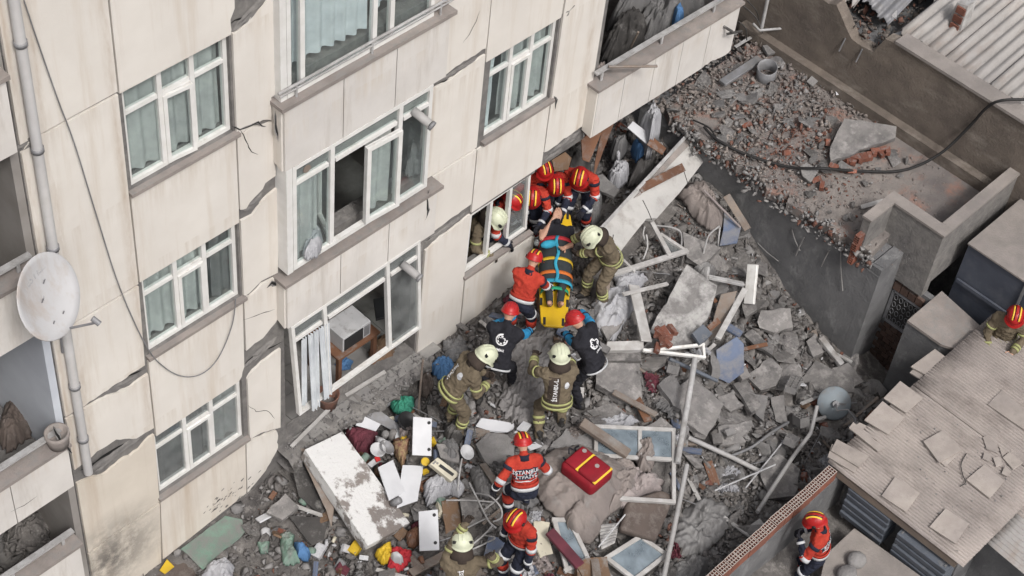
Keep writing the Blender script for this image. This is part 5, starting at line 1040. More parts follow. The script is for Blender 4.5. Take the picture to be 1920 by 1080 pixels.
drape('pink_blanket','pale folded blanket between the red backpack and the fallen window curtain','blanket',[(1165,880),(1185,868),(1208,880),(1200,905),(1178,908)],'fabric_pink',.2,.08,.07,4,.02,seed=64)
drape('grey_tarp','grey crumpled cloth below the light slab left of the blanket','cloth',[(930,885),(965,880),(1005,900),(1010,940),(980,960),(945,930)],'fabric_grey',.10,.06,.06,4,.01,seed=65,foot=False)
drape('film_scrap','whitish film scrap between the speckled slab and the fallen window','plastic sheet',[(1125,785),(1165,770),(1200,785),(1175,800),(1140,800)],'fabric_white',.14,.04,.05,5,.006,seed=66)
drape('film_scrap','pale film scrap below the tubular chair in front of the blue board','plastic sheet',[(1300,500),(1330,492),(1345,510),(1320,525)],'fabric_film',.16,.05,.05,5,.006,seed=67)
drape('sack','grey sack at the foot of the facade right of the lowest bay','sack',[(830,640),(862,625),(880,650),(868,675),(838,672)],'fabric_grey',.1,.12,.07,5,.01,seed=68)
drape('rag','brown rag between the green net and the upright white cabinet door','rag',[(785,700),(805,692),(815,720),(800,745),(786,735)],'brown_cushion',.1,.08,.06,6,.01,seed=69)
drape('rag','grey rag under the left boot of the bent firefighter','rag',[(835,740),(862,728),(880,750),(868,780),(842,772)],'fabric_grey',.08,.08,.06,6,.01,seed=70)
drape('rag','purple rag beside the plaster-smeared wall piece end','rag',[(770,985),(785,975),(790,1005),(778,1015)],'fabric_maroon',.1,.06,.04,6,.01,seed=71)
drape('rag','brown leather bag beside the bottom white cabinet door','bag',[(760,1000),(782,985),(795,1000),(782,1020),(765,1022)],'wood',.16,.08,.04,5,.01,seed=72,foot=False)
drape('plastic_bag','white plastic bag at the foot of the bottom firefighter rack','bag',[(840,905),(860,895),(872,915),(860,930),(845,925)],'fabric_white',.14,.08,.06,6,.006,seed=73)
slab('grey_board','grey board lying behind the radio','board',[(818,832),(858,835),(862,868),(826,858)],.2,(0,-.2,1),.03,'slab',.004)
slab('laminate_board','brown laminate board between the bottom cabinet door and the rack','board',[(828,940),(858,930),(866,985),(836,1000)],.14,(0,-.1,1),.02,'carton',.006)

drape('bed_cover','pale beige bed cover hanging off the right side of the backpack mattress','bed cover',[(1150,860),(1180,858),(1206,886),(1190,925),(1160,950),(1140,960),(1148,910)],'fabric_beige',.2,.1,.08,2.6,.04,seed=74,rings=30,ragged=.3,foot=False)
drape('bed_cover','rolled beige bedding at the lower end of the backpack mattress','bedding',[(1058,965),(1082,940),(1120,952),(1130,985),(1108,1012),(1078,1004)],'fabric_beige',.22,.16,.06,2.8,.04,seed=75,rings=30,ragged=.2,foot=False)
# ================================================================== RIGHT-HAND SIDE: BRICK WALL, ROOF TILES, TERRACE
WB = empty('brick_wall', (4.4,-5.34,-.5), 'low wall topped with red hollow bricks beside the rubble at lower right', 'wall')
mb = MB(); mb.box((4.2,-5.42,-1.2),(7.6,-5.26,.60)); mb.build('plastered_wall','concrete_dark',WB)
R90 = Matrix.Rotation(RAD(90), 3, 'Y'); hb = None
for i in range(17):
    x = 4.32+i*.187
    if x > 7.3: break
    if hb is None: hb = hollow_brick(MB(), (0,0,0), .19, .145, .178, 3, 4, R=R90).mesh('hollow_brick','brick_top' if 'brick_top' in MATS else 'brick')
    o = bpy.data.objects.new('hollow_brick', hb); COL.objects.link(o); o.parent = WB; o.matrix_parent_inverse = WB.matrix_basis.inverted(); o.location = (x, -5.345+rt.uniform(-.006,.006), .70+rt.uniform(-.006,.006)); o.rotation_euler = (rt.uniform(-.02,.02), rt.uniform(-.02,.02), rt.uniform(-.03,.03))
# loose floor tiles on the shed roof: real 33 cm squares
def tile(label, pts, lift=0, rough=0):
    o = slab('floor_tile', label, 'floor tile', pts, .035+lift, (0,0,1), .022, 'floor_tile', rough, 'loose tiles on the shed roof', base=ZR, foot=False, bev=.002); return o
for lab, pts, lf in (
 ('tile at the upper end of the row along the left roof edge',[(1753,654),(1792,683),(1763,718),(1708,687)],.04),('tile under the uppermost one on the left roof edge',[(1720,684),(1765,712),(1752,728),(1706,698)],.0),
 ('second tile of the row along the left roof edge',[(1688,714),(1731,746),(1699,774),(1657,746)],.03),('tile in the middle of the left roof edge',[(1655,752),(1696,783),(1665,814),(1621,787)],.04),
 ('narrow tile partly under the middle one on the left roof edge',[(1612,792),(1662,815),(1645,826),(1600,800)],.0),('narrow plank-like tile near the left roof corner',[(1600,791),(1657,841),(1646,846),(1592,802)],.03),
 ('tile at the left corner of the roof',[(1569,823),(1629,855),(1611,876),(1558,844)],.05),('lower tile of the stack at the left corner of the roof',[(1560,832),(1616,866),(1602,886),(1552,856)],.02),
 ('isolated upper tile stacked twice in the middle of the roof',[(1768,806),(1805,844),(1761,867),(1731,827)],.05),('tile peeping out below the isolated stacked tile',[(1762,814),(1799,850),(1772,874),(1736,838)],.02),
 ('tile near the lower left roof edge above the blue slats',[(1678,894),(1725,924),(1699,960),(1653,929)],.02),('tile right of the middle beside the broken tiles',[(1845,871),(1884,901),(1856,934),(1812,899)],.02),
 ('tile nearest the lower right roof edge',[(1773,953),(1817,982),(1792,1019),(1743,987)],.02),('large tile cut by the right picture edge',[(1879,730),(1930,775),(1930,812),(1852,758)],.06)):
    tile(lab, pts, lf)
for k, pts in enumerate(([(1889,813),(1907,834),(1879,855),(1868,823)],[(1843,820),(1868,806),(1871,850),(1850,842)],[(1880,858),(1905,838),(1925,860),(1900,880)],[(1862,858),(1876,856),(1880,872),(1868,874)],[(1846,848),(1858,850),(1856,866),(1842,860)],[(1884,874),(1896,884),(1890,894),(1878,888)])):
    tile('fragment of the broken tiles near the right picture edge', pts, .015+.004*k, .004)
for k, (x, y, s) in enumerate(((1740,915,.05),(1600,760,.03),(1905,720,.04),(1668,790,.03),(1760,760,.02),(1690,1010,.03),(1830,1000,.02))):
    pass
rod('thin_cable','thin dark cable curling over the shed roof','cable',[(1812,850,.05),(1802,870,.05),(1805,890,.05),(1810,905,.05),(1800,912,.05)],.007,'fabric_dark',base=ZR,sm=5,n=5)
# stacked blue-grey louvre slats below the roof edge
def slatstack(label, y0, y1, x, zs_, zt):
    o = empty('slat_stack', (x,y0,zt), label, 'slats')
    for i in range(zs_): 
        b = MB().obox((x+.15+.01*(i%2),(y0+y1)/2,zt-i*.13),(.16,0,.02),(0,(y1-y0)/2,0),(-.008,0,.05)).build('slat','blue_slat',o); bevel(b,.008,1)
    for y in (y0+.05*(1 if y1>y0 else -1), y1-.05*(1 if y1>y0 else -1)): MB().box((x+.02,y-.012,zt-zs_*.13),(x+.30,y+.012,zt+.05)).build('upright','metal_grey',o)
    return o
slatstack('left stack of blue-grey metal slats under the shed roof edge',-5.62,-6.32,7.27,5,.56); slatstack('right stack of blue-grey metal slats under the shed roof edge',-6.5,-7.3,7.22,5,.50)
MB().box((7.26,-7.36,.62),(7.34,-5.3,.74)).build('eaves_beam','wood_pale',RF)
for i in range(5): MB().box((7.5,-5.5-i*.42,.60),(8.3,-5.44-i*.42,.72)).build('rafter','wood_pale',RF)
# dusty slab with two stones
dsl = slab('dusty_slab','dusty beige concrete slab in front of the slat stacks at the bottom','concrete slab',[(1602,990),(1735,1086),(1640,1120),(1535,1100),(1548,1040)],0,(0,0,1),.3,'dusty_top',0,base=.12,foot=False)
for x, y, s, lab in ((1606,1050,.13,'upper rounded pale stone on the dusty slab'),(1588,1076,.14,'lower rounded pale stone cut by the bottom picture edge')):
    p = G(x, y, .12+s*.5); bm = bmesh.new(); bmesh.ops.create_icosphere(bm, subdivisions=3, radius=s)
    for v in bm.verts: v.co = Vector((v.co.x*1.1, v.co.y*.95, v.co.z*.75))*(1+.10*mn.noise(v.co*7+Vector((x,0,0)))+.04*mn.noise(v.co*20))
    me = bpy.data.meshes.new('pale_stone'); bm.to_mesh(me); bm.free(); me.materials.append(MATS['chunk_light']); me.polygons.foreach_set('use_smooth',[True]*len(me.polygons)); o = bpy.data.objects.new('pale_stone', me); o.location = p; COL.objects.link(o); tag(o, lab, 'stone', 'stones on the dusty slab')
slab('fallen_board','dark grey board lying in the passage beside the bottom-right rescuer','board',[(1470,1060),(1490,1042),(1510,1080),(1490,1100)],0,(0,0,1),.04,'metal_grey',base=-.5,foot=False)
# ---- terrace
ZT = 1.5
tsl = slab('terrace_slab_piece','big grey slab with broken brick edge lying on the terrace','concrete slab',[(1583,222),(1681,237),(1679,258),(1655,268),(1612,280),(1590,293),(1558,302),(1557,276)],.2,(-.12,-.08,1),.09,'slab',.015,base=ZT)
tb2 = tsl.location.copy()
for i in range(12):
    f = i/11; p = onp(1592+75*f, 292-22*f+rt.uniform(-2,6), tb2, (-.12,-.08,1))-tb2+Vector((0,0,-.09)); R_ = Matrix.Rotation(rt.uniform(0,3),3,'Z')
    MB().obox(p, R_@Vector((.07,0,0)), R_@Vector((0,.035,0)), (0,0,.035)).build('brick','brick',None).parent = tsl
slab('terrace_slab_piece','small pale slab propped beside the cable on the terrace','concrete slab',[(1500,312),(1512,305),(1536,318),(1520,342),(1505,330)],.14,(-.2,-.2,1),.08,'chunk_light',.01,base=ZT)
slab('white_offcut','white board offcut beside the parapet end on the terrace','board',[(1613,384),(1655,372),(1657,380),(1616,391)],.08,(0,0,1),.02,'upvc_old',base=ZT)
slab('white_tile','white triangular tile shard near the brown wall','tile',[(1566,161),(1584,176),(1568,178)],.1,(0,-.4,1),.01,'white_board',base=ZT,bev=0)
slab('white_tile','square white shard left of the triangular one on the terrace','tile',[(1513,152),(1522,142),(1534,152),(1524,162)],.1,(0,-.2,1),.02,'chunk_light',base=ZT,bev=0)
slab('white_tile','white block at the far end of the terrace by the loggia','tile',[(1430,85),(1450,82),(1454,98),(1440,103)],.12,(0,-.2,1),.05,'chunk_light',base=ZT,bev=0)
plank('steel_beam','dusty steel beam lying at the far end of the terrace','beam',(1354,156),(1424,110),.14,.05,'metal_grey',.12,.2,base=ZT)
plank('thin_board','pale thin board edge left of the duct on the terrace','board',(1378,88),(1408,70),.05,.02,'metal_white',.12,.15,base=ZT)
dc = empty('duct_piece', Tb(1437,138,.12,ZT), 'short grey metal duct standing on the terrace rubble', 'duct'); o = MB().lathe([(.155,-.1),(.16,.18),(.15,.18),(.145,-.1)],(0,0,0),(-.25,-.1,1),22).build('duct','metal_grey',None,True); o.parent = dc
rod('iron_post','pale iron post standing at the end of the brown wall','post',[(1428,52,.4),(1440,-4,1.0)],.03,'metal_white',base=ZT); rod('iron_bar','bent pale iron bar at the foot of the iron post','bar',[(1412,44,.5),(1424,57,.4),(1478,52,.45)],.022,'metal_white',base=ZT)
for k,(a,b) in enumerate((((1392,10),(1430,62)),((1385,40),(1400,75)),((1400,0),(1425,50)))): rod('tangled_wire',['longest tangled wire beside the iron post','shortest tangled wire at the loggia end','tangled wire nearest the iron post'][k],'wire',[(*a,.7),((a[0]+b[0])/2+6,(a[1]+b[1])/2-4,.6),(*b,.3)],.01,'fabric_dark',base=ZT,sm=4,n=5)
cab = [(1320,238,.12),(1345,262,.1),(1400,290,.06),(1480,313,.1),(1545,316,.28),(1600,320,.1),(1690,320,.08),(1760,290,.35),(1815,240,.85),(1850,202,1.38),(1880,188,1.62),(1935,187,1.66)]
rod('black_cable','thick black cable sagging across the terrace and over the brown wall','cable',cab,.022,'black_rubber',base=ZT,sm=6)
rod('black_cable','thin black cable lying over the fallen parapet corner on the terrace edge','cable',[(1300,225,.1),(1330,240,.12),(1345,262,.08),(1362,270,.06)],.014,'black_rubber',base=ZT,sm=5)
# ================================================================== PEOPLE
def hull_into(bm, pts):
    vs = [bm.verts.new(p) for p in pts]; r = bmesh.ops.convex_hull(bm, input=vs); 
    dead = [v for v in vs if v.is_valid and not v.link_faces]
    for v in dead: bm.verts.remove(v)
_ico = None
def sph(c, rx, ry=None, rz=None, B=None):
    global _ico
    if _ico is None:
        b = bmesh.new(); bmesh.ops.create_icosphere(b, subdivisions=2, radius=1); _ico = [v.co.copy() for v in b.verts]; b.free()
    ry = ry or rx; rz = rz or rx; B = B or Matrix.Identity(3); c = Vector(c); return [c+B@Vector((v.x*rx, v.y*ry, v.z*rz)) for v in _ico]
def ik(a, t, l1, l2, pole):
    a = Vector(a); t = Vector(t); d = t-a; L = d.length
    if L > (l1+l2)*.995: t = a+d*((l1+l2)*.995/L); d = t-a; L = d.length
    if L < abs(l1-l2)+.02: L = abs(l1-l2)+.02
    dn = d.normalized(); x = (l1*l1-l2*l2+L*L)/(2*L); h = math.sqrt(max(0, l1*l1-x*x)); p = Vector(pole); p = p-dn*p.dot(dn)
    p = p.normalized() if p.length > 1e-4 else dn.orthogonal().normalized(); return a+dn*x+p*h, t
def basis(z, fwd):       # columns: right, forward, up
    z = z.normalized(); f = (fwd-z*fwd.dot(z)).normalized(); r = f.cross(z).normalized(); return Matrix((r, f, z)).transposed()
def hand_mesh(mb, wrist, d, nrm, side, s=1.0, curl=.5):
    """palm, four unequal fingers and a thumb that leaves the side of the palm"""
    d = d.normalized(); n = (nrm-d*nrm.dot(d)).normalized(); w = d.cross(n)*side; bm = bmesh.new(); W = Vector(wrist)
    B = Matrix((w, n, d)).transposed()
    hull_into(bm, sph(W, .028*s, .022*s, .022*s, B)+sph(W+d*.075*s+w*.022*s, .024*s, .016*s, .02*s, B)+sph(W+d*.075*s-w*.024*s, .022*s, .016*s, .02*s, B))
    for k, (o, L) in enumerate(((.034,.062),(.012,.074),(-.010,.070),(-.031,.056))):
        p = W+d*.085*s+w*o*s; dr = d.copy(); r = .0115*s
        for j, seg in enumerate((.45,.32,.28)):
            dr = (Matrix.Rotation(curl*(.5+.3*j), 3, w*side)@dr).normalized(); q = p+dr*L*seg*1.25*s; hull_into(bm, sph(p, r)+sph(q, r*.92)); p = q; r *= .93
    p = W+d*.028*s+w*.028*s; dr = (d*.7+w*.75-n*.25).normalized()
    for seg in (.036,.032): q = p+dr*seg*s; hull_into(bm, sph(p, .013*s)+sph(q, .012*s)); p = q; dr = (dr+d*.5).normalized()
    bm.verts.index_update(); bm.verts.ensure_lookup_table(); mb.add([v.co for v in bm.verts], [[v.index for v in f.verts] for f in bm.faces]); bm.free()
PEOPLE = []
OUT = {
 'tan': dict(torso='tan_cloth', up='tan_cloth', fore='tan_cloth', thigh='tan_cloth', shin='tan_cloth', foot='boot', hand='tan_dark', helmet='W', bulk=1.12),
 'tanR': dict(torso='tan_cloth', up='tan_cloth', fore='tan_cloth', thigh='tan_cloth', shin='tan_cloth', foot='boot', hand='skin', helmet='R', bulk=1.12),
 'red': dict(torso='rescue_red', up='rescue_red', fore='navy', thigh='navy', shin='navy', foot='boot', hand='black_cloth', helmet='R', bulk=1.05),
 'vest': dict(torso='black_cloth', up='cyan_cloth', fore='cyan_cloth', thigh='black_cloth', shin='black_cloth', foot='boot', hand='black_cloth', helmet='S', bulk=1.06),
 'victim': dict(torso='black_cloth', up='black_cloth', fore='skin', thigh='blanket_dark', shin='blanket_dark', foot='skin', hand='skin', helmet=None, bulk=.97)}
def person(label, outfit, head_px, bz, yaw, lean=0, hip=None, feet=((-.12,0,0),(.12,0,0)), hands=None, hpitch=.3, hyaw=0, s=1.0, twist=0, side=0, text=None, emblem=None, elbow=((-.6,-.7,-.3),(.6,-.7,-.3)), knee=((-.15,1,0),(.15,1,0)), curl=.7, group=None, heading_head=None, base=None, noface=False):
    """head_px: seen place of the helmet; bz: ground height under the feet; yaw: facing direction (degrees, 0 = +X);
    feet: (right, forward, up) from the base point; hands: ('p', px, py, z) seen place and height, or (right, forward, up)"""
    O = OUT[outfit]; bk = O['bulk']; f = Vector((math.cos(RAD(yaw)), math.sin(RAD(yaw)), 0)); r = Vector((f.y, -f.x, 0)); up = Vector((0,0,1))
    L = lambda q: r*q[0]+f*q[1]+up*q[2]
    P = L(hip or (0,-.10*math.sin(lean)*1.2,.93*s)); dirn = (Matrix.Rotation(-lean, 3, r)@up); dirn = (Matrix.Rotation(side, 3, f)@dirn).normalized(); tf = (Matrix.Rotation(-lean, 3, r)@f)
    tf = Matrix.Rotation(twist, 3, dirn)@tf; BT = basis(dirn, tf); tr = BT.col[0]; tf = BT.col[1]
    BP = basis(dirn*.5+up*.5, f)
    N = P+dirn*.50*s; hd = (Matrix.Rotation(-(hpitch), 3, tr)@dirn).normalized(); hf = Matrix.Rotation(hyaw, 3, hd)@(Matrix.Rotation(-(hpitch), 3, tr)@tf); HC = N+dirn*.03*s+hd*.175*s+hf*.02; BH = basis(hd, hf)
    # world origin from the seen head
    if base is None:
        hw = G(head_px[0], head_px[1], bz+HC.z); org = hw-HC
    else: org = Vector(base)
    org = Vector((org.x, org.y, bz)) if base is None else org
    bm = bmesh.new(); prims = []       # (a, b, ra, rb, material)
    def cap(a, b, ra, rb, m): hull_into(bm, sph(a, ra)+sph(b, rb)); prims.append((a, b, ra, rb, m))
    tm = O['torso']
    hull_into(bm, sph(P, .165*s*bk, .125*s*bk, .12*s, BP)+sph(P+dirn*.16*s, .16*s*bk, .12*s*bk, .10*s, BT)); hull_into(bm, sph(P+dirn*.14*s, .16*s*bk, .12*s*bk, .1*s, BT)+sph(P+dirn*.36*s, .185*s*bk, .13*s*bk, .12*s, BT))
    SH = [N-dirn*.045*s+tr*(.185*s*k)+tf*.01 for k in (-1,1)]
    hull_into(bm, sph(P+dirn*.34*s, .185*s*bk, .13*s*bk, .11*s, BT)+sph(SH[0], .075*s*bk)+sph(SH[1], .075*s*bk)+sph(N+dirn*.01, .07*s))
    prims += [(P-dirn*.02, P+dirn*.06*s, .17*s, .17*s, O['thigh'] if outfit == 'red' else tm), (P+dirn*.15*s, P+dirn*.45*s, .16*s, .19*s, tm), (SH[0], SH[1], .09*s, .09*s, tm)]
    cap(N-dirn*.02, N+hd*.10*s, .062*s, .056*s, 'skin' if outfit == 'victim' else tm)
    hull_into(bm, sph(HC, .076*s, .094*s, .112*s, BH)+sph(HC+hf*.045*s-hd*.085*s, .045*s, .04*s, .035*s, BH)); prims.append((HC-hd*.05*s, HC+hd*.03*s, .085*s, .09*s, 'skin'))
    hull_into(bm, sph(HC+hf*.098*s-hd*.02*s, .017*s, .02*s, .03*s, BH)+sph(HC+hf*.085*s+hd*.01*s, .01*s))
    for k in (-1,1): hull_into(bm, sph(HC+BH.col[0]*.078*s*k-hd*.01*s, .014*s, .02*s, .03*s, BH))
    LIMB = {}
    for k in (0,1):
        sg = (-1,1)[k]; hj = P+BP.col[0]*(.095*s*sg)-up*.03*s; ft = L(feet[k]); ank = ft+up*.085*s
        fr = Matrix.Rotation(-sg*.2, 3, up)@f
        kn, ank = ik(hj, ank, .44*s, .43*s, L(knee[k])); th, shm = O['thigh'], O['shin']
        cap(hj, kn, .098*s*bk, .072*s*bk, th); cap(kn, ank+up*.02, .070*s*bk, .056*s*bk, shm)
        toe_pt = ank+fr*.14*s-up*.045*s; heel = ank-fr*.045*s-up*.04*s; hull_into(bm, sph(ank+up*.01, .055*s)+sph(heel, .044*s)+sph(toe_pt, .042*s)+sph(ank+fr*.06*s-up*.04*s, .045*s)); prims += [(ank-up*.03*s, toe_pt, .05*s, .042*s, O['foot']), (ank+up*.08, heel, .05*s, .045*s, O['foot'])]
        LIMB['thigh%d'%k] = (hj, kn, .098*s*bk, .072*s*bk); LIMB['shin%d'%k] = (kn, ank, .070*s*bk, .056*s*bk)
    HN = []
    for k in (0,1):
        sg = (-1,1)[k]; h = (hands or ((-.28,.05,.80*s),(.28,.05,.80*s)))[k]
        tgt = (G(h[1], h[2], h[3])-org) if h[0] == 'p' else L(h)
        el, wr = ik(SH[k], tgt, .29*s, .27*s, L(elbow[k])); fd = (wr-el).normalized()
        cap(SH[k], el, .072*s*bk, .058*s*bk, O['up']); cap(el, wr, .056*s*bk, (.036 if O['fore'] == 'skin' else .044)*s*bk, O['fore']); LIMB['up%d'%k] = (SH[k], el, .072*s*bk, .058*s*bk); LIMB['fore%d'%k] = (el, wr, .056*s*bk, .044*s*bk)
        HN.append((wr, fd, -tf if abs(fd.dot(tf)) < .8 else -up, sg))
    me0 = bpy.data.meshes.new('b'); bm.to_mesh(me0); bm.free(); to = bpy.data.objects.new('b', me0); COL.objects.link(to)
    rm = to.modifiers.new('r', 'REMESH'); rm.mode = 'VOXEL'; rm.voxel_size = .014; rm.use_smooth_shade = True
    dg = bpy.context.evaluated_depsgraph_get(); me = bpy.data.meshes.new_from_object(to.evaluated_get(dg)); bpy.data.objects.remove(to); bpy.data.meshes.remove(me0)
    bm = bmesh.new(); bm.from_mesh(me)
    for _ in range(3): bmesh.ops.smooth_vert(bm, verts=bm.verts, factor=.5, use_axis_x=True, use_axis_y=True, use_axis_z=True)
    # cloth creases
    bm.normal_update(); cs = len(PEOPLE)*3.1
    hdw = HC
    for v in bm.verts:
        if (v.co-hdw).length > .16*s: v.co += v.normal*(.016*(.5-2.2*abs(mn.noise(Vector((v.co.x*8,v.co.y*8,v.co.z*13))+Vector((cs,0,0)))))+.009*(.4-1.8*abs(mn.noise(v.co*17+Vector((0,cs,0)))))+.003*mn.noise(v.co*30))
    bm.to_mesh(me); bm.free(); me.name = 'body'
    names = sorted({p[4] for p in prims}); A = np.array([p[0] for p in prims]); Bq = np.array([p[1] for p in prims]); ra = np.array([p[2] for p in prims]); rb_ = np.array([p[3] for p in prims])
    cen = np.empty(len(me.polygons)*3); me.polygons.foreach_get('center', cen); cen = cen.reshape(-1,1,3); ab = Bq-A; t = np.clip(((cen-A)*ab).sum(2)/np.maximum((ab*ab).sum(1), 1e-9), 0, 1); dd = np.linalg.norm(cen-(A+ab*t[...,None]), axis=2)-(ra+(rb_-ra)*t)
    idx = dd.argmin(1); me.materials.clear()
    for nme in names: me.materials.append(MATS[nme])
    me.polygons.foreach_set('material_index', np.array([names.index(prims[i][4]) for i in range(len(prims))])[idx].astype(np.int32)); me.polygons.foreach_set('use_smooth', [True]*len(me.polygons)); me.update()
    root = empty('person', org, label, 'person', group); body = bpy.data.objects.new('body', me); COL.objects.link(body); body.parent = root
    def part(mb, name, m, sm=True, par=None): o = mb.build(name, m, None, sm); o.parent = par or root; return o
    for wr, fd, nn, sg in HN:
        mb = MB(); hand_mesh(mb, wr-fd*.01, fd, nn, sg, s*(1.08 if O['hand'] != 'skin' else .98), curl); part(mb, 'glove' if O['hand'] != 'skin' else 'hand', O['hand'])
    def ring(key, t, w, m, name='reflective_band', grow=.012):
        a, b, r0, r1 = LIMB[key]; d = (b-a); Ln = d.length; d.normalize(); c = a+d*Ln*t; rr_ = r0+(r1-r0)*t+grow; part(MB().lathe([(rr_-.01,-w/2),(rr_,-w/2),(rr_,w/2),(rr_-.01,w/2)], c, d, 16), name, m)
    def hem(h, w, m, grow=1.06):
        c = P+dirn*h*s; B = BT; mb = MB(); n = 26; vs = []
        for dz in (-w/2, w/2):
            for k in range(n): a = 2*math.pi*k/n; vs.append(c+B.col[0]*(.165*s*bk*grow*math.cos(a))+B.col[1]*(.127*s*bk*grow*math.sin(a))+dirn*dz)
        mb.add(vs, [(k, (k+1)%n, (k+1)%n+n, k+n) for k in range(n)]); o = part(mb, 'reflective_band', m); sm_ = o.modifiers.new('t', 'SOLIDIFY'); sm_.thickness = .012; sm_.offset = 0
    if outfit in ('tan', 'tanR'):
        for k in '01': ring('fore'+k, .78, .035, 'lime_band'); ring('fore'+k, .60, .03, 'lime_band'); ring('shin'+k, .35, .035, 'lime_band'); ring('shin'+k, .52, .035, 'lime_band'); ring('up'+k, .62, .03, 'lime_band')
        part(MB().lathe([(.062*s,-.03),(.09*s,-.03),(.082*s,.04),(.062*s,.045)], N+dirn*.02, (dirn+hd), 16), 'collar', 'tan_dark')
        hem(-.04, .035, 'lime_band', 1.12); hem(.03, .03, 'lime_band', 1.10)
    elif outfit == 'red':
        for k in '01': ring('up'+k, .97, .06, 'reflective'); ring('fore'+k, .85, .035, 'reflective'); ring('thigh'+k, .8, .05, 'reflective'); ring('shin'+k, .35, .12, 'rescue_red'); ring('shin'+k, .62, .04, 'reflective')
        for k in '01': ring('up'+k, .22, .05, 'navy', 'shoulder_tab', .010); ring('fore'+k, .12, .03, 'rescue_red')
        part(MB().lathe([(.062*s,-.03),(.085*s,-.03),(.078*s,.035),(.062*s,.04)], N+dirn*.02, (dirn+hd), 16), 'collar', 'navy')
        hem(.09, .05, 'reflective', 1.08); hem(.14, .05, 'rescue_red', 1.08)
    elif outfit == 'vest': hem(-.06, .025, 'reflective', 1.10); [ring('fore'+k, .5, .02, 'navy') for k in '01']
    # helmet
    hb = HC+hd*.035*s; hx, hy, hz = BH.col[0], BH.col[1], BH.col[2]
    def dome(rx, ry, rz, u, v): return hb+hx*(rx*math.sin(v)*math.cos(u))+hy*(ry*math.sin(v)*math.sin(u))+hz*(rz*math.cos(v))
    def shell(rx, ry, rz, vmax, back=0):
        mb = MB(); nu, nv = 28, 10; vs = []
        for j in range(nv+1):
            for i in range(nu):
                u = 2*math.pi*i/nu; v = (vmax+(back*max(0, -math.sin(u))))*j/nv; vs.append(dome(rx, ry, rz, u, max(v, .001)))
        lo = nu*nv
        brim = [vs[lo+i]+(vs[lo+i]-hb-hz*((vs[lo+i]-hb).dot(hz))).normalized()*(.012+(.028 if math.sin(2*math.pi*i/nu) > .3 else 0))*s-hz*.008 for i in range(nu)]; vs += brim
        fs = [(j*nu+i, j*nu+(i+1)%nu, (j+1)*nu+(i+1)%nu, (j+1)*nu+i) for j in range(nv+1) for i in range(nu)]; mb.add(vs, fs); return mb
    ht = O['helmet']
    if ht == 'R':
        rx, ry, rz = .122*s, .152*s, .135*s; H_ = part(shell(rx, ry, rz, 1.62, .15), 'helmet', 'helmet_red'); H_.modifiers.new('t', 'SOLIDIFY').thickness = .008
        def strip(off, w, m, grow, a0, a1, name):
            mb = MB(); vs = []
            for j in range(15):
                a = a0+(a1-a0)*j/14
                for ww in (-w/2, w/2):
                    xo = off+ww; kx = math.sqrt(max(.05, 1-(xo/rx)**2)); vs.append(hb+hx*(xo*grow)+hy*(ry*kx*grow*math.sin(a))+hz*(rz*kx*grow*math.cos(a)))
            mb.add(vs, [(2*j, 2*j+1, 2*j+3, 2*j+2) for j in range(14)]); o = part(mb, name, m, True, H_); o.modifiers.new('t', 'SOLIDIFY').thickness = .004
        strip(0, .062*s, 'black_gloss', 1.02, -1.05, .75, 'crown_strip')
        for sg in (-1,1): strip(sg*.047*s, .019*s, 'yellow_stripe', 1.035, -1.0, .8, 'yellow_stripe')
        mb = MB()
        for sg in (-1,1): part(MB().lathe([(0,0),(.03*s,0),(.026*s,.016),(0,.018)], hb+hx*(.118*s*sg)-hz*.01, hx*sg, 12), 'ear_boss', 'black_gloss', True, H_)
        vz = MB(); vs = []
        for j in range(2):
            for i in range(11): u = math.pi/2+(i-5)*.2; vs.append(dome(rx*1.05, ry*1.06, rz, u, 1.15+.32*j))
        vz.add(vs, [(i, i+1, 12+i, 11+i) for i in range(10)]); part(vz, 'visor', 'helmet_red', True, H_)
    elif ht == 'W':
        rx, ry, rz = .135*s, .160*s, .145*s; H_ = part(shell(rx, ry, rz, 1.72, .35), 'helmet', 'helmet_lime'); H_.modifiers.new('t', 'SOLIDIFY').thickness = .008
        for off in (-.045,0,.045):
            pts = []
            for j in range(12):
                a = -1.1+2.0*j/11; xo = off*s; kx = math.sqrt(1-(xo/rx)**2); pts.append(hb+hx*xo+hy*(ry*kx*1.0*math.sin(a))+hz*(rz*kx*math.cos(a)))
            part(MB().tube(pts, .008*s, 6), 'ridge', 'helmet_lime', True, H_)
        for sg in (-1,1):
            part(MB().obox(dome(rx*1.01, ry*1.01, rz, math.pi/2-sg*.95, 1.2), hx*.012*s+hy*.004, hy*.03*s, hz*.018*s), 'side_clip', 'black_gloss', False, H_); part(MB().obox(dome(rx*1.01, ry*1.01, rz, -math.pi/2+sg*.8, 1.35), hx*.026*s, hy*.012*s, hz*.016*s), 'rear_clip', 'black_gloss', False, H_)
        nc = MB(); vs = []
        for j in range(4):
            for i in range(15): u = -math.pi/2+(i-7)*.25; vs.append(hb+hx*((.118+.012*j)*s*math.cos(u))+hy*((.13+.016*j)*s*math.sin(u))-hz*((.03+.055*j)*s))
        nc.add(vs, [(j*15+i, j*15+i+1, (j+1)*15+i+1, (j+1)*15+i) for j in range(3) for i in range(14)]); o = part(nc, 'neck_guard', 'tan_dark'); o.modifiers.new('t', 'SOLIDIFY').thickness = .01
    elif ht == 'S':
        rx, ry, rz = .116*s, .142*s, .125*s; H_ = part(shell(rx, ry, rz, 1.6, .1), 'helmet', 'helmet_red'); H_.modifiers.new('t', 'SOLIDIFY').thickness = .008
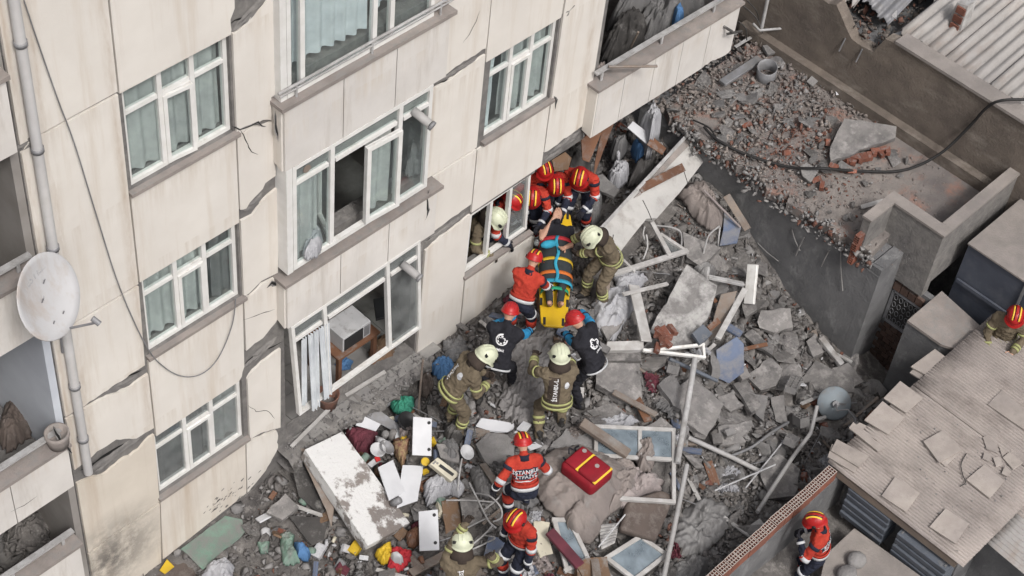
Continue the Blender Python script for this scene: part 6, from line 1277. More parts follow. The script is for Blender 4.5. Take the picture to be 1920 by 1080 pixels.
        for off in (-.06,-.03,0,.03,.06):
            pts = [hb+hx*(off*s)+hy*(ry*1.0*math.sqrt(1-(off*s/rx)**2)*math.sin(a))+hz*(rz*math.sqrt(1-(off*s/rx)**2)*math.cos(a)) for a in [-1.0+.22*q for q in range(9)]]; part(MB().tube(pts, .006*s, 5), 'rib', 'strap_red', True, H_)
    else:
        mb = shell(.088*s, .106*s, .112*s, 1.35, .6); part(mb, 'hair', 'hair').modifiers.new('t', 'SOLIDIFY').thickness = .012
    # prints on the back
    if text or emblem:
        vco = [v.co for v in me.vertices]; bvh = BVHTree.FromPolygons(vco, [tuple(p.vertices) for p in me.polygons])
        def decal(m_, origin, ux, uy, name, matn, par=None):
            for v in m_.vertices:
                q = origin+ux*v.co.x+uy*v.co.y-tf*.6; hit = bvh.ray_cast(q, tf, 1.2); v.co = (hit[0]+hit[1]*(.006+.002*(v.co.z > 0))) if hit[0] else q+tf*.5
            o = bpy.data.objects.new(name, m_); COL.objects.link(o); o.parent = root; m_.materials.clear(); m_.materials.append(MATS[matn]); return o
        def gridplane(w, h, nx=6, ny=10):
            g_ = MB(); g_.add([(-w/2+w*i/nx, -h/2+h*j/ny, .0) for j in range(ny+1) for i in range(nx+1)], [(j*(nx+1)+i, j*(nx+1)+i+1, (j+1)*(nx+1)+i+1, (j+1)*(nx+1)+i) for j in range(ny) for i in range(nx)]); return g_.mesh('back_panel', 'tan_dark')
        bc = P+dirn*.30*s; RX_ = tr; UY = dirn
        if outfit == 'red':
            m_ = gridplane(.33*s, .165*s, 10, 5); o_ = decal(m_, bc+UY*.018*s, RX_, UY, 'back_panel', 'navy')
            m_ = gridplane(.30*s, .014*s, 8, 1); decal(m_, bc-UY*.085*s, RX_, UY, 'reflective_line', 'reflective')
            for v_ in o_.data.vertices: v_.co += tf*.004
        for (tx, size, ox, oy, rot, mt) in (text or []):
            m_ = text_mesh(tx, size, 'lettering', mt, .001); bm = bmesh.new(); bm.from_mesh(m_); bmesh.ops.triangulate(bm, faces=bm.faces); bmesh.ops.subdivide_edges(bm, edges=[e for e in bm.edges if e.calc_length() > .03], cuts=1); bm.to_mesh(m_); bm.free()
            if rot == 90: decal(m_, bc+RX_*ox*s+UY*oy*s, UY, -RX_, 'lettering', mt)
            else: decal(m_, bc+RX_*ox*s+UY*oy*s, RX_, UY, 'lettering', mt)
        if emblem == 'disc':
            g_ = MB(); n = 20; g_.add([(0,0,.001)]+[(.04*math.cos(2*math.pi*k/n), .055*math.sin(2*math.pi*k/n), .001) for k in range(n)], [(0,k+1,(k+1)%n+1) for k in range(n)]); decal(g_.mesh('emblem','reflective'), bc+RX_*.09*s+UY*.04, RX_, UY, 'emblem', 'reflective')
        elif emblem == 'panel':
            m_ = gridplane(.15*s, .40*s); decal(m_, bc-RX_*.075*s-UY*.05, RX_, UY, 'back_panel', 'tan_dark')
            g_ = MB(); n = 20; g_.add([(0,0,.001)]+[(.035*math.cos(2*math.pi*k/n), .05*math.sin(2*math.pi*k/n), .001) for k in range(n)], [(0,k+1,(k+1)%n+1) for k in range(n)]); decal(g_.mesh('emblem','reflective'), bc+RX_*.09*s+UY*.03, RX_, UY, 'emblem', 'reflective')
        elif emblem == 'logo':      # open ring with a three-lobed mark inside
            g_ = MB(); n = 24
            for k in range(20):
                a0, a1 = [(1.5+k2*2*math.pi*.80/20) for k2 in (k, k+1)]; g_.add([(ra_*math.cos(a), ra_*math.sin(a), .001) for ra_ in (.062,.082) for a in (a0,a1)], [(0,1,3,2)])
            for a in (math.pi/2, math.pi/2+math.pi/3, math.pi/2+2*math.pi/3): g_.add([(math.cos(a)*p_-math.sin(a)*q_, math.sin(a)*p_+math.cos(a)*q_, .001+.0005*a) for p_, q_ in ((-.056,-.016),(.056,-.016),(.056,.016),(-.056,.016))], [(0,1,2,3)])
            decal(g_.mesh('emblem','white_print'), bc+UY*.05*s, RX_, UY, 'emblem', 'white_print')
    for q in feet:
        w_ = org+L(q); FOOT.append([(w_.x-.12,w_.y-.12),(w_.x+.12,w_.y-.12),(w_.x+.12,w_.y+.12),(w_.x-.12,w_.y+.12)])
    PEOPLE.append((label, org, [org+L(q) for q in feet]))
    return root
T3 = [('İSTANBUL',.076,.0,.055,0,'reflective'),('İTFAİYE',.076,.0,-.02,0,'reflective')]
V1T = [('İSTANBUL',.075,-.055,-.04,90,'white_print')]
# --- around the stretcher
person('firefighter in tan with cream helmet standing bent beside the blue bag, hands together','tan',(908,668),.42,-25,RAD(32),feet=((-.13,.0,.0),(.13,.04,0)),hands=((-.10,.42,1.0),(.10,.42,1.02)),hpitch=.35,text=[('İTFAİYESİ',.06,-.06,-.04,90,'white_print')],emblem='disc',s=1.0)
person('firefighter in tan with cream helmet seen from behind, both arms raised to the stretcher foot','tan',(1050,668),.50,52,RAD(14),hip=(0,-.05,.80),feet=((-.18,-.10,0),(.16,.14,0)),hands=(('p',1003,668,1.55),('p',1044,632,1.6)),hpitch=.1,text=V1T,emblem='panel')
person('rescuer in black vest with blue sleeves and red helmet leaning left of the stretcher foot','vest',(956,587),.48,28,RAD(36),hip=(0,-.16,.86),feet=((-.18,-.22,0),(.16,.22,0)),hands=(('p',985,583,1.35),('p',1000,617,1.2)),hpitch=.0,text=[('UMKE',.05,.0,-.09,0,'white_print')],emblem='logo')
person('rescuer in black vest with blue sleeves and red helmet right of the stretcher foot','vest',(1080,602),.48,100,RAD(28),hip=(0,-.15,.90),feet=((-.14,-.12,0),(.14,.1,0)),hands=(('p',1052,618,1.3),('p',1086,578,1.45)),hpitch=.25,text=[('UMKE',.05,.04,-.09,0,'white_print')],emblem='logo')
person('rescuer in orange-red jacket bending over the left side of the stretcher by the window','red',(1001,488),.58,22,RAD(30),hip=(0,-.14,.86),feet=((-.14,-.06,0),(.14,.08,0)),hands=((-.02,.46,.85),(.26,.38,.80)),hpitch=.25,s=.93)
person('firefighter in tan with cream helmet supporting the right side of the stretcher','tan',(1111,443),.62,165,RAD(26),hip=(0,-.12,.92),feet=((-.15,-.05,0),(.15,.08,0)),hands=(('p',1066,478,1.45),('p',1070,452,1.55)),hpitch=.4)
person('rescuer with red striped helmet nearest the window, gripping the stretcher head','red',(997,368),.68,-135,RAD(38),hip=(0,-.18,.90),feet=((-.15,-.1,0),(.15,.1,0)),hands=((-.16,.42,.92),(.14,.44,.90)),hpitch=.45)
person('rescuer with red striped helmet in the middle of the three at the opening','red',(1042,345),.72,-128,RAD(42),hip=(0,-.18,.90),feet=((-.15,-.1,0),(.15,.1,0)),hands=((-.12,.48,.88),(.1,.50,.84)),hpitch=.45)
person('rescuer with red striped helmet standing rightmost at the opening','red',(1087,332),.72,-150,RAD(30),hip=(0,-.1,.92),feet=((-.15,-.1,0),(.15,.1,0)),hands=((-.14,.40,.90),(.25,.30,.78)),hpitch=.45)
person('rescuer in red half hidden under the concrete lip of the opening','red',(1018,316),.75,-110,RAD(20),hpitch=.3,hands=((-.25,.2,.85),(.25,.2,.85)))
person('firefighter with cream helmet leaning in the broken window frame','tan',(928,408),.75,-70,RAD(24),hip=(0,-.05,.80),feet=((-.14,0,0),(.14,.05,0)),hands=((-.18,.34,.86),(.16,.36,.80)),hpitch=.4)
person('rescuer in red behind the broken window beside the cream-helmeted firefighter','red',(958,375),.72,-60,RAD(15),hpitch=.4,hands=((-.2,.3,.9),(.2,.3,.9)))
# --- foreground
person('rescuer in orange-red jacket with back lettering standing left of the red backpack','red',(980,832),.46,58,RAD(26),hip=(0,-.12,.76),feet=((-.12,.02,0),(.12,.14,0)),hands=((-.36,.02,.72),(.22,.26,.85)),hpitch=.25,text=T3,s=.94)
person('rescuer in orange-red jacket looking left at the bottom of the picture','red',(968,975),.25,165,RAD(8),feet=((-.12,0,0),(.12,.1,0)),hands=((-.26,.05,.8),(.25,.1,.8)),hpitch=.35,text=T3,twist=.35,s=.95)
person('firefighter in tan with cream helmet raising both gloved hands at the bottom edge','tan',(866,1020),.05,48,RAD(14),feet=((-.14,0,0),(.14,.05,0)),hands=(('p',880,968,1.95),('p',921,1042,1.75)),hpitch=.35,text=[('İTFAİYESİ',.075,.0,-.04,90,'white_print')],elbow=((-1,0,-.3),(1,0,-.3)))
person('rescuer in orange-red jacket standing behind the hollow brick wall, one hand raised','red',(1530,978),-.62,118,RAD(10),feet=((-.12,0,0),(.12,.05,0)),hands=(('p',1500,1012,.62),(.24,.25,.95)),hpitch=.3,text=T3,s=.96)
person('firefighter in tan jacket with red striped helmet beside the blue container at the right edge','tanR',(1903,592),-.12,-150,RAD(12),feet=((-.12,0,0),(.12,.1,0)),hands=((-.14,.36,1.02),(.20,.34,.92)),hpitch=.35)
# --- the stretcher with the rescued person
SH_ = G(1044,395,1.52); SF_ = G(1038,612,1.20); dS = (SF_-SH_); LS = dS.length; dS.normalize(); rS = dS.cross(Vector((0,0,1))).normalized(); nS = rS.cross(dS).normalized()
if nS.z < 0: nS = -nS
ST = empty('spine_board', (SH_+SF_)/2, 'yellow rescue spine board with coloured straps carried by the rescuers', 'stretcher'); cS = ST.location.copy()
def sp(u, v, h): return SH_+dS*(u*LS)+rS*v+nS*h-cS
outl = [(0,-.15),(.03,-.2),(.12,-.23),(.5,-.235),(.85,-.2),(.97,-.18),(1,-.12),(1,.12),(.97,.18),(.85,.2),(.5,.235),(.12,.23),(.03,.2),(0,.15)]
o = MB().prism([sp(u,v,0) for u,v in outl], nS*-.05).build('board','stretcher_yellow',None); o.parent = ST; bevel(o,.015,2)
for u, v in ((.04,-.16),(.04,.16),(.96,-.13),(.96,.13),(.2,.21),(.2,-.21),(.8,.185),(.8,-.185)): MB().obox(sp(u,v,.002), dS*.06, rS*.018, nS*.004).build('grip_slot','black_plastic',None).parent = ST
# the lying body: one continuous figure along the board
def lying():
    bm = bmesh.new(); pr = []
    def cap(a, b, ra, rb, m): hull_into(bm, sph(a, ra)+sph(b, rb)); pr.append((a, b, ra, rb, m))
    B3 = Matrix((rS, dS, nS)).transposed()
    q = lambda u, v, h: SH_+dS*u+rS*v+nS*h-cS
    hd = q(.16,0,.13); hull_into(bm, sph(hd, .075, .11, .095, B3)+sph(hd+dS*.09+nS*.01, .045, .04, .045, B3)); pr.append((hd, hd+dS*.06, .085, .08, 'skin')); hull_into(bm, sph(hd+nS*.095+dS*.02, .015, .03, .018, B3))
    cap(q(.25,0,.10), q(.33,0,.10), .055, .06, 'skin'); hull_into(bm, sph(q(.42,0,.12), .19, .09, .10, B3)+sph(q(.62,0,.13), .17, .12, .11, B3)); pr.append((q(.40,0,.12), q(.62,0,.13), .17, .17, 'black_cloth')); hull_into(bm, sph(q(.6,0,.13), .165, .12, .11, B3)+sph(q(.84,0,.12), .17, .11, .11, B3)); pr.append((q(.68,0,.13), q(.86,0,.12), .17, .17, 'blanket_dark'))
    LE = min(LS-.14, 1.66)
    for sg in (-1,1):
        kn = q(1.22,.11*sg,.12); an = q(LE,.07*sg,.09); cap(q(.86,.10*sg,.11), kn, .10, .075, 'blanket_dark'); cap(kn, an, .07, .05, 'blanket_dark' if False else 'blanket_dark'); cap(an-dS*.16, an, .052, .042, 'skin'); cap(an, an+nS*.12+dS*.06+rS*.02*sg, .042, .035, 'skin')
    # left arm folded over the face, right arm along the body
    sh = q(.40,.19,.13); el = q(.62,.22,.17); wr = q(.30,.06,.24); cap(sh, q(.47,.22,.15), .062, .055, 'black_cloth'); cap(q(.45,.215,.15), el, .05, .042, 'skin'); cap(el, wr, .042, .032, 'skin')
    sh = q(.40,-.19,.13); el = q(.66,-.22,.12); wr = q(.80,-.10,.24); cap(sh, el, .06, .05, 'black_cloth'); cap(el, wr, .045, .034, 'skin')
    me0 = bpy.data.meshes.new('b'); bm.to_mesh(me0); bm.free(); to = bpy.data.objects.new('b', me0); COL.objects.link(to); rm = to.modifiers.new('r','REMESH'); rm.mode = 'VOXEL'; rm.voxel_size = .015
    me = bpy.data.meshes.new_from_object(to.evaluated_get(bpy.context.evaluated_depsgraph_get())); bpy.data.objects.remove(to); bm = bmesh.new(); bm.from_mesh(me)
    for _ in range(3): bmesh.ops.smooth_vert(bm, verts=bm.verts, factor=.5, use_axis_x=True, use_axis_y=True, use_axis_z=True)
    bm.to_mesh(me); bm.free(); names = sorted({p[4] for p in pr}); me.materials.clear(); [me.materials.append(MATS[n_]) for n_ in names]
    A = np.array([p[0] for p in pr]); Bq = np.array([p[1] for p in pr]); ra = np.array([p[2] for p in pr]); rb_ = np.array([p[3] for p in pr]); cen = np.empty(len(me.polygons)*3); me.polygons.foreach_get('center', cen); cen = cen.reshape(-1,1,3); ab = Bq-A; t = np.clip(((cen-A)*ab).sum(2)/np.maximum((ab*ab).sum(1),1e-9),0,1); dd = np.linalg.norm(cen-(A+ab*t[...,None]),axis=2)-(ra+(rb_-ra)*t)
    me.polygons.foreach_set('material_index', np.array([names.index(p[4]) for p in pr])[dd.argmin(1)].astype(np.int32)); me.polygons.foreach_set('use_smooth',[True]*len(me.polygons))
    vp = empty('person', cS, 'rescued person in dark clothes lying strapped on the yellow board, arm over the face', 'person'); b = bpy.data.objects.new('body', me); COL.objects.link(b); b.parent = vp
    hm = MB(); hc = hd-dS*.03-nS*.01; vs = []
    for j in range(8):
        for i in range(18): u = 2*math.pi*i/18; v = 1.75*j/7; vs.append(hc+(-dS)*(.125*math.cos(v))+rS*(.092*math.sin(v)*math.cos(u))+nS*(.10*math.sin(v)*math.sin(u)-.02))
    hm.add(vs, [(j*18+i, j*18+(i+1)%18, (j+1)*18+(i+1)%18, (j+1)*18+i) for j in range(7) for i in range(18)]); o = hm.build('hair','hair',None,True); o.parent = vp
    for w_, d_, sg in ((q(.30,.06,.24), (q(.30,.06,.24)-q(.62,.22,.17)), 1), (q(.80,-.10,.24), (q(.80,-.10,.24)-q(.66,-.22,.12)), -1)):
        m_ = MB(); hand_mesh(m_, w_, d_, nS, sg, .95, .4); o = m_.build('hand','skin',None,True); o.parent = vp
    # blanket wrapped round the trunk and legs
    bl = MB(); vs = []; nu = 18
    for j in range(26):
        u = .66+(1.32-.66)*j/25
        for i in range(nu+1):
            a = math.pi*i/nu; rw = .235*(1-.12*max(0,u-.9)); hh = .245*(1-.25*max(0,u-.8)); vs.append(q(u, rw*math.cos(a)*1.0, .0+hh*math.sin(a)**.7+.012*mn.noise((u*9,a*3,2))))
    bl.add(vs, [(j*(nu+1)+i, j*(nu+1)+i+1, (j+1)*(nu+1)+i+1, (j+1)*(nu+1)+i) for j in range(25) for i in range(nu)]); o = bl.build('blanket','blanket_dark',None,True); o.parent = vp; o.modifiers.new('t','SOLIDIFY').thickness = .012
    def strap(u, w, m, lift=.015, rw=.25, hh=.262):
        s_ = MB(); vs = []
        for dw in (-w/2, w/2):
            for i in range(nu+1): a = math.pi*i/nu; vs.append(q(u+dw, rw*math.cos(a), -.01+(hh*(1-.25*max(0,u-.8)))*math.sin(a)**.7))
        s_.add(vs, [(i, i+1, nu+2+i, nu+1+i) for i in range(nu)]); o = s_.build('strap', m, None, True); o.parent = ST; o.modifiers.new('t','SOLIDIFY').thickness = .008
    strap(.64,.06,'strap_red'); strap(.98,.05,'yellow_plastic'); strap(1.20,.055,'strap_orange'); strap(1.34,.06,'strap_blue'); strap(1.44,.05,'strap_green',rw=.2,hh=.22)
    s_ = MB(); vs = []
    for j in range(14):
        u = .62+.75*j/13
        for dv_ in (-.022,.022): vs.append(q(u, dv_+.02*math.sin(j), .262*(1-.25*max(0,u-.8))+.008))
    s_.add(vs, [(2*j,2*j+1,2*j+3,2*j+2) for j in range(13)]); o = s_.build('strap','strap_blue',None,True); o.parent = ST; o.modifiers.new('t','SOLIDIFY').thickness = .006
    # oxygen mask bag on the chest
lying()
bgp = G(1028,458,1.75); o = None
oxb = empty('oxygen_bag', bgp, 'teal breathing bag lying beside the rescued person', 'medical bag'); mm_ = MB().lathe([(0,-.11),(.04,-.1),(.06,-.03),(.058,.04),(.03,.1),(0,.11)],(0,0,0),tuple(rS+dS*.3),14).build('bag','strap_blue',None,True); mm_.parent = oxb; mm2 = MB().lathe([(.02,0),(.05,.02),(.05,.05),(.03,.07)],(rS*.13+nS*.02),tuple(rS),12).build('mask','glass_dusty',None,True); mm2.parent = oxb
# ---- the red backpack
bpk = empty('backpack', T(1102,872,.40), 'dark red medical backpack with yellow reflective stripes on the blanket', 'backpack'); cB = bpk.location.copy()
pA, pB, pC, pD = [onp(x,y,cB+Vector((0,0,.16)),(0,0,1)) for x,y in ((1053,872),(1090,824),(1152,874),(1113,918))]
ex = (pD-pA+pC-pB)/2; ey = (pB-pA+pC-pD)/2; Lx = ex.length; Ly = ey.length; ex.normalize(); ey = (ey-ex*ey.dot(ex)).normalized(); mid = (pA+pB+pC+pD)/4; tilt = Vector((0,0,1))
o = MB().obox(mid-cB-Vector((0,0,.13)), ex*Lx*.5, ey*Ly*.46, (0,0,.12)).build('pack_body','pack_red',None,True); o.parent = bpk; bevel(o,.07,4)
o = MB().obox(mid-cB+ex*Lx*.2+Vector((0,0,.0)), ex*Lx*.26, ey*Ly*.36, (0,0,.045)).build('front_pocket','pack_red',None,True); o.parent = bpk; bevel(o,.035,3)
o = MB().obox(mid-cB-ex*Lx*.27+Vector((0,0,-.005)), ex*Lx*.17, ey*Ly*.36, (0,0,.03)).build('top_pocket','pack_red',None,True); o.parent = bpk; bevel(o,.025,3)
for u, h in ((-.07,.022),(.45,.045)):
    o = MB().obox(mid-cB+ex*Lx*u+Vector((0,0,h-.01 if u < 0 else h-.03)), ex*.024, ey*Ly*.36, (0,0,.012)).build('reflective_stripe','yellow_stripe',None); o.parent = bpk; bevel(o,.008,2)
for u, v in ((-.3,.25),(.2,.1)): MB().lathe([(0,0),(.032,0),(.032,.006),(0,.006)], mid-cB+ex*Lx*u+ey*Ly*v+Vector((0,0,.042 if u > 0 else .026)), (0,0,1), 16).build('round_badge','fabric_pink',None).parent = bpk
for sg in (-1,1): MB().tube(smooth_path([mid-cB+ex*Lx*(-.45)+ey*Ly*.2*sg+Vector((0,0,-.12)), mid-cB+ex*Lx*(-.55)+ey*Ly*.22*sg+Vector((0,0,-.05)), mid-cB+ex*Lx*(-.5)+ey*Ly*.3*sg+Vector((0,0,.0))],4),.014,6).build('carry_strap','black_cloth',None,True).parent = bpk
MB().tube(smooth_path([mid-cB-ex*Lx*.5-ey*.05, mid-cB-ex*Lx*.58+Vector((0,0,.04)), mid-cB-ex*Lx*.5+ey*.05],4),.012,6).build('grab_handle','black_cloth',None,True).parent = bpk
def proj(p):
    c = Vector(p)-CAM; return (round(960+FPX*c.dot(CR)/c.dot(CF)), round(540+FPX*c.dot(CD)/c.dot(CF)))
import os
if os.environ.get('DBG'):
    for l, o, ft in PEOPLE: print('PERSON', l[:60], [round(v,2) for v in o], 'feet', [proj(q) for q in ft], 'H', round(H(o.x,o.y),2))
# ================================================================== SCATTERED RUBBLE
rr = random.Random(99); nr = np.random.default_rng(4)
def chunkmesh(seed, flat):
    r = random.Random(seed); bm = bmesh.new()
    for _ in range(11):
        v = Vector((r.uniform(-1,1), r.uniform(-1,1), r.uniform(-1,1)*flat)); v *= 1/max(abs(v.x), abs(v.y), abs(v.z)/flat)*r.uniform(.75,1)*.5; bm.verts.new(v)
    bmesh.ops.convex_hull(bm, input=bm.verts)
    loose = [v for v in bm.verts if not v.link_faces]; bmesh.ops.delete(bm, geom=loose, context='VERTS')
    bmesh.ops.triangulate(bm, faces=bm.faces); bm.verts.index_update(); V = np.array([v.co[:] for v in bm.verts]); Fc = np.array([[v.index for v in f.verts] for f in bm.faces]); bm.free(); return V, Fc
CH = [chunkmesh(i, f) for i, f in enumerate([.75,.6,.8,.5,.35,.3,.22,.2,.16,.7,.45,.55])]
def rotm(n, tilt):
    a = nr.uniform(0, 2*np.pi, n); b = nr.normal(0, tilt, n); c = nr.normal(0, tilt, n); ca,sa,cb,sb,cc,sc_ = np.cos(a),np.sin(a),np.cos(b),np.sin(b),np.cos(c),np.sin(c); Z = np.zeros(n); O = np.ones(n)
    Rz = np.array([[ca,-sa,Z],[sa,ca,Z],[Z,Z,O]]).transpose(2,0,1); Rx = np.array([[O,Z,Z],[Z,cb,-sb],[Z,sb,cb]]).transpose(2,0,1); Ry = np.array([[cc,Z,sc_],[Z,O,Z],[-sc_,Z,cc]]).transpose(2,0,1); return Rz@Rx@Ry
def stuff(name, pos, size, m, label, tilt=.9, long=False, parent=None):
    n = len(pos); vid = nr.integers(0, len(CH), n); Rm = rotm(n, tilt); Vs, Fs = [], []; o = 0
    for i in range(n):
        V, Fc = CH[vid[i]]; s = np.array([size[i]*(3.0 if long else nr.uniform(.9,1.5)), size[i]*(.35 if long else 1), size[i]*(.3 if long else 1)]); Vs.append((V*s)@Rm[i].T+pos[i]); Fs.append(Fc+o); o += len(V)
    V = np.concatenate(Vs); Fc = np.concatenate(Fs); me = bpy.data.meshes.new(name); me.vertices.add(len(V)); me.vertices.foreach_set('co', V.ravel()); me.loops.add(Fc.size); me.loops.foreach_set('vertex_index', Fc.ravel().astype(np.int32))
    me.polygons.add(len(Fc)); me.polygons.foreach_set('loop_start', np.arange(0, Fc.size, 3, dtype=np.int32)); me.update(calc_edges=True); me.materials.append(MATS[m]); ob = link(name, me, parent); tag(ob, label, None, None, 'stuff'); return ob
FB = [(min(p[0] for p in P), max(p[0] for p in P), min(p[1] for p in P), max(p[1] for p in P), P) for P in FOOT]
def free(x, y):
    for a, b, c, d, P in FB:
        if a < x < b and c < y < d and inpoly(x, y, P): return False
    return True
def inyard(x, y): return (-1 < x < 10.12) and (-5.22 < y < (-.06 if x < 6.75 else 1.6)) and not (x < 4.6 and y > -.38 and x > 1.95)
def dens(x, y):   # thinner on the flooring at lower left
    return .35 if (x < 1.6 and y > -1.6) else 1.0
def cand(n):
    out = []
    while len(out) < n:
        x = rr.uniform(-1,10.1); y = rr.uniform(-5.2,1.5)
        if inyard(x, y) and rr.random() < dens(x, y): out.append((x, y))
    return out
P1, S1, P2, S2, P3, S3, P4, S4 = [], [], [], [], [], [], [], []
for x, y in cand(40000):
    ok = free(x, y); s = .016+.085*rr.random()**2.8
    if not ok: continue
    clump = mn.noise((x*.9, y*.9, 12))
    z = H(x, y)+s*.25+rr.random()**3*.07
    q = rr.random()
    if clump > .18 and q < .30 or q < .025: P2.append((x,y,z)); S2.append(s*.9)
    elif q > .86: P3.append((x,y,z+.01)); S3.append(s*.9)
    elif q > .80: P4.append((x,y,z+.03)); S4.append(s*1.1)
    else: P1.append((x,y,z)); S1.append(s)
stuff('crushed_concrete', P1, S1, 'chunk_mass', 'small crushed concrete bits spread over the collapsed yard')
stuff('brick_crumbs', P2, S2, 'brick_mass', 'small red-brown brick crumbs in the rubble of the yard')
stuff('plaster_bits', P3, S3, 'light_mass', 'small pale plaster bits in the rubble of the yard')
stuff('splinters', P4, S4, 'splinter_mass', 'thin wood and metal splinters in the rubble of the yard', .5, True)
# terrace: dense at the far end, reddish in the middle, thin towards the parapet
A, SA, B, SB, Cc, SCc = [], [], [], [], [], []
red = [G(1500,265,1.5), G(1550,330,1.5), G(1480,290,1.5)]
for _ in range(9500):
    x = rr.uniform(10.12,12.6); y = rr.uniform(-4.1,.9)
    d = max(0, min(1, (y+3.6)/2.4))
    if x > 11.7 and y < -2: d *= .35
    if rr.random() > .10+.9*d**1.3: continue
    if not free(x, y): continue
    s = .014+.085*rr.random()**4*(.35+.65*d); z = 1.5+s*.2+rr.random()**2*.07*d
    near = min((Vector((x,y))-Vector((p.x,p.y))).length for p in red)
    q = rr.random()
    if q < .75*math.exp(-(near/.45)**2)+.10*d: B.append((x,y,z)); SB.append(s*.9)
    elif q > .84: Cc.append((x,y,z+.01)); SCc.append(s)
    else: A.append((x,y,z)); SA.append(s)
stuff('terrace_rubble', A, SA, 'terrace_mass', 'grey crushed masonry covering the terrace roof'); stuff('terrace_brick_crumbs', B, SB, 'brick_mass', 'orange-red brick crumbs strewn over the middle of the terrace'); stuff('terrace_plaster_bits', Cc, SCc, 'light_mass', 'pale plaster bits strewn over the terrace')
# broken edge of the terrace: lumps hanging over the yard wall
A, SA, B, SB = [], [], [], []
for _ in range(900):
    y = rr.uniform(-3.6,.2); x = 10.16+rr.gauss(0,.07); z = 1.40+rr.uniform(-.14,.12); s = .03+.08*rr.random()**2
    (B if rr.random() < .2 else A).append((x,y,z)); (SB if B and B[-1] == (x,y,z) else SA).append(s)
stuff('edge_rubble', A, SA, 'light_mass', 'broken mortar lumps along the torn terrace edge', parent=None); stuff('edge_brick_crumbs', B, SB, 'brick_mass', 'brick crumbs along the torn terrace edge')
# torn shed roof and top of the brown wall
A, SA, B, SB = [], [], [], []
for _ in range(1100):
    x = rr.uniform(12.75,14.6); y = rr.uniform(-2.0,.9); s = .03+.1*rr.random()**2
    if rr.random() < .28: B.append((x,y,2.5+rr.random()*.2)); SB.append(s)
    else: A.append((x,y,2.5+rr.random()*.2)); SA.append(s)
stuff('roof_rubble', A, SA, 'splinter_mass', 'splintered rubble lying in the torn shed roof'); stuff('roof_brick_crumbs', B, SB, 'brick_mass', 'red-brown brick crumbs in the torn shed roof')
# dust and crumbs on the tiled roof
A = [(rr.uniform(7.3,10.6), rr.uniform(-7.3,-5.3), ZR+.025) for _ in range(420)]; stuff('roof_crumbs', A, [.008+.03*rr.random()**3 for _ in A], 'light_mass', 'small pale crumbs scattered over the corrugated shed roof')
# passage behind the brick wall
A = [(rr.uniform(4.4,7.2), rr.uniform(-6.4,-5.45), -.62+rr.random()*.08) for _ in range(500)]; stuff('passage_rubble', A, [.02+.07*rr.random()**2 for _ in A], 'chunk_mass', 'rubble lying in the passage behind the hollow brick wall')
# crumbs inside the loggia, on the bay floor edge and left balcony
A = [(rr.uniform(2.0,4.6), rr.uniform(-.42,-.0), .57+rr.random()*.03) for _ in range(420)]; stuff('floor_edge_crumbs', A, [.012+.04*rr.random()**2 for _ in A], 'light_mass', 'crumbled concrete on the broken floor edge of the lowest bay')
A = [(rr.uniform(-2.8,-1.2), rr.uniform(.0,1.3), 1.1+rr.random()*.2) for _ in range(260)]; stuff('balcony_rubble', A, [.04+.1*rr.random()**2 for _ in A], 'chunk_mass', 'grey rubble lying inside the lowest left balcony')
A = []
while len(A) < 260:
    x, y = cand(1)[0]
    if free(x, y): A.append((x, y, H(x, y)+.05+rr.random()*.04))
stuff('white_shards', A, [.02+.06*rr.random()**2 for _ in A], 'litter_white', 'small white shards of tile and paper strewn over the rubble', .5)
A, SA = [], []
for x, y in cand(2600):
    if free(x, y): s = .07+.13*rr.random()**1.8; A.append((x, y, H(x, y)+s*.15)); SA.append(s)
stuff('rubble_lumps', A, SA, 'chunk_mass', 'middle-sized broken concrete lumps filling the rubble of the yard', .7)
A, SA = [], []
for x, y in cand(1300):
    if free(x, y): s = .08+.14*rr.random()**1.8; A.append((x, y, H(x, y)+s*.15)); SA.append(s)
stuff('plaster_lumps', A, SA, 'light_mass', 'middle-sized pale plaster and tile lumps in the rubble of the yard', .5)
# ---- larger stones, each its own piece of the rubble
CME = []
for k in range(12):
    V, Fc = CH[k]
    for mm in ('chunk','chunk_light','slab'):
        me = bpy.data.meshes.new('concrete_chunk'); me.from_pydata([tuple(v) for v in V], [], [tuple(f) for f in Fc]); me.materials.append(MATS[mm]); CME.append(me)
def pieces(n, name, reg, smin, smax, par, zf, mmix=(0,0,1,1,2,2), flat=False):
    k = 0; tr = 0
    while k < n and tr < n*40:
        tr += 1; x, y = reg()
        if not free(x, y): continue
        s = smin+(smax-smin)*rr.random()**1.6; me = CME[rr.randrange(12)*3+rr.choice(mmix)] if not flat else CME[rr.choice((5,6,7,8))*3+rr.choice(mmix)]
        o = bpy.data.objects.new(name, me); COL.objects.link(o); o.parent = par; o.location = (x, y, zf(x, y)+s*.12); o.scale = (s*rr.uniform(.9,1.6), s, s*rr.uniform(.7,1.1)); t = .35 if flat else .8
        o.rotation_euler = (rr.gauss(0,t), rr.gauss(0,t), rr.uniform(0,6.3)); k += 1
def ryard():
    while True:
        x = rr.uniform(.3,10.0); y = rr.uniform(-5.1,1.2)
        if inyard(x, y) and rr.random() < dens(x, y)*.8+.2*(x > 6): return x, y
def rright():
    while True:
        x = rr.uniform(6.0,10.05); y = rr.uniform(-5.1,-1.2)
        if inyard(x, y): return x, y
pieces(175, 'concrete_chunk', ryard, .10, .26, GROUND, H); pieces(120, 'concrete_chunk', rright, .12, .32, GROUND, H)
pieces(70, 'slab_fragment', rright, .22, .46, GROUND, H, (0,1,2), True); pieces(110, 'slab_fragment', ryard, .14, .34, GROUND, H, (0,1,2), True)
def rter():
    while True:
        x = rr.uniform(10.2,12.4); y = rr.uniform(-3.6,.7)
        if rr.random() < max(.05, min(1, (y+3.3)/2.4)): return x, y
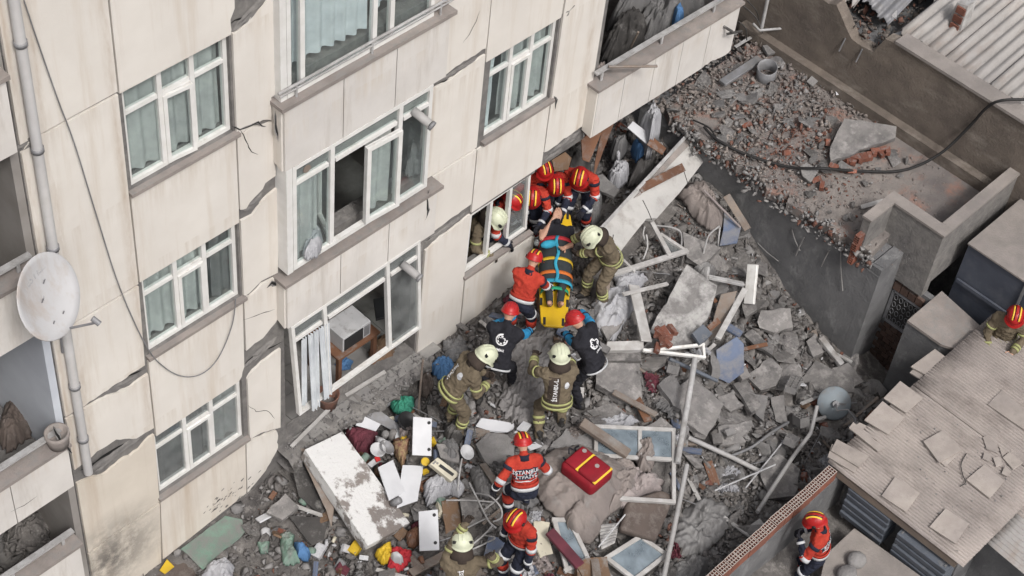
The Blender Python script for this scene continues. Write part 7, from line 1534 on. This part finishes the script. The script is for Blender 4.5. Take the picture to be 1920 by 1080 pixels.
pieces(70, 'rubble_piece', rter, .10, .30, TER, lambda x, y: 1.53, (0,1,1,2), True); pieces(30, 'rubble_piece', rter, .07, .18, TER, lambda x, y: 1.52)
# brick halves
bme = MB().obox((0,0,0),(.095,0,0),(0,.045,0),(0,0,.04)).mesh('brick','brick')
for k in range(34):
    if k < 26: x, y = ryard(); z = H(x, y)+.05; par = GROUND
    else: p = red[k%3]; x, y = p.x+rr.gauss(0,.35), p.y+rr.gauss(0,.35); z = 1.58; par = TER
    if not free(x, y) or (par is TER and not 10.15 < x < 12.5): continue
    o = bpy.data.objects.new('brick', bme); COL.objects.link(o); o.parent = par; o.location = (x,y,z); o.rotation_euler = (rr.gauss(0,.5),rr.gauss(0,.5),rr.uniform(0,6)); o.scale = (rr.uniform(.35,.8),rr.uniform(.6,1),1) if par is TER else (rr.uniform(.5,1),1,1)
# lath and pipe bits
sme = [MB().obox((0,0,0),(.5,0,0),(0,.02,0),(0,0,.008)).mesh('lath','wood_pale'), MB().obox((0,0,0),(.5,0,0),(0,.025,0),(0,0,.012)).mesh('lath','upvc_old'), MB().obox((0,0,0),(.5,0,0),(0,.03,0),(0,0,.01)).mesh('lath','wood'), MB().tube([(-.5,0,0),(.5,0,0)],.008,5).mesh('lath','metal_grey')]
for k in range(85):
    x, y = ryard()
    if not free(x, y): continue
    o = bpy.data.objects.new('lath', rr.choice(sme)); COL.objects.link(o); o.parent = GROUND; o.location = (x,y,H(x,y)+.09); o.rotation_euler = (rr.gauss(0,.3),rr.gauss(0,.22),rr.uniform(0,6.3)); L = rr.uniform(.3,.9); o.scale = (L,1,1)

# scraps of board, paper and cloth
bms = [MB().obox((0,0,0),(.5,0,0),(0,.5,0),(0,0,.012)).mesh('board_scrap', mm) for mm in ('white_board','upvc_old','wood_pale','slab','carton','chunk_light','blue_board','wood','white_board','chunk_light')]
def rleft():
    while True:
        x = rr.uniform(1.2,6.5); y = rr.uniform(-4.6,-.3)
        if inyard(x, y): return x, y
k = 0
while k < 150:
    x, y = rleft() if k < 100 else ryard()
    k += 1
    if not free(x, y): continue
    o = bpy.data.objects.new('board_scrap', rr.choice(bms)); COL.objects.link(o); o.parent = GROUND; o.location = (x, y, H(x,y)+.10); o.rotation_euler = (rr.gauss(0,.35),rr.gauss(0,.35),rr.uniform(0,6.3)); o.scale = (rr.uniform(.1,.36), rr.uniform(.05,.18), rr.uniform(.5,1.5))
def crumple(seed, m):
    n = 15; vs = []
    for j in range(n):
        for i in range(n):
            u, v = i/(n-1)-.5, j/(n-1)-.5; r_ = math.hypot(u, v); q = Vector((u*5+seed*3, v*5, seed))
            a = 1+.35*mn.noise((math.atan2(v,u)*1.2, seed, 1)); vs.append((u*a, v*a, .30*(1-2.4*abs(mn.noise(q)))*(1-r_)+.22*(1-2.4*abs(mn.noise(q*2.1)))+.1*mn.noise(q*4)))
    b_ = MB(); b_.add(vs, [(j*n+i, j*n+i+1, (j+1)*n+i+1, (j+1)*n+i) for j in range(n-1) for i in range(n-1)]); return b_.mesh('cloth_scrap', m, False)
cms = [crumple(i, mm) for i, mm in enumerate(('fabric_grey','fabric_white','fabric_beige','fabric_dark','fabric_film','fabric_white','fabric_grey','fabric_maroon','fabric_film','fabric_grey','fabric_pink'))]
k = 0
while k < 120:
    x, y = rleft() if k < 75 else ryard()
    k += 1
    if not free(x, y): continue
    o = bpy.data.objects.new('cloth_scrap', rr.choice(cms)); COL.objects.link(o); o.parent = GROUND; o.location = (x, y, H(x,y)+.07); o.rotation_euler = (rr.gauss(0,.3),rr.gauss(0,.3),rr.uniform(0,6.3)); q = rr.uniform(.12,.38); o.scale = (q, q*rr.uniform(.5,1), q*.8)

# packets, tins and boxes from the broken kitchen
hm_ = []
for mm in ('clutter_white','fabric_maroon','yellow_plastic','carton','metal_grey','fabric_dark','cream_plastic','wood','clutter_white','green_floor'):
    o_ = MB().obox((0,0,0),(.5,0,0),(0,.35,0),(0,0,.18)).mesh('packet', mm); hm_.append(o_); hm_.append(MB().lathe([(0,-.4),(.22,-.4),(.24,0),(.22,.4),(0,.4)],(0,0,0),(0,1,.2),10).mesh('tin', mm, True))
k = 0
while k < 110:
    k += 1; p_ = T(rr.uniform(560,840), rr.uniform(770,1070), .1); x, y = p_.x, p_.y
    if not free(x, y) or not inyard(x, y): continue
    me = rr.choice(hm_); o = bpy.data.objects.new(me.name.split('.')[0], me); COL.objects.link(o); o.parent = GROUND; o.location = (x, y, H(x,y)+.10); o.rotation_euler = (rr.gauss(0,.6),rr.gauss(0,.6),rr.uniform(0,6.3)); q = rr.uniform(.08,.2); o.scale = (q, q, q)
